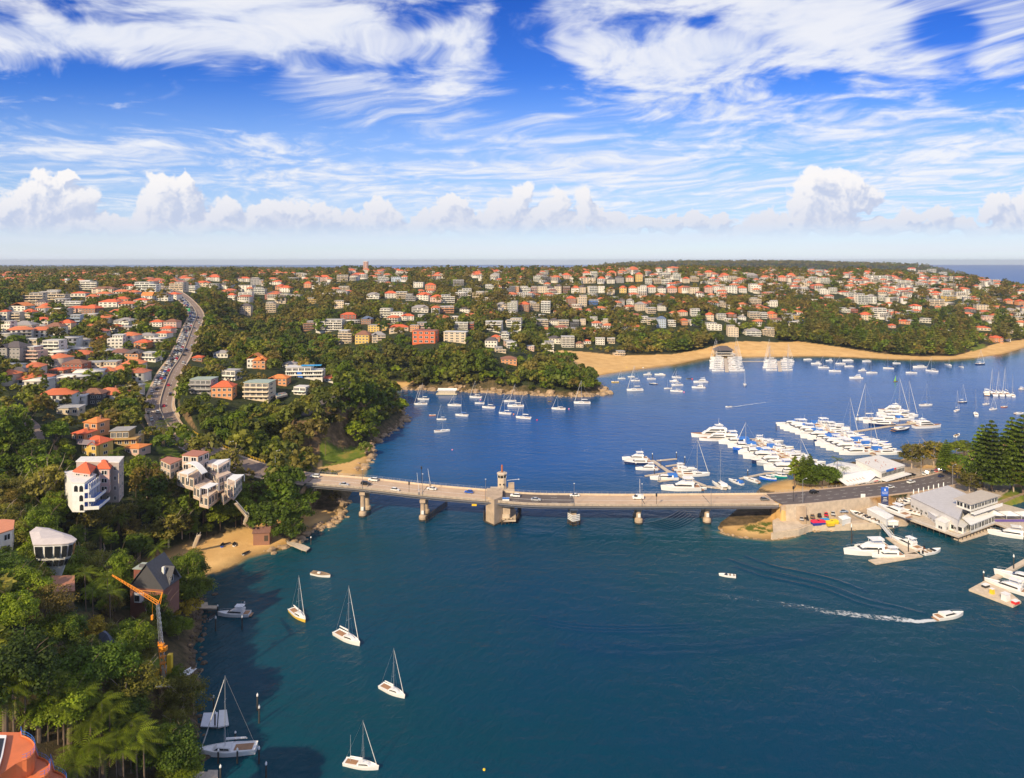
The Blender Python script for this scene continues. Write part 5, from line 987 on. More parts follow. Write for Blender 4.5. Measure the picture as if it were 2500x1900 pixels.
moored(1800, 620, [(545,822,60,0,'m'),(612,855,70,0,'m'),(670,885,75,95,'s'),(712,830,50,0,'m'),(757,912,80,110,'s'),(800,855,65,60,'s'),(855,830,75,0,'m'),(865,875,65,0,'m'),(920,966,95,0,'fly'),(965,907,60,0,'fly'),(1000,835,65,0,'m'),(1040,925,80,110,'sail_blue'),(1170,890,70,90,'sail_blue'),(1232,850,55,30,'s'),(1347,925,75,110,'s'),(1408,882,100,0,'cruiser'),(1507,912,62,110,'s','white',140),(1633,866,28,60,'s','white',265),(1733,880,20,40,'s','white',265),(1877,857,80,110,'s','navy',15),(1458,1177,98,170,'s','white',8),(1700,1217,60,160,'s','white',35),(1742,1152,70,140,'s','navy',10),(1845,1247,55,190,'s','white',60),(1925,1167,55,60,'s','white',15),(1980,1207,65,100,'s','white',18),(2065,1187,55,120,'s','orange',15),(2180,1240,75,0,'cruiser','white',10),(1702,1412,66,0,'runabout','white',40),(1925,1088,66,0,'fly','white',60),(1975,1090,50,200,'s','white',70),(2025,1090,50,180,'s','white',70),(2075,1090,50,210,'s','white',70),(2130,1102,50,170,'s','white',60),(2205,1050,60,0,'fly','white',20)], 180, 'boats moored off the long beach')
# the small dinghy with a bright sail
X, Y = P(2187, 932); e = boat('dinghy', X, Y, 4.2, 10, 'yellow', 'tiny yellow sailing dinghy with green sail in mid harbour'); pbr('sail_green', (.25, .62, .05), .7); MB().poly([(0,0,.5),(-1.6,0,.6),(0,0,5.2),(0,.03,.5),(-1.6,.03,.6),(0,.03,5.2)], [(0,1,2),(5,4,3),(0,3,4,1),(1,4,5,2),(2,5,3,0)]).build('sail', MAT['sail_green'], e); MB().tube((.02,0,.4),(.02,0,5.4),.04,n=5).build('mast', MAT['alu'], e)
# foreground boats
def fb(ty, px, py, L, hd, col, label, mh=None, group='boats near the western shore'):
    X, Y = P(px, py); boat(ty, X, Y, L, hd, col, label, group, mast_h=mh)
fb('launch', 782, 1406, 8.2, -20, 'white', 'white open launch moored nearest the bridge')
fb('sail', 727, 1505, 10.5, -48, 'yellow', 'yellow hulled sloop with bare mast below the small cove', 14.6)
fb('sail', 847, 1562, 11.5, -38, 'white', 'white sloop with tall mast and backstay right of the yellow one', 18.)
fb('sail', 957, 1691, 9., -35, 'white', 'white sloop with small red buoy at its stern', 13.)
fb('sail', 880, 1872, 8.6, -14, 'white', 'white ketch with two masts at the bottom of the bay', 11.5)
X, Y = P(862, 1868); MB().tube((0,0,.8), (0,0,8.5), .07, .05, 6).build('mast', MAT['alu'], bpy.data.objects[[o.name for o in COL.objects if o.get('label', '').startswith('white ketch')][0]], (-3.1, .0, 0.))
fb('sail', 560, 1838, 13.2, 186, 'white', 'big white sloop with spray hood berthed at the bottom piles', 19.5)
fb('fly', 573, 1503, 10.6, 180, 'white', 'white motor cruiser tied between piles at the stone jetty')
fb('dinghy', 517, 1508, 3.6, 80, 'white', 'small white inflatable beside the stone jetty pile')
fb('runabout', 1777, 1408, 6., 165, 'white', 'small white runabout drifting in the middle of the bay'); fb('cruiser', 2317, 1508, 10.8, 14, 'white', 'white speedboat trailing foam across the bay')
fb('fly', 2130, 1340, 14., 183, 'white', 'white cruiser with yellow kayak behind the larger one'); fb('fly', 2120, 1352, 19., 183, 'white', 'long white cruiser with dark waterline beside the marina pontoon'); fb('fly', 2168, 1360, 12.5, 183, 'white', 'small white cruiser nearest the pontoon end')
fb('fly', 2213, 1332, 13., 112, 'white', 'white cruiser moored stern first on the inner side of the pontoon'); fb('runabout', 2274, 1351, 9.5, 20, 'white', 'white centre console boat right of the pontoon'); fb('dinghy', 2243, 1340, 5, 190, 'orange', 'red and white inflatable at the pontoon corner'); fb('fly', 2465, 1310, 15, 158, 'white', 'white cruiser berthed below the waterside restaurant')
fb('fly', 2462, 1440, 14, 128, 'white', 'white cruiser moored on the big fuel dock'); fb('cruiser', 2500, 1420, 17, 140, 'white', 'white cruiser beyond the fuel dock at the picture edge')
# marina pontoons: main walkway between two picture places, berths on both sides
def pontoon(pts, w, label, z=.5, name='pontoon', m='planks'):
    q = [np.array([*P(x, y, z), z]) for x, y in pts]; e = empty(name, tuple(q[0]), 0, label, 'jetty'); o = q[0]
    for a, c in zip(q, q[1:]):
        d = (c-a)/np.linalg.norm(c-a); nn = np.array([d[1], -d[0], 0])*w/2; b = MB()
        b.prism([tuple((a+nn-o)[:2]), tuple((c+nn-o)[:2]), tuple((c-nn-o)[:2]), tuple((a-nn-o)[:2])], -.45, 0); b.build('walkway', MAT[m], e)
    return e
PILEM = MB().lathe((0,0,-3), [(.22,0),(.22,6.)], 8).me('pile', MAT['pile']); CAPM = MB().lathe((0,0,3.), [(.27,0),(.27,.3),(.02,.7)], 8).me('cap', MAT['white'])
def pile(X, Y, h, label=None, m='pile', where=None):
    e = empty('mooring_pile', (X, Y, 0), 0, label, 'pile', 'mooring piles'); e.scale = (1, 1, h/3.4); add('pile', PILEM, e); add('cap', CAPM, e)
    if not label: LAB.append((e, 'white capped mooring pile '+(where or ''), CX+X/Y*F, HY+H/Y*F))
def berths(p0, p1, n, lL, lR, where, grp, skipL=0, skipR=0, hdL=183, hdR=3):
    a, c = np.array(P(*p0)), np.array(P(*p1)); pontoon([p0, p1], 2.2, f'long white walkway of the {where}'); rnd = random.Random(n)
    for i in range(n):
        q = a+(c-a)*(i+.5)/n
        for side, l, sk in ((-1, lL, skipL), (1, lR, skipR)):
            if i < sk or rnd.random() < .05: continue
            L = l*rnd.uniform(.82, 1.12); X = q[0]+side*(L/2+1.8+rnd.uniform(0, 1)); Y = q[1]+rnd.uniform(-.5, .5)
            ty = rnd.choice(['fly']*5+['cruiser']*4+['covered']*2+['sail' if rnd.random() < .45 else 'fly']); col = 'white' if rnd.random() < .74 else rnd.choice(['navy', 'cream', 'grey', 'blue', 'black'])
            boat(ty, X, Y, L, (hdL if side < 0 else hdR)+rnd.uniform(-5, 5), col, group=grp, where='on the left side' if side < 0 else 'on the right side', mast_h=L*1.05 if ty == 'sail' else None)
        if i % 2 == 0:
            for s, l in ((-1, lL), (1, lR)):
                f = empty('finger_pontoon', (q[0], q[1]+(c-a)[1]/n/2, .45), 0, None, 'jetty', grp+' walkways'); MB().box(*((-l*.8, -.4, -.3, -1.2, .4, 0) if s < 0 else (1.2, -.4, -.3, l*.8, .4, 0))).build('walkway', MAT['planks'], f)
                xx, yy = q[0]+s*l*.8, q[1]+(c-a)[1]/n/2; LAB.append((f, f"narrow berth walkway on the {'left' if s < 0 else 'right'} of the {where}", CX+xx/yy*F, HY+H/yy*F)); pile(xx+s*.6, yy, 3.2, where='at the '+where)
berths((1808, 1068), (1975, 1158), 17, 18., 16., 'middle pontoon', 'boats berthed on the middle pontoon', 1, 2)
berths((1965, 1038), (2135, 1112), 16, 20., 19., 'pontoon behind the cafes', 'boats berthed on the pontoon behind the cafes')
for a in [((1390,228),27.,'yacht','white','biggest three deck motor yacht at the head of the middle pontoon',181,14),((1410,255),20.,'yacht','white','second motor yacht tucked below the biggest one',181,0)]:
    X, Y = P(1300+a[0][0]*SC, 1000+a[0][1]*SC-5); boat(a[2], X, Y, a[1], a[5], a[3], a[4])
z4 = lambda x, y: (1300+x*SC, 1000+y*SC); z5 = lambda x, y: (1800+x*SC, 1000+y*SC)
for (x, y), ty, L, hd, col, lb in [((795,392),'fly',15,182,'white','white flybridge cruiser at the outer end of the near pontoon'),((818,424),'cruiser',15.5,182,'navy','dark hulled cruiser at the outer end of the near pontoon'),((885,468),'fly',12.5,182,'white','white cruiser beside the first finger of the near pontoon'),((1165,470),'fly',12,2,'white','white cruiser on the right side of the near pontoon'),((1020,543),'covered',15,181,'white','white cruiser with blue canopy along the near pontoon'),((1255,515),'sail',15,2,'white','sloop with very tall mast on the near pontoon'),
        ((1150,624),'fly',20,181,'white','longest white cruiser just above the bridge deck'),((1285,622),'runabout',7.5,2,'white','small tender behind the longest white cruiser'),((1455,595),'cat',11,100,'white','white catamaran at the end of the near pontoon'),((1570,570),'covered',9.5,120,'white','cruiser with navy canopy right of the catamaran'),((1690,556),'cruiser',9.5,125,'white','white half cabin boat near the little sand beach'),((1820,546),'fisher',8.5,160,'blue','blue hulled fishing boat near the sand beach'),((1905,526),'fisher',8,165,'teal','teal hulled fishing boat beside the blue one'),((1195,500),'fly',12,2,'white','white cruiser with blue cover beside the tall sloop')]:
    X, Y = P(*z4(x, y-3)); boat(ty, X, Y, L, hd, col, lb, 'boats at the near pontoon', mast_h=22 if ty == 'sail' else (19 if ty == 'cat' else None))
pontoon([z4(925,390), z4(1040,470), z4(1340,590), z4(1500,610)], 2.4, 'near marina walkway running down to the catamaran'); pontoon([z4(960,392), z4(1110,378)], 1.6, 'upper right finger of the near marina walkway'); pontoon([z4(870,510), z4(1040,484)], 1.6, 'left finger of the near marina walkway'); pontoon([z4(1030,435), z4(1170,415)], 1.6, 'second right finger of the near marina walkway'); pontoon([z4(970,552), z4(1130,532)], 1.6, 'lowest left finger of the near marina walkway'); pontoon([z4(1600,530), z4(1800,490), z4(2000,470)], 1.8, 'walkway linking the small beach berths')
for x, y in ((1110,378),(925,388),(1175,415),(798,462),(990,440),(940,505),(975,560),(1660,520)): X, Y = P(*z4(x, y)); pile(X, Y, 4., where='at the near marina walkway')
# outer arm and its boats
pontoon([z5(820,182), z5(1020,150), z5(1220,120), z5(1330,110)], 2.6, 'long low concrete arm reaching to the outer cluster', m='pale_concrete')
for (x, y), ty, L, hd, col, lb in [((1070,108),'fly',18,182,'white','white cruiser leftmost in the outer cluster'),((1115,126),'cruiser',18,182,'navy','dark hulled cruiser in front of the outer cluster'),((1190,18),'yacht',20,182,'white','white motor yacht at the back of the outer cluster'),((1170,45),'fly',18,182,'white','white cruiser third from the back of the outer cluster'),((1190,70),'fly',18,182,'white','white cruiser in the middle of the outer cluster'),((1150,92),'fly',17,182,'white','white cruiser just behind the leftmost one'),((1290,50),'fly',15,2,'white','white cruiser at the right back of the outer cluster'),((1290,80),'covered',14,2,'white','cruiser under purple blue cover in the outer cluster'),
        ((1262,165),'cruiser',15,20,'navy','black and white sports cruiser in front of the arm'),((1460,142),'yacht',21,8,'white','large white yacht rightmost in the outer cluster'),((1390,110),'cruiser',14,2,'cream','cream cruiser beside the large right yacht'),((1000,85),'sail',16,182,'white','tall sloop with raked forestay at the left of the outer cluster'),((1240,30),'sail',17,2,'white','tallest sloop behind the outer cluster'),((1315,60),'sail',15,2,'white','tall sloop right behind the outer cluster')]:
    X, Y = P(*z5(x, y-2)); boat(ty, X, Y, L, hd, col, lb, 'boats in the outer cluster', mast_h=29 if ty == 'sail' else None)
for (x, y), lb in (((860,200),'lone tall mast sloop behind the white cruisers left of the arm'),((1020,330),'tall mast sloop at the right of the cafe pontoon')): X, Y = P(*z5(x, y)); boat('sail', X, Y, 13, 3, 'white', lb, mast_h=27)
X, Y = P(*z4(1470, 500)); X, Y = P(*z5(930, 90)); pile(X, Y, 5, 'white pile at the tip of the outer arm'); X, Y = P(*z5(300, 160)); pile(X, Y, 5.5, 'tall pile with green flag at the pontoon head')
# clubs: two tight clusters off the beach
def club(x0, x1, y0, y1, n, ln, mast_p, where, grp):
    rnd = random.Random(n+3); a = P(1200+(x0+x1)/2*SC, 620+y0*SC); c = P(1200+(x0+x1)/2*SC+2, 620+y1*SC); pontoon([(1200+(x0+x1)/2*SC, 620+y0*SC), (1200+(x0+x1)/2*SC+3, 620+y1*SC+1)], 4, f'pale walkway through the {where}')
    for i in range(n):
        f = i/(n-1); Y = a[1]+(c[1]-a[1])*f+rnd.uniform(-1.5,1.5); X = a[0]+(c[0]-a[0])*f
        for s in (-1, 1):
            L = ln*rnd.uniform(.8, 1.1); sail = rnd.random() < mast_p; boat('sail' if sail else rnd.choice(['fly', 'cruiser']), X+s*(L/2+3), Y, L, (180 if s < 0 else 0)+rnd.uniform(-6, 6), 'white', group=grp, where='on the left side' if s < 0 else 'on the right side', mast_h=L*rnd.uniform(1.5, 2.1) if sail else None)
club(1740, 1870, 806, 905, 8, 16, .6, 'club cluster', 'boats at the yacht club cluster'); club(1800+260-600*0, 1800+360-1200+1200*0+600, 820, 888, 6, 15, .7, 'second club cluster', 'boats at the second club cluster') if 0 else club(2180, 2250, 824, 900, 6, 14, .75, 'second club cluster', 'boats at the second club cluster')
pontoon([(1800, 882), (1868, 882)], 2.5, 'pale walkway joining the two club clusters')
q = hit(1769, 872); e = empty('clubhouse', (q[0], q[1], 0), 0, 'white clubhouse on piles with brown hipped roof behind the masts', 'building'); MB().box(-10.5,0,2.2,10.5,12,8.6).build('wall', MAT['planks'], e); r_ = MB(); hip(r_, -11, 0, 11, 12, 8.61, 5., 1.2); r_.build('roof', MAT['tile'], e, color=CR['D'])
for z in (3., 5.9): MB().box(-9.5,-.1,z,9.5,-.03,z+1.9).build('window', MAT['glass'], e)
MB().box(-12,-2.5,2.,12,-.1,2.2).box(-12,-2.5,5.3,12,-.1,5.5).build('balcony', MAT['white'], e)
p_ = MB(); [p_.tube((x, y, -4), (x, y, 2.2), .3) for x in (-13,-6,0,6,13) for y in (0, 11)]; p_.build('stilts', MAT['pile'], e)
# near right: gangway, T pontoon, fuel dock, long jetty
pontoon([z5(1190,985), z5(1240,1020), z5(1350,1112)], 5.5, 'concrete pontoon at the foot of the white gangway', m='pale_concrete'); pontoon([z5(1040,1175), z5(1400,1115)], 4., 'concrete cross pontoon in front of the small cruiser', m='pale_concrete'); pontoon([z5(1700,1005), z5(1985,918)], 3.6, 'narrow concrete jetty below the waterside restaurant', m='pale_concrete')
a = np.array([*P(*z5(1098,872), 2.9), 2.9]); c = np.array([*P(*z5(1195,988), .6), .6]); e = empty('gangway', tuple(a), 0, 'white lattice gangway sloping from the quay to the pontoon', 'gangway'); d = (c-a); n2 = np.array([d[1], -d[0], 0])/np.linalg.norm(d[:2]); b = MB()
for s in (-1, 1):
    o = n2*.8*s; b.tube(tuple(o), tuple(d+o), .09, n=4).tube(tuple(o+[0,0,1.2]), tuple(d+o+[0,0,1.2]), .09, n=4)
    for i in range(9): u0 = d*i/9+o; u1 = d*(i+1)/9+o; b.tube(tuple(u0), tuple(u1+[0,0,1.2]), .06, n=4).tube(tuple(u1), tuple(u1+[0,0,1.2]), .06, n=4)
b.build('truss', MAT['white'], e); MB().poly([tuple(n2*.8), tuple(-n2*.8), tuple(d-n2*.8), tuple(d+n2*.8)], [(0,1,2,3)]).build('tread', MAT['alu'], e)
fd = [np.array(P(*z5(x, y), .7)) for x, y in ((1785,1385),(2100,1215),(2300,1100),(2330,1130),(1985,1315),(2190,1480),(2125,1515))]; o = fd[0]; e = empty('fuel_dock', (o[0], o[1], .7), 0, 'broad pale floating fuel dock at the right edge of the bay', 'jetty')
MB().poly([(*(p-o), 0) for p in fd]+[(*(p-o), -.9) for p in fd], [(0,6,5,4),(0,4,1),(1,4,3,2)]+[(i, (i+1) % 7, 7+(i+1) % 7, 7+i) for i in range(7)]).build('platform', MAT['pale_concrete'], e)
for (x, y), nm, sz, cl_ in (((1965,1420),'fuel_pump',(.7,.6,1.8),'yellow'),((2070,1470),'fuel_pump',(1.2,1.,2.4),'white'),((2145,1495),'locker',(1.2,.8,1.),'red'),((1915,1368),'locker',(1.3,.8,.9),'dark')):
    X, Y = P(*z5(x, y), .7); f = empty(nm, (X, Y, .7), .4, {'fuel_pump': f'{cl_} fuel pump standing on the fuel dock', 'locker': f'{cl_} box on the fuel dock'}[nm], 'pump' if nm == 'fuel_pump' else 'box'); MB().prism([(-sz[0],-sz[1]),(sz[0],-sz[1]),(sz[0],sz[1]),(-sz[0],sz[1])], 0, sz[2], .9).build('body', MAT[cl_], f); MB().box(-sz[0]*1.1,-sz[1]*1.1,sz[2],sz[0]*1.1,sz[1]*1.1,sz[2]+.12).build('lid', MAT['white'], f)
for (x, y), h in (((880,1040),8.5),((1205,985),5),((1090,1140),4),((1190,1130),4),((1320,1105),6),((2132,1240),6),((1900,1330),4)): X, Y = P(*z5(x, y)); pile(X, Y, h, where='near the marina pontoon')
# western shore: piles, jetties and floating stages
zl = lambda x, y: (x*SC, 1370+y*SC); zm = lambda x, y: (x*SC, 1000+y*SC)
for (x, y), h in (((1985,1150),4.4),((1998,1250),4.6),((1997,1560),4.),((2052,1690),4.2),((1700,1700),3.8),((1830,1560),3.6),((1683,1560),3.4),((1543,1570),3.6),((1815,1400),2.8),((1647,1140),3.6),((1658,1280),4.),((1867,530),4.6),((1663,540),4.8),((1885,345),1.4),((1678,410),3.2)): X, Y = P(*zl(x, y)); pile(X, Y, h, where='by the western shore')
def stage(pts, z, label, m='planks', legs=True, name='jetty'):
    q = [P(x, y, z) for x, y in pts]; o = q[0]; e = empty(name, (*o, z), 0, label, 'jetty'); MB().prism([(x-o[0], y-o[1]) for x, y in q], -.35, 0).build('platform', MAT[m], e); b = MB()
    if legs:
        for x, y in q: b.tube((x-o[0], y-o[1], -z-2), (x-o[0], y-o[1], -.36), .16)
        b.build('legs', MAT['pile'], e)
    return e
stage([zm(1480,1485), zm(1600,1485), zm(1605,1510), zm(1678,1512), zm(1675,1535), zm(1480,1530)], 1.6, 'stone coloured jetty reaching the moored cruiser', 'pale_concrete')
stage([zl(1545,1275), zl(1570,1170), zl(1680,1165), zl(1672,1280)], .6, 'grey floating stage with mesh floor left of the white one', 'alu', False, 'floating_stage'); stage([zl(1680,1280), zl(1690,1150), zl(1748,1145), zl(1765,1262)], .7, 'white edged floating stage with timber inset', 'white', False, 'floating_stage')
stage([zl(1470,1690), zl(1480,1620), zl(1600,1625), zl(1605,1610), zl(1680,1610), zl(1680,1700)], 1.2, 'pale jetty at the bottom edge by the shore')
stage([(700,1319),(742,1330),(757,1337),(748,1345),(736,1342),(700,1326)], 1.3, 'thin timber jetty below the bridge end trees'); pile(*P(759, 1330), 3.4, where='by the western shore')
# racing buoys
for px, py, c in ((1104,1099,'pink'),(1173,977,'pink'),(1254,1012,'orange'),(1311,1026,'red'),(1389,999,'pink'),(983,1703,'red'),(1182,1880,'yellow'),(1690,926,'red'),(1670,958,'pink'),(1530,898,'yellow'),(1570,899,'white')):
    X, Y = P(px, py); e = empty('buoy', (X, Y, 0), 0, None, 'buoy', 'mooring buoys'); s = max(.35, Y*.0011); nm = 'buoy_'+c
    if nm not in MAT: pbr(nm, {'pink': (.75,.25,.40), 'orange': (.8,.25,.03), 'red': (.75,.04,.03), 'yellow': (.8,.55,.03), 'white': (.8,.8,.8)}[c], .5)
    MB().lathe((0,0,0), [(s*.5,-s*.5),(s,0),(s*.9,s*.7),(s*.4,s*1.1)], 10).build('float', MAT[nm], e); MB().lathe((0,0,s*1.1), [(s*.15,0),(s*.15,s*.5)], 6).build('ring', MAT['steel'], e); LAB.append((e, f'small {c} mooring buoy on the water', px, py))
# foam trails
def g_foam(t):
    p = t.pos(); n = t.noise(p, .55, 8, .72, .8); a = t.attr('foam'); al = ((n-.5)*2.4+a*1.5-.62).rng(0, .6)
    s = t.node('ShaderNodeBsdfPrincipled', {'Base Color': (.80, .84, .86, 1), 'Roughness': .6}); tr = t.node('ShaderNodeBsdfTransparent'); m = t.node('ShaderNodeMixShader', {0: al*.75}); t.t.links.new(tr.outputs[0], m.inputs[1]); t.t.links.new(s.outputs[0], m.inputs[2]); surf(t, m)
mat('foam', g_foam)
def foam(pts, label):
    q = [(*P(x, y, .12), w, a) for x, y, w, a in pts]; V = []; A = []; Q = []
    for i, (x, y, w, a) in enumerate(q):
        j = min(i+1, len(q)-1); k = max(i-1, 0); d = np.array([q[j][0]-q[k][0], q[j][1]-q[k][1]]); d /= np.linalg.norm(d); nn = np.array([d[1], -d[0]])
        for f in (-1, -.4, .4, 1): V.append((x+nn[0]*w*f*1.15, y+nn[1]*w*f*1.15, .12)); A.append(a*.88*(1 if abs(f) < .5 else 0.))
        if i: s = 4*i; Q += [(s-4+k2, s-3+k2, s+1+k2, s+k2) for k2 in range(3)]
    o = tag(add('wake_foam', npmesh('wake_foam', V, Q, MAT['foam'], {'foam': A})), kind='stuff'); o['label'] = label; o['category'] = 'foam'
foam([(2290,1514,1.,1.1),(2240,1518,1.6,1.),(2200,1512,3.,.72),(2140,1508,3.2,.55),(2080,1500,3.2,.65),(2020,1493,3.,.55),(1965,1483,3.2,.5),(1880,1470,3.,.3),(1800,1460,3.,.45),(1700,1445,3.,.2),(1600,1425,3.,.3),(1500,1400,3.,.2),(1400,1370,3,.12)], 'broken white foam trail behind the speedboat')
foam([(1788,994,.8,.9),(1820,989,1.2,.8),(1880,981,1.8,.55),(1950,974,2.,.2)], 'thin white wake behind the small boat in mid harbour'); foam([(1395,1095,1.5,.1),(1430,1098,3.,.5),(1480,1104,3.,.3),(1560,1110,3.,.05)], 'faint pale foam streak above the bridge')
# ---------------------------------------------------------------- single buildings
def ccw(q):
    a = sum(q[i][0]*q[(i+1) % len(q)][1]-q[(i+1) % len(q)][0]*q[i][1] for i in range(len(q))); return q if a > 0 else q[::-1]
def outset(q, d):
    n = len(q); r = []
    for i in range(n):
        p0, p1, p2 = (np.array(q[(i+k) % n]) for k in (-1, 0, 1)); a = (p1-p0)/np.linalg.norm(p1-p0); b = (p2-p1)/np.linalg.norm(p2-p1)
        na = np.array([a[1], -a[0]]); nb = np.array([b[1], -b[0]]); m = na+nb; m /= max(np.linalg.norm(m), .3); r.append(tuple(p1+m*d/max(.5, float(m@na))))
    return r
def pxb(e, pts, zr, zb, wall, roof=None, ov=.3, apex=0., fl=0, wins=(), wcol=None, th=.3, shrink=1., fn=None, wallmat='paint', wname='wall', rname='roof', wsize=(.55, .55), protect=True):
    o = Vector(e.location); q = ccw([P(x, y, zr) for x, y in (map(lambda t_: fn(*t_), pts) if fn else pts)]); q = [(x-o.x, y-o.y) for x, y in q]; z0, z1 = zb-o.z, zr-o.z
    MB().prism(q, z0, z1).build(wname, MAT[wallmat], e, color=wall)
    if roof is not None:
        r = MB(); Q_ = outset(q, ov)
        r.prism(Q_, z1+.003, z1+th)
        if apex:
            n = len(Q_); cx = sum(p[0] for p in Q_)/n; cy = sum(p[1] for p in Q_)/n; r.poly([(x, y, z1+th) for x, y in Q_]+[(cx+(x-cx)*.18, cy+(y-cy)*.18, z1+th+apex) for x, y in Q_], [(i, (i+1) % n, n+(i+1) % n, n+i) for i in range(n)]+[tuple(range(n, 2*n))])
        r.build(rname, MAT['tile' if apex else 'paint'], e, color=roof)
    fl = fl or max(1, round((z1-z0)/3.2)); fh = (z1-z0)/fl
    for i in range(len(q)):
        a, b = np.array(q[i]), np.array(q[(i+1) % len(q)]); d = b-a; l = np.linalg.norm(d); nn = np.array([d[1], -d[0]])/l; mid = (a+b)/2+np.array([o.x, o.y])
        if wsize[0] < .02: continue
        if nn@(-mid) <= 0 or l < 2.2: continue            # only the sides turned to the water and the viewer have openings
        n = max(1, int(l/2.9))
        for f in range(fl):
            for k in range(n): c = a+d*(k+.5)/n+nn*.03; win(e, c[0], z0+f*fh+fh*.24, l/n*wsize[0], fh*wsize[1], c[1], math.atan2(d[1], d[0]))
    if protect:
        X = [CX+(x+o.x)/(y+o.y)*F for x, y in q]; Ym = min(y+o.y for x, y in q); PROT.append((min(X), max(X), HY+(H-zr)/max(y+o.y for x, y in q)*F, HY+(H-(zb+(zr-zb)*.25))/Ym*F, Ym))
    return q
def site(px, py, z, label, cat='house', name='house', rz=0):
    X, Y = P(px, py, z); e = empty(name, (X, Y, z), rz, label, cat); e['_w'] = 10; return e
def hero(e, w=12): LAB.append((e, None, 0, 0)); e['_w'] = w
WH, CRM, PK, GY = CW['w'], CW['c'], CW['p'], (.40, .34, .32)
ZR = lambda ox, oy, f: (lambda x, y: (ox+x*f, oy+y*f))
f1 = ZR(100, 1060, .1369)
e = site(180, 1240, 30, 'white three storey house with blue balconies stepping down the slope'); hero(e, 14)
q = pxb(e, [(420,680),(560,872),(775,875),(980,725),(620,655)], 40, 29, (.78,.77,.76), (.74,.72,.68), .2, fn=f1, fl=3, wsize=(0,0))
a, b_ = [np.array(P(*f1(x, y), 40))-np.array(e.location[:2]) for x, y in ((775,875),(980,725))]; d = b_-a; L_ = np.linalg.norm(d); d /= L_; nn = np.array([d[1], -d[0]]); ang = math.atan2(d[1], d[0])
MB().box(.3,-.06,-.4,L_-.3,-.01,9.2).build('blue_wall', MAT['paint'], e, (a[0], a[1], 0), ang, (.08,.16,.48))
A_, B2 = [np.array(P(*f1(x, y), 40))-np.array(e.location[:2]) for x, y in ((560,872),(775,875))]; d2 = B2-A_; L2 = np.linalg.norm(d2); a2 = math.atan2(d2[1], d2[0])
for x_, z_ in ((.74, 6.9), (.74, 3.3), (.78, -.2), (.3, 6.9)): b9 = MB(); b9.poly([(L2*x_+math.cos(R(t))*.75, -.06, z_+1.4+math.sin(R(t))*.75) for t in range(0, 181, 30)]+[(L2*x_-.75,-.06,z_-.2),(L2*x_+.75,-.06,z_-.2)], [tuple(range(9))[::-1]]); b9.build('arched_window', MAT['glass'], e, (A_[0], A_[1], 0), a2)
for k, (zz, out) in enumerate(((6.6, 1.6), (3.2, 3.6), (.1, 5.))):
    bb = MB(); bb.box(0, -out, zz-.25, L_, -.05, zz); ba = bb.build('balcony', MAT['paint'], e, (a[0], a[1], 0), ang, (.10,.22,.60)); r_ = MB(); r_.box(0, -out-.1, zz+.002, L_, -out, zz+1.); r_.box(-.1, -out-.1, zz-.3, 0, -.06, zz+1.); r_.build('railing', MAT['white'], ba); c_ = MB()
    for i in range(8): c_.box(i*L_/7.2, -1.5, zz+.003, i*L_/7.2+.25, -1.25, zz+3.1)
    c_.build('columns', MAT['white'], ba)
e = site(240, 1150, 34, 'grey rendered block with flat white roof behind the red roofed house'); hero(e, 20); pxb(e, [(630,495),(720,415),(1475,408),(1390,510)], 43, 27, GY, (.72,.70,.67), .2, fn=f1, fl=4, wsize=(.34,.42))
e = site(225, 1170, 33, 'pink house with red tiled roof above the white and blue house'); hero(e, 10); pxb(e, [(1040,618),(1220,618),(1265,545),(1010,520)], 41.5, 32, (.60,.40,.36), CR['R'], .5, 2.2, fn=f1); pxb(e, [(590,668),(870,704),(960,600),(780,520)], 41.5, 33, (.60,.40,.36), (.66,.13,.05), .5, 2.2, fn=f1)
TL = ZR(0, 620, .3166)
for x, y, w_, h_, c, r, lb in [(697,1402,130,125,'o','A','tall house with orange pyramid roof above the yellow house'),(598,1440,125,70,'o','R','low house with red roof left of the pyramid roof'),(700,1568,180,140,'y','R','bright yellow house with red roofs and grey fascia'),(950,1482,215,118,'m','F','mustard brick block of flats with pale flat roof'),(1015,1546,140,52,'p','A','pink roofed pavilion house below the mustard block')]:
    q = TL(x, y); e = house(q[0], q[1], w_*.3166, h_*.3166, c, r, -12 if c != 'm' else 8); LAB.pop(); e['label'] = lb; del e['group']; hero(e, w_*.08)
    if c == 'y': MB().box(-6,-1.9,6.2,4,-1.82,8.6).build('fascia', MAT['paint'], e, color=(.26,.22,.27))
f2 = ZR(350, 1050, .1369); e = site(440, 1130, 27, 'large cream terraced apartment complex stepping down to the cove', 'apartment block', 'apartment_complex'); hero(e, 26); CP = (.60,.47,.38); TR = (.42,.16,.09)
for pts, zr, zb, rc in [([(690,455),(880,365),(1170,395),(970,480)],36,29,TR),([(310,540),(430,485),(700,520),(480,620)],33.5,27,TR),([(1070,600),(1240,530),(1545,560),(1340,690)],31,25,CP),([(600,770),(860,650),(1090,740),(900,860)],29.5,24,CP),([(1180,730),(1350,640),(1560,770),(1340,860)],28.5,22,CP),([(890,990),(1090,850),(1240,930),(1010,1040)],26,20.5,CP),([(1340,870),(1560,780),(1760,830),(1610,1010)],26,20,CP),([(1000,1160),(1180,1010),(1370,1040),(1160,1200)],22.5,17.5,CP),([(1380,1110),(1480,1040),(1560,1080),(1430,1180)],21,17,CP)]:
    pxb(e, pts, zr, zb, CP, rc, .15, fn=f2, fl=2 if zr-zb > 5.6 else 1, wsize=(.62,.66))
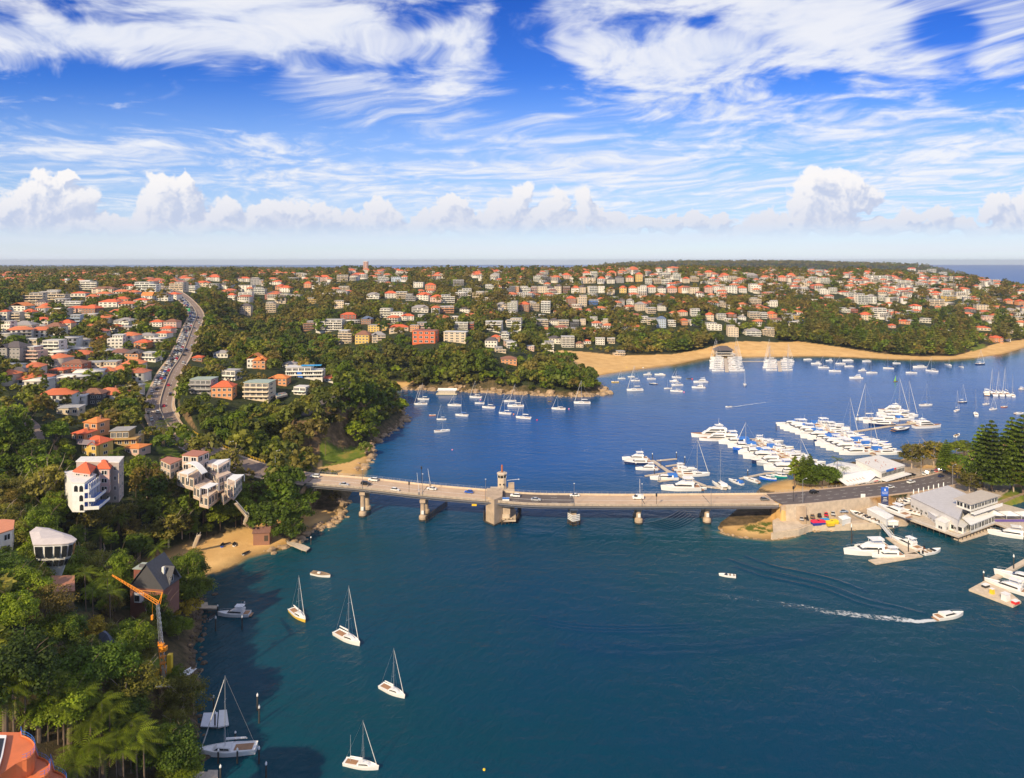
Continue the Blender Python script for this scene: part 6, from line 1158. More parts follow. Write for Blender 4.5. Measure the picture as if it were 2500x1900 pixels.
def slab(e, pts, z, fn, m='white', th=.25, name='pergola', legs=0.):
    o = e.location; q = ccw([P(*fn(*p), z) for p in pts]); q = [(x-o.x, y-o.y) for x, y in q]; b = MB().prism(q, z-o.z, z-o.z+th)
    for x, y in (q if legs else []): b.box(x-.15, y-.15, z-o.z-legs, x+.15, y+.15, z-o.z-.003)
    return b.build(name, MAT[m], e)
for pts, z in [([(1230,605),(1330,540),(1545,520),(1330,635)],34),([(640,770),(870,670),(1000,690),(790,800)],32.3),([(1500,870),(1600,800),(1800,800),(1640,910)],29),([(1010,1035),(1190,945),(1345,960),(1150,1055)],28.8)]: slab(e, pts, z, f2, legs=2.8)
v_ = MB(); A0 = np.array([*P(*f2(800,600), 34), 34]); A1 = np.array([*P(*f2(1090,740), 32), 31]); o_ = np.array(e.location); dd = (A1-A0); nn = np.array([.35, .94, 0]); rr_ = []
for i in range(9): t_ = i/8; c = A0+dd*t_; c[2] = 30.5+4.2*math.sin(math.pi*(.35+.6*t_)); rr_.append([tuple(c-o_-nn*1.6), tuple(c-o_+nn*1.8), tuple(c-o_+nn*1.8+[0,0,.3]), tuple(c-o_-nn*1.6+[0,0,.3])])
v_.loft(rr_).build('vaulted_roof', MAT['white'], e)
f3 = ZR(0, 1250, .2035)
# bowl shaped white house
e = site(150, 1375, 31, 'white bowl shaped house with tall curved glass windows'); hero(e, 14); top = [(360,250),(440,190),(590,205),(740,255),(850,290),(915,335),(880,368),(820,382),(735,392),(640,395),(520,400),(400,400)]; o = e.location
Q1 = [(x-o.x, y-o.y) for x, y in ccw([P(*f3(*p), 38) for p in top])]; cx = sum(p[0] for p in Q1)/12-2.; cy = sum(p[1] for p in Q1)/12+1; sc = lambda k: [(cx+(x-cx)*k, cy+(y-cy)*k) for x, y in Q1]
MB().loft([[(x, y, z) for x, y in sc(k)] for k, z in ((.42, -5.), (.62, -.5), (.8, 1.8), (.93, 4.2), (.98, 6.9))]).build('wall', MAT['white'], e); MB().loft([[(x, y, z) for x, y in sc(k)] for k, z in ((1.02, 6.91), (1.03, 7.25), (.55, 8.))]).build('roof', MAT['paint'], e, color=(.58,.52,.50))
for i in range(12):
    p, r = np.array(Q1[i]), np.array(Q1[(i+1) % 12]); d = r-p; nn = np.array([d[1], -d[0]]); mid = (p+r)/2+np.array(o[:2])
    if nn@(-mid) > 0 and np.linalg.norm(d) > 1.2:
        c0 = np.array([cx, cy]); A, B = p*.88+r*.12-c0, p*.12+r*.88-c0; ptsw = []
        for (k0, z0), (k1, z1) in (((.935, 2.9), (1.0, 6.5)), ((.73, -.2), (.83, 1.9))): MB().poly([(*(c0+A*k0), z0), (*(c0+B*k0), z0), (*(c0+B*k1), z1), (*(c0+A*k1), z1)], [(0,1,2,3)]).build('window', MAT['glass'], e)
PROT.append((80, 190, 1290, 1375, 205))
e = site(160, 1440, 29, 'terracotta flat roofed house below the bowl shaped one'); hero(e, 12); pxb(e, [(620,780),(885,775),(890,955),(650,965)], 31, 24, (.30,.20,.14), (.42,.18,.10), .2, fn=f3)
e = site(5, 1310, 35, 'house with orange flat roof at the left edge'); hero(e, 10); pxb(e, [(-120,110),(40,100),(165,110),(150,215),(-120,300)], 40, 33, WH, (.62,.24,.12), .25, fn=f3)
# slate roofed brick house
X, Y = P(358, 1474, 19); e = empty('house', (X, Y, 19), R(-8), 'dark slate roofed brick house with steep gables behind the crane', 'house'); hero(e, 13); MB().box(-5.5,0,-5,5.5,8.,4.6).build('wall', MAT['paint'], e, color=(.24,.10,.07)); r_ = MB(); gable(r_, -5.5, 0, 5.5, 8., 4.8, 7.6, .5, 'y'); gable(r_, -5.7, 2.6, 5.7, 7.4, 4.7, 5., .3, 'x'); r_.build('roof', MAT['tile'], e, color=(.075,.075,.085)); MB().poly([(-5.5,0,4.6),(5.5,0,4.6),(0,0,11.7)], [(0,1,2)]).build('gable_wall', MAT['paint'], e, color=(.075,.075,.085))
MB().box(-7.,3.6,4.6,-3,7.8,8.6).build('dormer', MAT['paint'], e, color=(.22,.08,.06)); MB().box(-7.3,3.3,8.61,-2.7,8.1,8.8).build('dormer_roof', MAT['paint'], e, color=(.34,.38,.32)); MB().box(2.9,3.,6.,3.6,3.7,10.).build('chimney', MAT['white'], e)
by = MB().prism([(-4.2,-.02),(-3.4,-1.),(-1.6,-1.),(-.8,-.02)], .6, 3.2).build('bay_window', MAT['white'], e); MB().box(-3.3,-1.06,1.,-1.7,-1.01,2.8).build('pane', MAT['glass'], by); win(e, 4.2, 1.2, 2., 1.6, -.03); win(e, 5.53, 5.2, 1.6, 2., 4, R(90)); PROT.append((315, 400, 1370, 1450, 210))
f4 = ZR(0, 1370, .3166); e = site(255, 1604, 20, 'small hut with blue grey pyramid roof among the trees', 'hut', 'hut'); hero(e, 6); pxb(e, [(715,600),(790,560),(895,640),(895,725),(770,640)], 22.5, 19, (.3,.25,.2), (.10,.12,.17), .3, 2.6, fn=f4)
# orange terraces
f5 = ZR(0, 1720, .2262); e = site(30, 1850, 40, 'bright orange curved roof terraces with blue railings'); hero(e, 14)
def tier(pts, z, n0, n1, name='terrace'):
    o = e.location; q = [P(*f5(*p), z) for p in pts]; q = [(x-o.x, y-o.y) for x, y in q]; a_ = sum(q[i][0]*q[(i+1) % len(q)][1]-q[(i+1) % len(q)][0]*q[i][1] for i in range(len(q))); qq = q if a_ > 0 else q[::-1]
    t_ = MB().prism(qq, z-o.z-3.2, z-o.z).build(name, MAT['terracotta'], e); rim = MB(); rl = MB()
    for i in range(n0, n1):
        a, c = q[i], q[i+1]; rim.tube((*a, z-o.z+.12), (*c, z-o.z+.12), .14, n=4); 
        for h in (.55, 1.): rl.tube((*a, z-o.z+h), (*c, z-o.z+h), .028, n=4)
        rl.tube((*a, z-o.z), (*a, z-o.z+1.), .03, n=4)
    rim.build('rim', MAT['terracotta'], t_); rl.build('railing', MAT['blue'], t_); return t_
arc = lambda cx, cy, rx, ry, a0, a1, n=9: [(cx+rx*math.cos(R(a0+(a1-a0)*i/(n-1))), cy-ry*math.sin(R(a0+(a1-a0)*i/(n-1)))) for i in range(n)]
tier([(-400,300),(225,300),(235,350)]+arc(190,480,190,135,70,-75,10)+[(170,640),(0,760),(-400,900)], 43, 1, 12)
tier([(-400,660),(170,560),(375,480),(410,575)]+arc(370,690,175,115,62,-70,8)+[(330,860),(-400,1100)], 40, 2, 11); tier([(250,800),(545,600),(585,725)]+arc(550,830,170,100,60,-40,7)+[(560,1000),(200,1000)], 37.4, 1, 8)
MB().box(-1,-1,0,1,1,.01)
o = e.location; sk = [P(*f5(x, y), 43.4) for x, y in ((-200,345),(70,350),(30,560),(-30,760),(-300,760))]; MB().prism([(x-o.x, y-o.y) for x, y in ccw(sk)], 3.3, 3.7).build('skylight_frame', MAT['white'], e); sk = [P(*f5(x, y), 43.8) for x, y in ((-200,360),(45,362),(5,560),(-60,740),(-300,740))]; MB().prism([(x-o.x, y-o.y) for x, y in ccw(sk)], 3.72, 3.76).build('skylight', MAT['glass'], e)
PROT.append((0, 165, 1780, 1900, 105))
# pool, loungers, boathouse, stairs, kayaks
def pool(pts, z, label):
    q = ccw([P(x, y, z) for x, y in pts]); o = q[0]; e = empty('swimming_pool', (*o, z), 0, label, 'pool'); q = [(x-o[0], y-o[1]) for x, y in q]; MB().prism(outset(q, 1.3), -1.2, .12).build('surround', MAT['planks'], e); MB().prism(q, .121, .16).build('pool_water', MAT['pool'], e)
    X = [p[0] for p in pts]; PROT.append((min(X)-8, max(X)+8, min(p[1] for p in pts)-6, max(p[1] for p in pts), o[1])); return e
def gzp(x, y): q = hit(x, y); return q[2]+.5
pool([(30,1508),(64,1508),(55,1535),(24,1530)], 29.5, 'turquoise swimming pool beside two blue loungers at the left edge'); pool([(669,959),(688,955),(697,963),(678,968)], gzp(685,962), 'small turquoise pool below the orange roofed house'); 
for i, (px, lb) in enumerate(((50, 'left'), (62, 'right'))):
    X, Y = P(px, 1494, 29.6); e = empty('sun_lounger', (X, Y, 29.7), .3, f'{lb} one of two blue sun loungers by the pool', 'lounger'); MB().box(-.35,0,0,.35,1.5,.3).build('seat', MAT['paint'], e, color=(.35,.38,.62)); MB().poly([(-.35,1.5,.3),(.35,1.5,.3),(.35,2.1,.8),(-.35,2.1,.8)], [(0,1,2,3)]).build('backrest', MAT['paint'], e, color=(.35,.38,.62))
X, Y = P(638, 1322, 2.2); e = empty('boathouse', (X, Y, 2.2), R(10), 'small brown brick boathouse at the end of the little beach', 'boathouse'); hero(e, 8); MB().box(-3.4,0,-2,3.4,5,3.6).build('wall', MAT['paint'], e, color=(.30,.15,.10)); r_ = MB(); gable(r_, -3.4, 0, 3.4, 5, 3.8, 1.7, .4, 'x'); r_.build('roof', MAT['tile'], e, color=(.20,.10,.08)); MB().box(1.2,-.05,0,2.8,-.01,2.4).build('door', MAT['dark_timber'], e); PROT.append((600, 665, 1285, 1325, 295))
for (px, py), c, lb in (((543,1333),'blue','blue kayak lying on the small beach'),((552,1331),'white','upturned white dinghy beside the blue kayak'),((572,1330),'white','second upturned dinghy under the trees of the cove'),((601,1347),'grey','dark upturned hull on the sand of the cove')):
    X, Y = P(px, py, 1.2); boat('dinghy', X, Y, 3.6, random.uniform(0, 180), c, lb, z=float(gz(X, Y))+.15)
def stairs(pts, label):
    q = [np.array([*P(x, y, z), z]) for x, y, z in pts]; o = q[0]; e = empty('staircase', tuple(o), 0, label, 'stairs'); b = MB(); r = MB()
    for a, c in zip(q, q[1:]):
        a, c = a-o, c-o; d = c-a; nn = np.array([d[1], -d[0], 0]); nn = nn/np.linalg.norm(nn)*.7; n = max(3, int(abs(d[2])/.35))
        for i in range(n): p = a+d*(i+.5)/n; w = d[:2]/n*.5; b.box(p[0]-.7, p[1]-.7, p[2]-.12, p[0]+.7, p[1]+.7, p[2])
        for s in (-1, 1): r.tube(tuple(a+nn*s+[0,0,1]), tuple(c+nn*s+[0,0,1]), .07, n=4)
    b.build('treads', MAT['pale_concrete'], e); r.build('handrail', MAT['white'], e)
stairs([(576,1228,19),(600,1256,13),(604,1262,12.5),(598,1278,9),(620,1292,4)], 'pale zigzag stairs climbing the cliff behind the boathouse'); PROT.append((570, 612, 1225, 1290, 300)); stairs([(486,1306,10),(474,1336,4)], 'short pale stairs at the left end of the small beach')
# crane
e = empty('tower_crane', (-94.5, 189, 11.), 0, 'yellow luffing crane on a grey mast above the building site', 'crane'); MB().lathe((0,0,-4), [(.9,0),(.9,6.5)], 10).build('base', MAT['pale_concrete'], e); ms = MB()
for x in (-.45, .45):
    for y in (-.45, .45): ms.tube((x-.2, y, 1.5), (x*.5-2., y*.5, 20), .07, n=4)
for i in range(14): z = 1.5+i*1.3; k = -.2-1.8*i/14; ms.tube((k-.4,-.45,z), (k+.4,-.45,z+1.3), .04, n=3).tube((k+.4,.45,z), (k-.4,.45,z+1.3), .04, n=3).tube((k+.4,-.4,z), (k+.3,.4,z+1.3), .04, n=3)
ms.build('mast', MAT['alu'], e); lo = MB()
for s in (-.6, .6): lo.tube((s, -.6, 1.), (s*.7-1.1, -.5, 9.6), .14, n=4)
for i in range(5): lo.box(-.9-i*.15, -.8, 1.8+i*1.7, .5-i*.15, .4, 2.1+i*1.7)
lo.box(-1.2,-.7,7.,.6,.5,8.2).build('climbing_frame', MAT['orange'], e); jb = MB(); J0, J1 = Vector((-1.6,-.4,19.8)), Vector((-14.3,0,27.4))
for off in ((0,-.45,0),(0,.45,0),(.2,0,.8)): jb.tube(J0+Vector(off), J1+Vector(off)*.3, .09, .06, 4)
for i in range(16):
    a, c = J0.lerp(J1, i/16), J0.lerp(J1, (i+1)/16); k = 1-.6*i/16; jb.tube(a+Vector((0,-.45*k,0)), c+Vector((.2*k,0,.8*k)), .05, n=3).tube(a+Vector((.2*k,0,.8*k)), c+Vector((0,.45*k,0)), .05, n=3).tube(a+Vector((0,-.45*k,0)), c+Vector((0,.45*k,0)), .05, n=3)
jb.build('jib', MAT['orange'], e); MB().tube(J0, (-.6,0,22.8), .12, n=5).tube(J0+Vector((.6,0,0)), (-.6,0,22.8), .1, n=5).tube((-.6,0,22.8), J0.lerp(J1, .5), .06, n=4).build('tie_frame', MAT['orange'], e); MB().tube(J0.lerp(J1, .12), J0.lerp(J1, .12)-Vector((0,0,4)), .03, n=3).box(-3.4,-.7,15.6,-2.9,-.1,16.8).build('hook', MAT['orange'], e); MB().box(-3.,-1.,-1,-1.6,.4,1.8).box(.9,-.6,1.,2.,.6,6.).build('counterweight', MAT['yellow'], e)
PROT.append((365, 410, 1500, 1660, 186)); PROT.append((384, 440, 1610, 1690, 180)); X, Y = P(415, 1690, 9)
e = empty('construction_site', (X, Y, 9), 0, 'cluttered terrace of sheets and debris below the crane on curved stone walls', 'building site'); rnd = random.Random(5); b = MB(); [b.poly([(x+rnd.uniform(-1,1), y+rnd.uniform(-1,1), rnd.uniform(0,1)) for x, y in ((c[0]-.9,c[1]-.7),(c[0]+.9,c[1]-.7),(c[0]+.9,c[1]+.7),(c[0]-.9,c[1]+.7))], [(0,1,2,3)]) for c in [(rnd.uniform(-3,2), rnd.uniform(0,9)) for _ in range(22)]]; b.build('sheets', MAT['white'], e); b = MB(); [b.box(*(lambda x, y, z: (x, y, z, x+rnd.uniform(.4,2.2), y+.3, z+.4))(rnd.uniform(-3,2), rnd.uniform(0,9), rnd.uniform(.2,.8))) for _ in range(16)]; b.build('planks', MAT['timber'], e)
b = MB(); [b.box(-3.5+math.cos(i*.35)*2.-.5, -2+i*.9, -5, -2.4+math.cos(i*.35)*5.5+4, -1.05+i*.9, -.2) for i in range(11)]; b.build('terrace_wall', MAT['rock'], e)
# landmark blocks on the skyline
def tower(px, py, w, h, d, col, label, cat='tower', rows=8, name='apartment_tower'):
    q = next(hit(px, py+i) for i in range(60) if hit(px, py+i)); e = empty(name, q, 0, label, cat); k = q[1]/F; w *= k; h *= k; hero(e, w); MB().box(-w/2,0,-4,w/2,d,h).build('wall', MAT['paint'], e, color=col); MB().box(-w/2-.3,-.3,h+.01,w/2+.3,d+.3,h+.8).build('roof', MAT['white'], e)
    for r_ in range(rows):
        for s in (-.25, .25): win(e, s*w, h*(r_+.25)/rows, w*.34, h/rows*.5, -.05)
    PROT.append((px-w/2/k, px+w/2/k, py-h/k, py, q[1]))
tower(892, 664, 10, 27, 14, (.55,.30,.24), 'pinkish brick apartment tower breaking the skyline'); tower(161, 706, 6, 24, 7, (.74,.70,.64), 'slim white chapel tower on the left ridge', 'tower', 4, 'chapel_tower'); tower(206, 704, 26, 18, 20, (.66,.62,.57), 'broad white institutional block on the left ridge', 'building', 3, 'institution')
for o_ in [o for o in COL.objects if o.name.startswith('house') and abs(CX+o.location.x/o.location.y*F-(600+450*SC)) < 3 and o.location.y < 900 and o.get('_w', 0) > 20]:
    w_ = o_['_w']; MB().box(-w_*.1, 2, 9.4, w_*.45, 7, 9.8).build('tarpaulin', MAT['paint'], o_, color=(.03,.30,.62)); MB().poly([(-w_*.16,-1.6,1.5),(-w_*.02,-1.6,.9),(-w_*.08,-1.2,6.2),(-w_*.2,-1.2,6.6)], [(0,1,2,3)]).build('banner', MAT['blue'], o_)
# ---------------------------------------------------------------- the spit: cafes, marina shed, yard
e = site(2172, 1182, 3, 'white two storey waterfront cafe with flat roof and blue sign', 'building', 'cafe_building'); hero(e, 1); fz = lambda x, y: z5(x, y)
q = pxb(e, [(915,388),(1110,482),(1290,432),(1090,357)], 10.5, 2.6, (.76,.73,.68), (.70,.67,.62), .3, fn=fz, fl=1, wsize=(.86,.2)); o = e.location
A, B = [np.array(P(*z5(x, y), 10.5)) for x, y in ((1112,482),(1289,432))]; d = B-A; L_ = np.linalg.norm(d); ang = math.atan2(d[1], d[0]); loc = (A[0]-o.x, A[1]-o.y, 0)
MB().box(.3,-.12,4.6,L_-.3,-.05,6.6).build('window_band', MAT['glass'], e, loc, ang); b = MB(); [b.box(.3+i*L_/18,-.2,4.6,.42+i*L_/18,-.13,6.6) for i in range(18)]; b.build('mullions', MAT['white'], e, loc, ang); MB().box(-.5,-3.2,3.2,L_+1.5,-.06,3.5).build('awning', MAT['white'], e, loc, ang); MB().box(.2,-.1,.1,L_,-.04,3.1).build('shopfront', MAT['glass'], e, loc, ang)
sg = MB().box(L_*.18,-.45,6.9,L_*.5,-.3,8.0).build('sign', MAT['blue'], e, loc, ang); MB().box(L_*.52,-.45,7.1,L_*.6,-.3,7.8).build('red_logo', MAT['red'], sg)
b = MB(); rnd = random.Random(2)
for i in range(12): x, y = rnd.uniform(4, L_-4), rnd.uniform(3, 14); b.tube((x, y, 8.0), (x+rnd.uniform(-2, 2), y+rnd.uniform(-.8, .8), 8.05+rnd.uniform(.1, .9)), .12, n=4)
b.build('roof_frames', MAT['rust'], e, loc, ang)
e = site(2110, 1186, 3, 'low white gabled cafe with lettered fascia beside the road', 'building', 'cafe_building'); hero(e, 1); pxb(e, [(852,582),(1108,532),(1040,462),(850,500)], 6.4, 2.6, (.74,.71,.66), None, fn=fz, fl=1, wsize=(.8,.7)); o = e.location
A, B = [np.array(P(*z5(x, y), 6.4)) for x, y in ((846,585),(1112,532))]; d = B-A; L_ = np.linalg.norm(d); ang = math.atan2(d[1], d[0]); loc = (A[0]-o.x, A[1]-o.y, 0); r_ = MB(); gable(r_, 0, 0, L_, 14, 3.5, 2.6, .6, 'x'); gable(r_, L_*.58, -.8, L_*.96, 8, 3.6, 2.4, .3, 'y'); r_.build('roof', MAT['white'], e, loc, ang); fa = MB().box(-.4,-.9,2.6,L_+.4,-.7,3.5).build('fascia', MAT['white'], e, loc, ang)
for s0, s1, m in ((.12,.17,'blue'),(.2,.25,'yellow'),(.28,.48,'dark'),(.74,.86,'red')): MB().box(L_*s0,-.95,2.8,L_*s1,-.91,3.3).build('lettering', MAT[m], fa, None)
for c in fa.children: pass
b = MB(); [b.tube((rnd.uniform(2, L_-3), 2., 4.3), (rnd.uniform(2, L_-3), 3.4, 5.2), .1, n=4) for _ in range(0)]
for i in range(6): b.tube((L_*(.14+i*.09), 1.2, 4.0), (L_*(.11+i*.09), 2.7, 4.9), .1, n=4)
b.build('roof_struts', MAT['rust'], e, loc, ang)
e = site(2060, 1150, 3, 'white hall with shallow roof between the palms and pontoon', 'building', 'boat_club_hall'); hero(e, 1); pxb(e, [(770,470),(830,508),(1030,478),(1000,440),(780,405),(640,445)], 7.2, 2.6, (.72,.69,.64), (.72,.70,.67), .4, 1.4, fn=fz, fl=1)
e = site(2330, 1270, 2.6, 'big grey roofed marina shed on the waterfront', 'building', 'marina_shed'); hero(e, 1)
pxb(e, [(1337,672),(1625,592),(1860,700),(1740,745),(1700,850)], 8.2, 1.8, (.62,.60,.60), (.52,.50,.50), .4, fn=fz, fl=1, wsize=(.5,.18)); pxb(e, [(1690,692),(1885,630),(2008,664),(1800,730)], 11.8, 8.3, (.74,.72,.68), (.50,.44,.37), .9, fn=fz, fl=1, wsize=(.85,.6))
A, B = [np.array(P(*z5(x, y), 11.8)) for x, y in ((1800,733),(2008,668))]; o = e.location; d = B-A; L_ = np.linalg.norm(d); loc = (A[0]-o.x, A[1]-o.y, 0); MB().box(-.5,-1.8,5.3,L_+.5,-.1,5.6).box(-.5,-1.9,5.0,L_+.5,-1.8,6.5).build('balcony', MAT['white'], e, loc, math.atan2(d[1], d[0]))
pxb(e, [(1745,842),(1830,778),(1985,815),(1800,890)], 5.9, 2.2, (.72,.70,.66), (.80,.78,.74), .5, fn=fz, fl=1, wsize=(.85,.7)); pxb(e, [(1638,880),(1690,848),(1795,872),(1745,912)], 5., 2.2, (.70,.67,.62), (.62,.60,.56), .3, fn=fz, fl=1, wsize=(.85,.75)); pxb(e, [(1528,850),(1600,818),(1690,838),(1605,880)], 6., 1.8, (.76,.74,.70), (.78,.76,.72), .1, fn=fz, fl=1, wsize=(.4,.3)); pxb(e, [(1340,690),(1400,680),(1600,800),(1530,830)], 5.2, 1.8, (.55,.56,.62), (.66,.67,.70), .2, fn=fz, fl=1, wsize=(.5,.2))
X, Y = P(*z5(1565, 870), 3.4); 
dk = empty('waterfront_deck', (200, 310, 2.2), 0, 'timber deck on piles carrying the marina shed and restaurant', 'deck'); q = ccw([P(*z5(x, y), 2.2) for x, y in ((1290,838),(1705,985),(1800,950),(1990,880),(2110,930),(2260,985),(2320,940),(2330,800),(1950,700),(1450,760))]); q = [(x-200, y-310) for x, y in q]; MB().prism(q, -.4, 0).build('planking', MAT['planks'], dk); b = MB()
for i in range(len(q)):
    a, c = np.array(q[i]), np.array(q[(i+1) % len(q)]); n = int(np.linalg.norm(c-a)/2.6)
    if a[1]+c[1] > 50: continue
    for k in range(n): p = a+(c-a)*k/n; b.tube((*p, -5), (*p, -.41), .17, n=6)
b.build('piles', MAT['pile'], dk); b = MB()
for a, c in zip(q, q[1:]):
    if a[1]+c[1] < 20: b.path([(*a, .95), (*c, .95)], .05, 4).path([(*a, .5), (*c, .5)], .04, 4)
b.build('railing', MAT['white'], dk)
e = empty('restaurant_awning', (*P(*z5(2100, 850), 2.3), 2.3), 0, 'row of white canopy roofs over the waterside restaurant terrace', 'canopy'); b = MB()
for i in range(4): x = -10+i*7.; b.poly([(x,-2+i*-.4,2.6),(x+6.6,-2+i*-.4,2.6),(x+6.6,4-i*.4,2.6),(x,4-i*.4,2.6),(x+3.3,1-i*.4,4.)], [(0,1,4),(1,2,4),(2,3,4),(3,0,4),(3,2,1,0)])
b.build('canopy', MAT['white'], e); b = MB(); [b.tube((x, y, 0), (x, y, 2.6), .07) for x in (-10,-3,4,11,17.5) for y in (-2.2, 3.4)]; b.build('posts', MAT['white'], e); MB().box(-10,-2.6,0,11,-2.5,1.1).build('banner', MAT['paint'], e, color=(.12,.08,.30))
# flags, sign, yard
for i in range(7):
    x, y = 1362+i*38.5, 655-i*9.5; X, Y = P(*z5(x, y+8), 8.6); f = empty('flagpole', (X, Y, 8.4), 0, f"{['leftmost','second','third','middle','fifth','sixth','rightmost'][i]} white flagpole in the row along the shed roof", 'flagpole', 'flagpoles along the shed'); MB().tube((0,0,-5.), (0,0,3.2), .07, n=6).build('pole', MAT['white'], f); MB().poly([(-.42,-.0,1.2),(-.07,0,1.),(-.07,0,3.1),(-.3,.1,3.),(-.42,.03,1.2),(-.07,.03,1.),(-.07,.03,3.1),(-.3,.13,3.)], [(0,1,2,3),(7,6,5,4)]).build('flag', MAT['white'], f)
X, Y = P(2160, 1236, 3); e = empty('marina_sign', (X, Y, 3), R(4), 'tall blue marina sign with white drop emblem and lettering', 'sign'); MB().box(-1.75,-.25,0,1.75,.25,5.1).build('lower_panel', MAT['paint'], e, color=(.035,.05,.13)); MB().box(-1.75,-.25,5.102,1.75,.25,9.3).build('upper_panel', MAT['paint'], e, color=(.02,.12,.55))
MB().poly([(0,-.3,8.9),(-.38,-.3,8.1),(-.28,-.3,7.7),(0,-.3,7.55),(.28,-.3,7.7),(.38,-.3,8.1)], [(0,1,2,3,4,5)]).build('emblem', MAT['white'], e)
def text(body, size, x, y, z, par, m='white', rz=0, align='CENTER'):
    c = bpy.data.curves.new('lettering', 'FONT'); c.body = body; c.size = size; c.align_x = align; c.extrude = .01; o = bpy.data.objects.new('lettering', c); COL.objects.link(o); bpy.context.view_layer.update()
    me = bpy.data.meshes.new_from_object(o); bpy.data.objects.remove(o); me.materials.clear(); me.materials.append(MAT[m]); o = add('lettering', me, par, (x, y, z)); o.rotation_euler = (R(90), 0, rz); return o
text("D'ALBORA", .66, 0, -.27, 6.75, e); text('MARINAS', .66, 0, -.27, 6.05, e)
for z, t_ in ((4.2, 'BERTHS'), (3.4, 'FUEL'), (2.6, 'CAFE')): MB().box(-.9 if t_ != 'CAFE' else -1.2, -.28, z, .9 if t_ != 'CAFE' else 1.2, -.262, z+.22).build('small_lettering', MAT['white'], e)
X, Y = P(2107, 1218, 7); e = empty('notice_board', (X, Y, 5.2), 0, 'blank white board on two posts below the road', 'sign'); MB().box(-1.1,-.05,1.8,1.1,.05,4.2).build('panel', MAT['white'], e); MB().box(-.9,.06,-1.5,-.75,.16,4.).box(.75,.06,-1.5,.9,.16,4.).build('posts', MAT['steel'], e)
X, Y = P(*z5(1205, 800), 4); boat('fly', X, Y, 14.5, 115, 'white', 'white motor cruiser standing on the hard beside the blue sign', z=4.3); X, Y = P(*z5(1285, 712), 4.5); boat('runabout', X, Y, 8, 10, 'white', 'white boat on a trailer near the shed corner', z=3.6); X, Y = P(*z5(1290, 690), 5); boat('runabout', X, Y, 7, 5, 'white', 'small covered boat behind the trailer boat', z=4.2); X, Y = P(*z5(1350, 790), 3.5); boat('runabout', X, Y, 7.5, 130, 'white', 'white boat stored on the shed deck', z=2.9)
for i, ((x, y), hd) in enumerate((((930,815),110),((965,820),112),((1000,835),115),((1025,850),118))): X, Y = P(*z5(x, y), 3.3); boat('runabout', X, Y, 8.5, hd, 'white' if i % 2 else 'grey', f"{['first','second','third','fourth'][i]} shrink wrapped boat from the left in the quay yard", z=2.9)
def shed(pts, zr, zb, lb, col, rc, nm='storage_shed', cat='shed'):
    e = site(*z5(*pts[1]), zb, lb, cat, nm); hero(e, 1); pxb(e, pts, zr, zb, col, rc, .15, .6, fn=fz, fl=1, protect=False, wsize=(.01,.01))
shed([(1000,770),(1070,748),(1205,825),(1150,850)], 5.4, 2.5, 'long white storage tent in the quay yard', (.72,.71,.69), (.74,.73,.71)); shed([(780,830),(835,815),(875,840),(810,855)], 5., 2.5, 'small white shed behind the yellow kayaks', (.72,.71,.69), (.80,.79,.76)); shed([(1165,868),(1170,860),(1242,862),(1242,870)], 4., 2.5, 'white container on the edge of the quay', (.75,.73,.70), (.78,.76,.72), 'container', 'container')
for (x, y), c, lb in (((602,880),'red','crimson skip bin leftmost on the quay'),((645,878),'red','second crimson skip bin on the quay'),((680,868),'blue','blue skip bin right of the crimson ones'),((715,885),'yellow','yellow stacked kayaks on the quay'),((745,875),'yellow','second heap of yellow kayaks by the shed')):
    X, Y = P(*z5(x, y), 3.2); e = empty('skip_bin' if c != 'yellow' else 'kayak_rack', (X, Y, 2.6), R(8), lb, 'bin' if c != 'yellow' else 'rack'); MB().prism([(-1.6,-1),(1.6,-1),(1.6,1),(-1.6,1)], 0, 1.3, 1.12).build('body', MAT['paint'], e, color=(.03,.05,.30) if c != 'yellow' else (.75,.5,.03)); MB().prism([(-1.8,-1.15),(1.8,-1.15),(1.8,1.15),(-1.8,1.15)], 1.31, 2.1, .93).build('lid' if c != 'yellow' else 'kayaks', MAT['paint'], e, color={'red': (.75,.02,.08), 'blue': (.02,.30,.65), 'yellow': (.85,.60,.02)}[c])
def wall_px(pts, z, th, zb, label, m='rock'):
    q = [P(x, y, z) for x, y in pts]; o = q[0]; e_ = MB()
    for a, c in zip(q, q[1:]): d = np.array(c)-np.array(a); nn = np.array([-d[1], d[0]])/np.linalg.norm(d)*th; e_.prism(ccw([(a[0]-o[0], a[1]-o[1]), (c[0]-o[0], c[1]-o[1]), (c[0]-o[0]+nn[0], c[1]-o[1]+nn[1]), (a[0]-o[0]+nn[0], a[1]-o[1]+nn[1])]), zb-z, 0)
    tag(e_.build('sea_wall', MAT[m], None, (*o, z)), label, 'wall')
wall_px([(1886,1303),(1950,1293),(1974,1284),(1984,1282),(2050,1281),(2145,1277),(2192,1274)], 2.9, 1., -1.5, 'long sandstone sea wall below the harbourside car park', 'pale_concrete'); wall_px([(2405,1232),(2440,1226),(2500,1206),(2560,1190)], 3., 1.2, -1, 'rough stone wall beside the lawn at the right edge')
e = empty('boat_ramp_wall', (*P(1890, 1290, 2.5), 2.5), 0, 'pale triangular concrete platform on the point of the spit', 'platform'); q = ccw([P(x, y, 3.2) for x, y in ((1886,1272),(1905,1262),(1935,1262),(1960,1282),(1975,1280),(1950,1290),(1888,1301))]); MB().prism([(x-e.location.x, y-e.location.y) for x, y in q], -3, .9).build('platform', MAT['pale_concrete'], e)
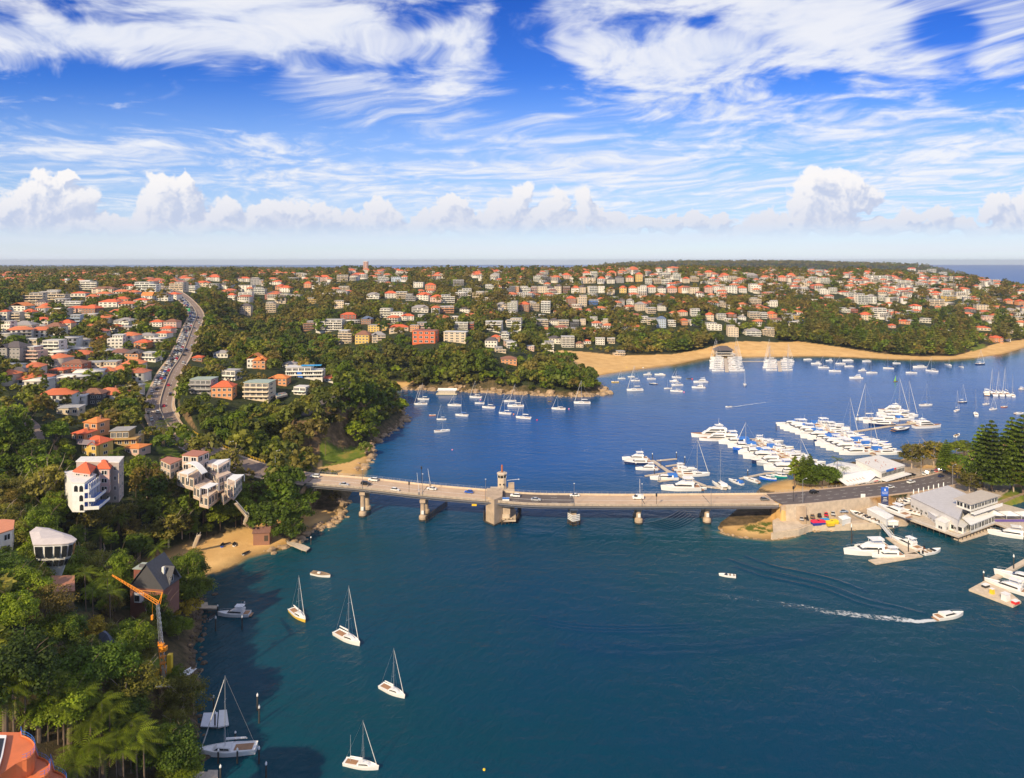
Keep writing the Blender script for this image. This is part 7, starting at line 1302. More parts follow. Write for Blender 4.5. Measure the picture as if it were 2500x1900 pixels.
# ---------------------------------------------------------------- boulders along the rocky shores
def boulders(name, pts, n, smin, smax, spread, label, seed, fn=None):
    g = random.Random(seed); q = [P(x, y, .3) for x, y in pts]; L = np.r_[0, np.cumsum([math.dist(a, c) for a, c in zip(q, q[1:])])]; b = MB()
    for _ in range(n):
        s = g.random()*L[-1]; i = min(int(np.searchsorted(L, s))-1 if s > 0 else 0, len(q)-2); i = max(i, 0); f = (s-L[i])/(L[i+1]-L[i]); a, c = np.array(q[i]), np.array(q[i+1]); p = a+(c-a)*f+np.array([g.gauss(0, spread), g.gauss(0, spread)]); r = smin+(smax-smin)*g.random()**3; m = g.choice([5, 6, 7]); z = max(float(gz(*p)), -.5); h = r*g.uniform(.5, .9)
        rg = []
        for k, zz in ((.75, -.4), (1., .2), (.85, .75), (.45, 1.)): rg.append([(p[0]+r*k*g.uniform(.75, 1.2)*math.cos(6.283*j/m), p[1]+r*k*g.uniform(.75, 1.2)*math.sin(6.283*j/m), z+h*zz) for j in range(m)])
        b.loft(rg)
    o = tag(b.build(name, MAT['dark_rock' if seed == 4 else 'rock']), kind='stuff'); o['label'] = label; o['category'] = 'boulders'
boulders('shore_rocks', [(975,950),(1059,952),(1195,958),(1333,965),(1390,968),(1441,966),(1479,961),(1462,948),(1450,934)], 420, .8, 4.2, 2.2, 'sandstone boulders along the foot of the far wooded point', 1)
boulders('shore_rocks', [(981,985),(993,1021),(974,1041),(948,1058),(929,1070),(915,1085),(902,1097),(912,1103),(905,1122),(886,1140),(865,1150)], 260, .5, 2.8, 1.8, 'sandstone boulders around the grassy reserve above the bridge', 2)
boulders('shore_rocks', [(846,1222),(840,1245),(832,1262),(805,1283),(765,1292),(735,1318),(700,1336),(660,1345)], 160, .4, 2.2, 1.6, 'boulders at the waterline below the bridge end trees', 3); boulders('shore_rocks', [(507,1405),(491,1465),(494,1497),(487,1547),(470,1585),(475,1607),(482,1655),(467,1687),(475,1728),(484,1772),(478,1813),(491,1870)], 300, .3, 1.3, 1.6, 'dark boulders along the steep western shore', 4)
boulders('shore_rocks', [(1757,1290),(1769,1303),(1807,1311),(1870,1317),(1917,1314),(1952,1304),(1974,1295),(2050,1293),(2145,1288)], 240, .2, .9, .7, 'small stones edging the tip of the spit', 5)
# ---------------------------------------------------------------- trees with a place of their own
def crown_at(k, px, py, s, label, sz=1., lift=None):
    h = TREES[k][2]*s*sz; q = hit(px, py, h*.62 if lift is None else lift)
    if q:
        e = put_tree(k, q[0], q[1], q[2], s, label=label, sz=sz, group='trees with places of their own'); r = TREES[k][3]*s/q[1]*F*.8; yt = HY+(H-q[2]-h)/q[1]*F
        PROT.append((px-r, px+r, yt, yt+(2.*r if 'palm' in k else 1.3*r), q[1])); return e
for k, x, y, s, lb, sz in [('pine',1890,300,1.6,'tall tiered pine left of the twin pines by the road bend',1.1),('pine',1962,290,1.7,'taller of the twin tiered pines by the road bend',1.15),('pine',2120,270,1.75,'tall tiered pine near the right edge behind the lawn',1.15),('pine',2205,270,1.8,'tiered pine cut by the right edge of the picture',1.2),('pine',1610,330,.9,'small tiered pine between the broad trees and the green one',1.1),('olive',1345,330,1.25,'broad olive tree behind the parked cars',.95),('brown',1430,330,1.15,'brownish tree in the middle of the group by the cars',1.),('olive',1515,310,1.3,'tallest broad tree of the group behind the parked cars',1.),
        ('bright',1690,300,1.1,'bright green spreading tree left of the tall pines',.9),('bright',1750,290,1.,'second bright green tree under the tall pines',.9),('olive',1790,540,1.1,'pale olive tree on the lawn in front of the pines',.75),('olive',2130,500,1.2,'gum with pale forked trunk on the lawn',.95),('fat_palm',2190,380,1.5,'yellowish date palm at the right edge',1.2),('dense',1700,400,1.1,'dark tree under the bright green ones',.8),('dense',2040,430,1.3,'dark spreading tree right of the twin pines',.8),('brown',1700,460,1.,'scrubby brown tree beside the road bend',.8),
        ('cypress',440,440,2.1,'narrow conifer leftmost in the clump by the sand',1.),('pine',510,440,.82,'first small conifer in the clump beside the road',1.1),('pine',560,440,.86,'second small conifer in the clump beside the road',1.1),('dense',600,510,1.1,'dark shrubby tree behind the roadside fence',.8),('dense',655,500,1.25,'largest dark tree beside the low white cafe',.9),('dense',710,510,1.1,'dark rounded tree left of the palms',.9),('palm',770,440,1.05,'palm rising beside the white hall',1.15),('palm',825,500,.95,'palm nearest the low white cafe',1.),('golden',755,565,.7,'light green shrub below the palms',.8)]:
    px, py = z5(x, y); crown_at(k, px, py, s, lb, sz)
for k, px, py, s, lb, sz in [('bright',465,1440,1.25,'big bright green round tree beside the boathouse beach',1.05),('olive',112,1190,1.5,'huge pale trunked gum in front of the white houses',1.35),('olive',40,1310,1.2,'leafy gum hiding the left of the bowl shaped house',1.1),('brown',110,1480,1.15,'bare brownish tree in front of the terracotta roof',.95),('bright',130,1540,.95,'rounded green tree below the bare brown tree',.9),('bright',20,1500,1.1,'bright green tree beside the swimming pool',1.),('dense',230,1640,1.3,'large dark green tree below the small hut',1.),('bright',190,1610,1.1,'bright green crown left of the small hut',1.),
        ('olive',320,1680,1.15,'olive brown tree in front of the building site',1.),('dense',300,1730,1.,'dark tree beneath the olive brown one',1.),('dense',412,1830,1.15,'dense round tree at the bottom near the sloop',.95),('bright',440,1880,.9,'bright tree at the bottom edge by the jetty',.8),('bright',435,1530,.8,'low round tree right of the crane',.8),('dense',40,1640,1.5,'large dark crown at the left edge above the palms',1.),('cypress',143,1120,1.6,'tall narrow cypress left of the grey block',1.2),('cypress',108,930,1.6,'bright green column cypress beside the blue house',1.1),
        ('dense',400,1190,1.6,'very large dark tree in front of the cream complex',.9),('dense',680,1210,1.6,'big dark tree at the bridge end',.85),('dense',720,1250,1.3,'lower dark tree at the bridge end',.85),('tall',640,1190,1.1,'tall dark tree left of the bridge entrance',.9),('olive',560,1120,1.3,'olive tree screening the road before the bridge',.9),('olive',480,1085,1.1,'olive tree on the road bend above the complex',.8),('dense',650,1262,1.5,'dark tree above the boathouse',.9),('dense',705,1295,1.1,'low dark tree leaning over the timber jetty',.8),('dense',750,1215,1.,'round dark tree overhanging the bridge abutment',.8),('bright',868,1050,1.4,'lone large olive green tree above the reserve',.9),('golden',1005,1,1.,'',1.)]:
    if lb: crown_at(k, px, py, s, lb, sz)
for k, px, py, s, lb in [('palm',287,1120,1.15,'palm leftmost of the pair above the green lawn'),('palm',400,1050,1.3,'tall thin palm beside the road bend'),('palm',396,1055,1.15,'second thin palm beside the road bend'),('fat_palm',340,1330,1.2,'date palm in the dark garden right of the bowl house'),('fat_palm',385,1345,1.2,'second date palm in the dark garden above the slate roof'),('fat_palm',290,1270,1.1,'date palm under the white and blue house'),('fat_palm',245,1310,1.1,'date palm nearest the bowl shaped house'),('palm',210,1430,1.1,'pale palm left of the crane jib'),('palm',228,1470,1.,'palm with golden skirt left of the slate house'),('palm',270,1480,1.2,'palm directly under the crane jib'),('palm',262,1440,1.1,'shaggy palm behind the crane jib'),
                      ('palm',660,1050,1.1,'palm beside the reserve lawn'),('palm',755,1075,1.,'palm at the edge of the reserve trees'),('palm',795,1085,1.,'short palm on the reserve edge')]: crown_at(k, px, py, s, lb, 1.)
for i, (x, y) in enumerate([(40,1090),(110,1160),(190,1090),(300,1120),(370,1120),(450,1150),(540,1180),(620,1180),(500,1290),(700,1250),(780,1290),(850,1330),(930,1380),(1010,1380),(900,1480),(800,1450),(690,1400),(1060,1500),(640,1450),(760,1560),(960,1600),(580,1560),(1120,1600)]):
    px, py = f4(x, y); e = crown_at('palm' if i % 3 else 'fat_palm', px, py, 1.05+.3*random.random(), None, 1., 7.5)
    if e: LAB.append((e, 'feathery palm' if i % 3 else 'broad leafed palm', px, py))
# ---------------------------------------------------------------- far suburb beyond the counted houses
g = np.random.default_rng(12); pts = []
while len(pts) < 2900:
    Y = math.exp(g.uniform(math.log(1150), math.log(5300))); X = Y*g.uniform(-.78, .76); px = CX+X/Y*F
    if not (px < 470 or (Y < 2300)) or Y < 1150: continue
    if px >= 470 and (Y < 1450 and g.random() < .75 or g.random() < .45): continue
    if 470 < px < 1700 and Y < 1750 and g.random() < .5: continue
    z = float(gz(X, Y)); 
    if z < 20: continue
    pts.append((X, Y, z))
V = []; Q = []; C = []
PQ = [(q[0], q[1], q[2], q[3]) for q in PROT]; nf = 0; tries = 0
while nf < 270 and tries < 30000:
    tries += 1; l_ = g.random() < .30; px, py = (g.uniform(0, 400), g.uniform(700, 990)) if l_ else (g.uniform(640, 2500), g.uniform(662, 838))
    if not l_ and (py > 735 and px < 820 or py > 845-(px-1000)*0 or (1560 < px < 2300 and py > 800) or (1380 < px < 1700 and py > 820) or px < 1240 and py > 800): continue
    if l_ and (px > 290 and py < 800 and px > 380): continue
    hw = 9 if not l_ else 11
    if any(px+hw > a and px-hw < b_ and py > c_-3 and py-11 < d_ for a, b_, c_, d_ in PQ): continue
    q = hit(px, py)
    if not q or q[1] > 1700 or q[2] < 4 or min(segdist(np.array([q[0]]), np.array([q[1]]), ROADS[k_][0][:, :2], False)[0][0] for k_ in ('main', 'lane')) < 18: continue
    wpx = g.uniform(4.5, 7.5)/q[1]*F; PQ.append((px-wpx-4, px+wpx+4, py-8/q[1]*F-2, py+2)); pts.append((q[0], q[1]+5, q[2]-2.5)); nf += 1
for X, Y, z in pts:
    w, d, h = g.uniform(4.5, 10), g.uniform(5, 8), g.uniform(5, 10)*(1.1 if Y > 2400 else 1.); a = g.uniform(-.5, .5); ca, sa_ = math.cos(a), math.sin(a); z += 3.5; b0 = len(V)
    f = lambda x, y, q: (X+x*ca-y*sa_, Y+x*sa_+y*ca, z+q)
    V += [f(-w,-d,-9), f(w,-d,-9), f(w,d,-9), f(-w,d,-9), f(-w,-d,h-2), f(w,-d,h-2), f(w,d,h-2), f(-w,d,h-2)]; c = g.uniform(.0, .45); C += [c]*8; Q += [(b0,b0+1,b0+5,b0+4),(b0+1,b0+2,b0+6,b0+5),(b0+2,b0+3,b0+7,b0+6),(b0+3,b0,b0+4,b0+7)]
    if Y < 1900:
        n_w = int(w/1.7); fl_ = 2 if h > 6.5 else 1
        for k_ in range(fl_):
            for i_ in range(n_w): x_ = -w+(i_+.5)*2*w/n_w; b1_ = len(V); zz = h-2-(k_+1)*3.+.5; V += [f(x_-.95,-d-.05,zz), f(x_+.95,-d-.05,zz), f(x_+.95,-d-.05,zz+1.9), f(x_-.95,-d-.05,zz+1.9)]; C += [.70]*4; Q += [(b1_, b1_+1, b1_+2, b1_+3)]
            if c < .3: b1_ = len(V); V += [f(-w,-d-1.6,zz-.3), f(w,-d-1.6,zz-.3), f(w,-d-1.6,zz+.5), f(-w,-d-1.6,zz+.5), f(-w,-d,zz-.3), f(w,-d,zz-.3)]; C += [c]*6; Q += [(b1_,b1_+1,b1_+2,b1_+3), (b1_,b1_+4,b1_+5,b1_+1)]
    b0 = len(V); pit = g.random() < .62; o = .7; hh = 2.8 if pit else .4; V += [f(-w-o,-d-o,h-1.99), f(w+o,-d-o,h-1.99), f(w+o,d+o,h-1.99), f(-w-o,d+o,h-1.99), f(-w*.4,-.5,h-2+hh) if pit else f(-w-o,-d-o,h-1.6), f(w*.4,-.5,h-2+hh) if pit else f(w+o,-d-o,h-1.6), f(w*.4,.5,h-2+hh) if pit else f(w+o,d+o,h-1.6), f(-w*.4,.5,h-2+hh) if pit else f(-w-o,d+o,h-1.6)]; C += [g.uniform(.75, 1.) if pit else g.uniform(.3, .6)]*8; Q += [(b0,b0+1,b0+5,b0+4),(b0+1,b0+2,b0+6,b0+5),(b0+2,b0+3,b0+7,b0+6),(b0+3,b0,b0+4,b0+7),(b0+4,b0+5,b0+6,b0+7)]
def g_sub(t):
    c = t.ramp(t.attr('c'), [(0, (.72,.70,.68)), (.2, (.62,.55,.45)), (.45, (.70,.68,.64)), (.6, (.35,.33,.33)), (.66, (.02,.02,.025)), (.72, (.02,.02,.025)), (.75, (.24,.12,.09)), (.79, (.60,.15,.06)), (1, (.66,.20,.08))]); surf(t, t.node('ShaderNodeBsdfPrincipled', {'Base Color': c, 'Roughness': .8}))
mat('suburb', g_sub); o = tag(add('distant_houses', npmesh('distant_houses', V, Q, MAT['suburb'], {'c': C})), kind='stuff'); o['label'] = 'hundreds of tiny houses of the far suburbs towards the skyline'; o['category'] = 'houses'

def ridge(lines, label):
    V = []; Q = []
    for pts, w, h_ in lines:
        q = [P(x, y) for x, y in pts]; f = []
        for i in range(len(q)-1):
            a, b = q[i], q[i+1]; p0 = q[max(i-1, 0)]; p3 = q[min(i+2, len(q)-1)]
            for s in np.linspace(0, 1, 8, endpoint=False): f.append(tuple(.5*((2*a[k])+(-p0[k]+b[k])*s+(2*p0[k]-5*a[k]+4*b[k]-p3[k])*s*s+(-p0[k]+3*a[k]-3*b[k]+p3[k])*s**3) for k in (0, 1)))
        n = len(f)
        for i, (x, y) in enumerate(f):
            j, k = min(i+1, n-1), max(i-1, 0); d = np.array([f[j][0]-f[k][0], f[j][1]-f[k][1]]); d /= np.linalg.norm(d)+1e-9; nn = np.array([d[1], -d[0]]); amp = h_*math.sin(math.pi*(i+.5)/n)**.5
            for m in range(7): s = -1+m/3; V.append((x+nn[0]*w*s, y+nn[1]*w*s, .012+amp*math.cos(s*math.pi/2)**2))
            if i: b0 = len(V)-14; Q += [(b0+m, b0+m+1, b0+m+8, b0+m+7) for m in range(6)]
    me = npmesh('wake_waves', V, Q, MAT['water'], {'far': np.zeros(len(V)), 'shal': np.zeros(len(V)), 'teal': np.zeros(len(V))}, True); o = tag(add('wake_waves', me), kind='stuff'); o['label'] = label; o['category'] = 'waves'
W1 = [z5(x, y) for x, y in ((20,1180),(250,1260),(500,1312),(750,1375),(1000,1470),(1250,1525),(1490,1590))]
ridge([([(x+dx, y+dy) for x, y in W1[:len(W1)-c]], 1.5, .30) for dx, dy, c in ((0,0,0),(-14,9,1),(-30,-9,1),(10,-16,2))]+[([(x*1.1307, (y+k*15)*1.1307) for x, y in ((1200+k*45,1390),(1350,1398),(1500,1396),(1640,1384),(1760-k*10,1366),(1860-k*20,1340))], 2.6, .15) for k in range(0, 2)]+[([(x*1.1307, (y+k*7)*1.1307) for x, y in ((1150,1330+k),(1260,1350),(1400,1352),(1520,1346))], 1.1, .14) for k in range(3)], 'curved wake ripples spreading behind the speedboat')
ridge([([z4(x+k*22, y+k*9) for x, y in ((920,905),(1010,893),(1090,870),(1160,835),(1210,800))], .8, .2) for k in range(-3, 4)], 'ripples running out between the right bridge piers')
# ---------------------------------------------------------------- woods: trees with places of their own, then the mass beyond
def spots():
    g = np.random.default_rng(3); out = []
    for y0, y1, sp in ((95, 330, 5.6), (330, 700, 6.6), (700, 1300, 8.), (1300, 2700, 12.), (2700, 5800, 26.)):
        nx = int(2*y1*.80/sp); ny_ = int((y1-y0)/sp); a, b = np.meshgrid(np.arange(nx), np.arange(ny_))
        X = -y1*.80+(a+g.random(a.shape)*.9)*sp; Y = y0+(b+g.random(a.shape)*.9)*sp; m = (np.abs(X/Y) < .775)
        X, Y = X[m], Y[m]; out.append(np.stack([X, Y], 1))
    return np.concatenate(out)
def woods():
    g = np.random.default_rng(5); S = spots(); X, Y = S[:, 0], S[:, 1]
    Z = gz(X, Y)
    fu = np.clip(((X/Y-us[0])/(us[1]-us[0])).round().astype(int), 0, nu-1); fy = np.clip((np.log(Y/52)/(math.log(6300/52)/(ny-1))).round().astype(int), 0, ny-1)
    bad = SD[fy, fu] < 2.5
    for k in ('sand', 'lawn', 'dirt', 'pave'): bad |= paint[k][fy, fu] > .2
    isl = inside(X, Y, POLYS[1]); bad |= isl
    for k, (rp, hw) in ROADS.items(): bad |= segdist(X, Y, rp[:, :2], False)[0] < hw+2.2
    X, Y, Z = X[~bad], Y[~bad], Z[~bad]
    # species by place
    n = len(X); px = CX+X/Y*F; py = HY+(H-Z)/Y*F; r = g.random(n); pat = fbm(X/55, Y/55, 3, .55, 41)+g.normal(size=n)*.22
    names = np.array(['dense', 'bright', 'olive', 'brown', 'tall', 'pine', 'golden', 'cypress', 'palm'])
    k = np.select([pat < -.32, pat < -.12, pat < .12, pat < .34], [0, 4, 1, 2], 3)
    k = np.where((Y > 1000) & (r < .35), 2, k); k = np.where((py < 760) & (r > .8), 3, k)
    beachwood = (px > 1640) & (py > 790) & (Y > 700); k = np.where(beachwood & (r < .34), 5, k)
    k = np.where((Y < 800) & (r > .985), 6, k); k = np.where((Y < 700) & (r < .02), 7, k); k = np.where((Y < 800) & (r > .02) & (r < .05), 8, k)
    valley = ((px > 620) & (px < 1400) & (py > 800) & (Y > 600)) | ((px > 420) & (px < 950) & (py > 930) & (py < 1150)); k = np.where(valley & (r < .75) & (k >= 2) & (k < 4), 0, k)
    sc = .52+g.random(n)**1.6*.95; sc = np.where(Y > 1300, sc*1.05, sc); sc = np.where((Y > 2700), sc*1.5, sc)
    steep = valley & (Y > 600); sc = np.where(steep, sc*1.12, sc)
    sc = np.where(Y < 330, sc*1.02, sc); sc = np.where(beachwood, sc*1.2, sc)
    hgt = np.array([11, 10, 13, 12, 17, 19, 8, 9, 11])[k]*sc; rad = np.array([5, 4.6, 5, 4.6, 4.2, 4.6, 4, 1.3, 3])[k]*sc
    # keep the facades, roads and cars in view: lower or drop what would stand in front of them
    SCL = .5; prot = np.zeros((960, 1260), np.float32)
    for x0, x1, y0, y1, Yh in PROT:
        a0, a1, b0, b1 = [int(max(v, 0)*SCL) for v in (x0, x1+1, y0, y1-(y1-y0)*.10+1)]; s = prot[b0:b1+1, a0:a1+1]; np.maximum(s, Yh, out=s)
    ok = np.ones(n, bool)
    for fz in (1., .8, .55, .3):
        for fx in (-.7, 0, .7):
            qx = ((CX+(X+rad*fx)/Y*F)*SCL).astype(int); qy = ((HY+(H-Z-hgt*fz)/Y*F)*SCL).astype(int)
            v = (qx >= 0) & (qx < 1260) & (qy >= 0) & (qy < 960); p_ = np.zeros(n); p_[v] = prot[qy[v], qx[v]]
            ok &= ~((p_ > Y+1))
    ok |= (g.random(n) < .03) & (Y > 600)
    HB = [(e.location.x, e.location.y, e.get('_w', 12)) for e, *_ in LAB if e.get('category') in ('house', 'building', 'apartment block')]
    hx = np.array(HB)
    for i in range(len(hx)): ok &= ~((np.abs(X-hx[i, 0]) < hx[i, 2]*.5+1.5) & (Y-hx[i, 1] > -2.5) & (Y-hx[i, 1] < 12))
    X, Y, Z, k, sc, hgt, px, py = [a[ok] for a in (X, Y, Z, k, sc, hgt, px, py)]
    vis = (px > -20) & (px < 2520) & (py-hgt/Y*F < 1900)
    order = np.argsort(np.where(vis, Y, 1e9)); first = order[:NTREE]; rest = order[NTREE:]
    for i in first:
        nm = names[k[i]]; e = put_tree(nm, X[i], Y[i], Z[i], sc[i], sz=1., group='trees on the wooded slopes')
        LAB.append((e, TREES[nm][4], px[i], py[i]-hgt[i]/Y[i]*F*.6))
    k2 = np.where(k > 5, 1, k); return X[rest], Y[rest], Z[rest], k2[rest], sc[rest], names
NTREE = 250
X, Y, Z, k2, sc, names = woods()
g = np.random.default_rng(9)
me = bpy.data.meshes.new('woodland'); n = len(X); me.vertices.add(n); me.vertices.foreach_set('co', np.stack([X, Y, Z], 1).astype(np.float32).ravel())
for nm, dat, ty in (('k', k2, 'INT'), ('s', sc, 'FLOAT'), ('a', g.random(n)*6.28, 'FLOAT'), ('ih', np.clip(fbm(X/40, Y/40, 2, .5, 61)*.7+.25+g.normal(size=n)*.15, 0, .8), 'FLOAT')):
    at = me.attributes.new(nm, ty, 'POINT'); at.data.foreach_set('value', np.asarray(dat, np.int32 if ty == 'INT' else np.float32))
me.materials.append(MAT['leaf'])
wood = tag(add('woodland', me), kind='stuff'); wood['label'] = 'mass of trees and bushland covering the hills between the houses'; wood['category'] = 'woodland'
# the crowns used by the mass are those of single trees standing at the far edge of the woods
src = {}
nt = bpy.data.node_groups.new('woodland', 'GeometryNodeTree')
nt.interface.new_socket('Geometry', in_out='INPUT', socket_type='NodeSocketGeometry'); nt.interface.new_socket('Geometry', in_out='OUTPUT', socket_type='NodeSocketGeometry')
gi = nt.nodes.new('NodeGroupInput'); go = nt.nodes.new('NodeGroupOutput'); jn = nt.nodes.new('GeometryNodeJoinGeometry')
def nattr(name, dt):
    a = nt.nodes.new('GeometryNodeInputNamedAttribute'); a.data_type = dt; a.inputs['Name'].default_value = name; return a.outputs[0]
ka, sa, aa = nattr('k', 'INT'), nattr('s', 'FLOAT'), nattr('a', 'FLOAT')
cx = nt.nodes.new('ShaderNodeCombineXYZ'); nt.links.new(aa, cx.inputs[2])
er = nt.nodes.new('FunctionNodeEulerToRotation'); nt.links.new(cx.outputs[0], er.inputs[0])
for i, nm in enumerate(['dense', 'bright', 'olive', 'brown', 'tall', 'pine']):
    xx = X[k2 == i]; yy_ = Y[k2 == i]; j = int(np.argmin(np.abs(yy_-1250)+np.abs(xx)*.2)); xs, ys_ = float(xx[j]), float(yy_[j])
    cat, name = TREES[nm][5], TREES[nm][6]; e = empty(name, (xs+3, ys_+3, float(gz(xs+3, ys_+3))), 1., None, cat, 'trees on the wooded slopes'); add('trunk', TREES[nm][1], e)
    o = add('crown', FAR[nm], e); e['_k'] = nm; Zs = float(gz(xs+3, ys_+3)); LAB.append((e, TREES[nm][4], CX+xs/ys_*F, HY+(H-Zs-6)/ys_*F))
    oi = nt.nodes.new('GeometryNodeObjectInfo'); oi.inputs['Object'].default_value = o; oi.inputs['As Instance'].default_value = True; oi.transform_space = 'ORIGINAL'
    cmp = nt.nodes.new('FunctionNodeCompare'); cmp.data_type = 'INT'; cmp.operation = 'EQUAL'
    nt.links.new(ka, cmp.inputs[2]); cmp.inputs[3].default_value = i
    ip = nt.nodes.new('GeometryNodeInstanceOnPoints'); nt.links.new(gi.outputs[0], ip.inputs['Points']); nt.links.new(cmp.outputs[0], ip.inputs['Selection'])
    nt.links.new(oi.outputs['Geometry'], ip.inputs['Instance']); nt.links.new(er.outputs[0], ip.inputs['Rotation']); nt.links.new(sa, ip.inputs['Scale']); nt.links.new(ip.outputs[0], jn.inputs[0])
nt.links.new(jn.outputs[0], go.inputs[0])
md = wood.modifiers.new('trees', 'NODES'); md.node_group = nt
print('woodland', n, 'houses', len(PROT))
# ---------------------------------------------------------------- air between the camera and the far hills
def g_haze(t):
    v = t.node('ShaderNodeVolumePrincipled', {'Color': (.78, .87, 1., 1), 'Density': HAZE, 'Anisotropy': .2}); t.t.links.new(v.outputs[0], t.node('ShaderNodeOutputMaterial').inputs['Volume'])
HAZE = .000045
mat('haze', g_haze)
hz = tag(MB().box(-29000, -250, -7, 29000, 21900, 150).build('haze', MAT['haze']), kind='stuff'); hz['label'] = 'thin bluish air fading the far hills'; hz['category'] = 'haze'
# ---------------------------------------------------------------- a label of its own for every repeated thing
LAND = [(30,1650,'by the pool garden'),(110,1760,'above the orange terraces'),(300,1820,'among the lower palms'),(420,1850,'by the bottom shore'),(250,1590,'by the slate hut'),(400,1560,'beside the yellow crane'),(180,1420,'below the bowl house'),(40,1380,'left of the bowl house'),(360,1420,'behind the slate house'),(450,1480,'over the jetty shore'),(260,1300,'under the balcony house'),(90,1250,'by the huge gum'),(460,1330,'left of the beach'),(560,1240,'below the cream complex'),(400,1230,'left of the complex'),
 (700,1260,'at the bridge end'),(60,1120,'beside the narrow lane'),(250,1000,'by the mustard flats'),(330,1060,'above the cream complex'),(620,1090,'behind the yellow railing'),(800,1060,'beside the grassy reserve'),(900,1000,'on the rocky bluff'),(500,1010,'right of the bend'),(120,930,'by the blue house'),(20,860,'at the left edge'),(220,900,'left of the road'),(330,870,'beside the queue'),(560,960,'below the point houses'),(620,900,'on the point'),(760,930,'on the point lane'),(60,800,'below the left ridge'),(170,790,'on the left slope'),(300,790,'near the queue'),(370,830,'by the queue bend'),
 (60,730,'on the left ridge'),(200,720,'below the chapel tower'),(330,720,'left of the hilltop'),(480,700,'at the hilltop bend'),(600,740,'above the wooded gully'),(650,690,'right of the hilltop'),(700,800,'across the wooded gully'),(800,790,'left of the apartments'),(900,810,'by the yellow houses'),(1030,830,'beside the orange block'),(1140,820,'right of the orange block'),(900,690,'under the skyline tower'),(820,730,'below the skyline tower'),(1000,740,'mid slope centre left'),(1120,740,'on the upper centre slope'),(1080,680,'along the centre skyline'),
 (1240,840,'above the wooded spur'),(1300,790,'above the sand flat'),(1380,840,'by the sand flat'),(1280,720,'in the upper terraces'),(1400,710,'in the skyline terraces'),(1400,770,'mid slope above sand'),(1500,780,'above the club cluster'),(1550,720,'under the wooded headland'),(1650,720,'on the upper right slope'),(1620,790,'above the yacht club'),(1720,800,'behind the yacht club'),(1700,770,'right of the club'),(1800,710,'on the right skyline'),(1850,760,'above the beach pines'),(1900,820,'behind the beach pines'),(1960,700,'below the wooded crest'),(2000,780,'over the long beach'),(2100,700,'by the white institute'),(2100,750,'mid slope far right'),
 (2180,790,'above the tall pines'),(2250,730,'on the far right slope'),(2350,700,'near the ocean gap'),(2350,770,'far right mid slope'),(2450,760,'at the right edge'),(2450,820,'by the beach end'),(2250,830,'in the beach park'),(1000,900,'on the far spur'),(1150,900,'on the mid spur'),(1300,910,'on the spur crest'),(1420,930,'at the spur tip'),(950,860,'above the sandy cove'),(1100,860,'below the orange block'),(750,1150,'by the bridge entrance')]
SEA = [(900,985,'in the cove'),(1060,1000,'off the wooded spur'),(1180,990,'off the spur'),(1240,1010,'right of the spur moorings'),(1100,1050,'below the cove'),(1400,1000,'near the spur tip'),(1560,950,'off the sand flat'),(1640,930,'off the yacht club'),(1720,950,'in mid harbour'),(1740,890,'at the club cluster'),(1820,980,'in open water'),(1990,890,'off the left beach'),(2090,900,'off the middle beach'),(2200,900,'off the right beach'),(2300,900,'off the beach end'),(2390,900,'off the far beach'),(2260,990,'above the outer cluster'),(2340,1000,'in the right moorings'),(2430,1000,'below the right jetty'),(2420,960,'at the right jetty'),(2340,1070,'behind the pines'),(2215,880,'at the second cluster'),
 (1880,1120,'above the bridge'),(2050,1080,'behind the cafes'),(470,1550,'below the stone jetty'),(560,1500,'beside the jetty cruiser'),(530,1750,'by the floating stages'),(560,1850,'around the big sloop'),(640,1750,'out in the bay'),(2070,1330,'off the quay'),(2200,1340,'beside the gangway'),(2470,1400,'by the fuel dock'),(1500,1150,'beside the near walkway'),(1000,1700,'in the lower bay'),(1800,1090,'left of the pontoon'),(1600,1120,'by the tall sloop')]
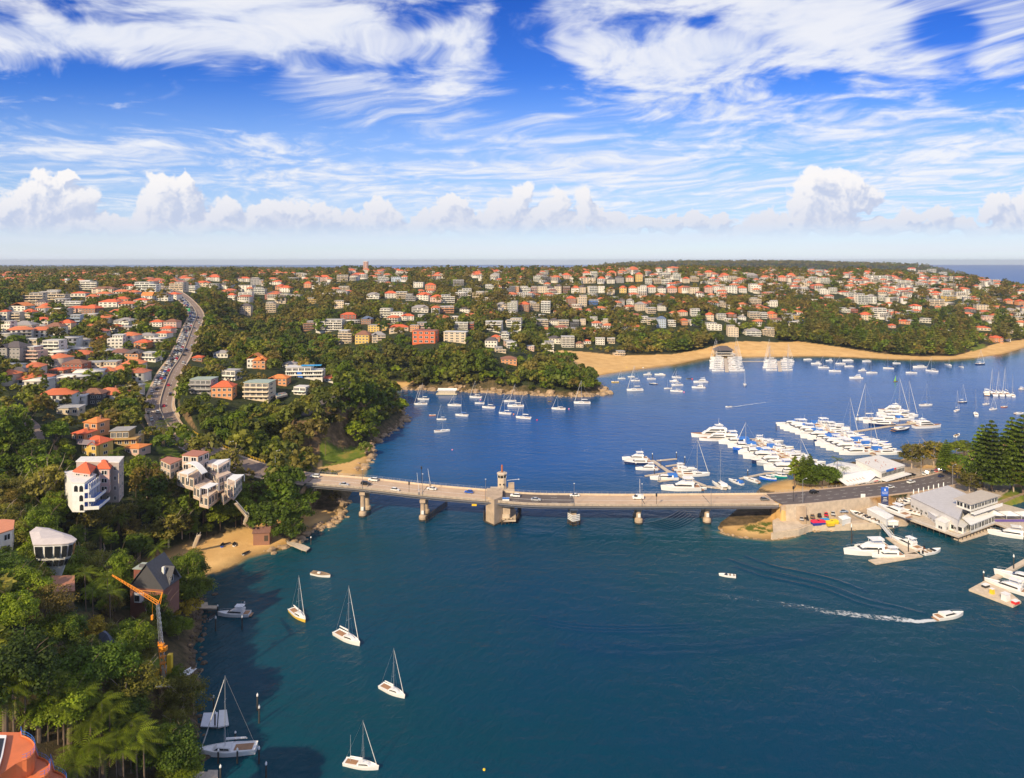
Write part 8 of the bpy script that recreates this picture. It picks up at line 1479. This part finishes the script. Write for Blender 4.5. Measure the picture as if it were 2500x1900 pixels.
QUE = [(400,1030,'at the bend'),(375,980,'above the bend'),(400,930,'on the lower hill'),(430,880,'on the middle hill'),(455,820,'on the upper hill'),(472,775,'near the green sign'),(460,735,'at the hilltop')]
NUM = 'second third fourth fifth sixth seventh eighth ninth tenth eleventh twelfth thirteenth fourteenth fifteenth sixteenth seventeenth eighteenth nineteenth twentieth'.split()
sub = [('pale pink', 'pink'), ('brown brick', 'brown'), ('deep blue', 'blue'), ('red brick', 'brick'), ('orange red tiled roof', 'red roof'), ('grey hipped roof', 'grey roof'), ('dark tiled roof', 'dark roof'), ('brown tiled roof', 'brown roof'), ('slate blue roof', 'slate roof'), ('bright orange roof', 'orange roof'), ('orange gabled roof', 'gabled roof'), ('pale green flat roof', 'green flat roof'), ('four wheel drive', 'wagon'), ('in the ', 'in '), ('on the open lanes', 'on open lanes'), ('olive brown gum tree with open crown', 'olive brown gum tree'), ('slender palm with feathery fronds', 'slender feathery palm'), ('stout date palm with arching fronds', 'stout date palm'), ('on the left side', 'left side'), ('on the right side', 'right side'), ('narrow berth walkway on the', 'berth finger'), ('sloop with bare mast', 'bare masted sloop'), ('white capped mooring pile at the', 'mooring pile'), ('white capped mooring pile near the marina pontoon', 'mooring pile'), ('white capped mooring pile by the western shore', 'mooring pile')]
pool_ = {}
for e, d, px, py in LAB:
    if d is None: continue
    for a, c in sub: d = d.replace(a, c)
    cat = e['category']; A = QUE if 'queue' in d or 'open lanes' in d else (SEA if cat in ('boat', 'sailing boat', 'jetty', 'pile', 'buoy') else LAND)
    r = min(A, key=lambda a: ((a[0]-px)/1.5)**2+((a[1]-py)*1.2)**2)[2]
    pool_.setdefault(f'{d} {r}', []).append((px, py, e))
for k, L in pool_.items():
    L.sort(key=lambda a: (a[0], a[1])); n = len(L)
    for i, (px, py, e) in enumerate(L):
        e['label'] = k if n == 1 else k+', '+('leftmost' if i == 0 else 'rightmost' if i == n-1 else (NUM[i-1]+' from left' if i < 19 else NUM[n-2-i] + ' from right'))
for o in COL.objects:
    for k in ('_k', '_w'):
        if k in o: del o[k]
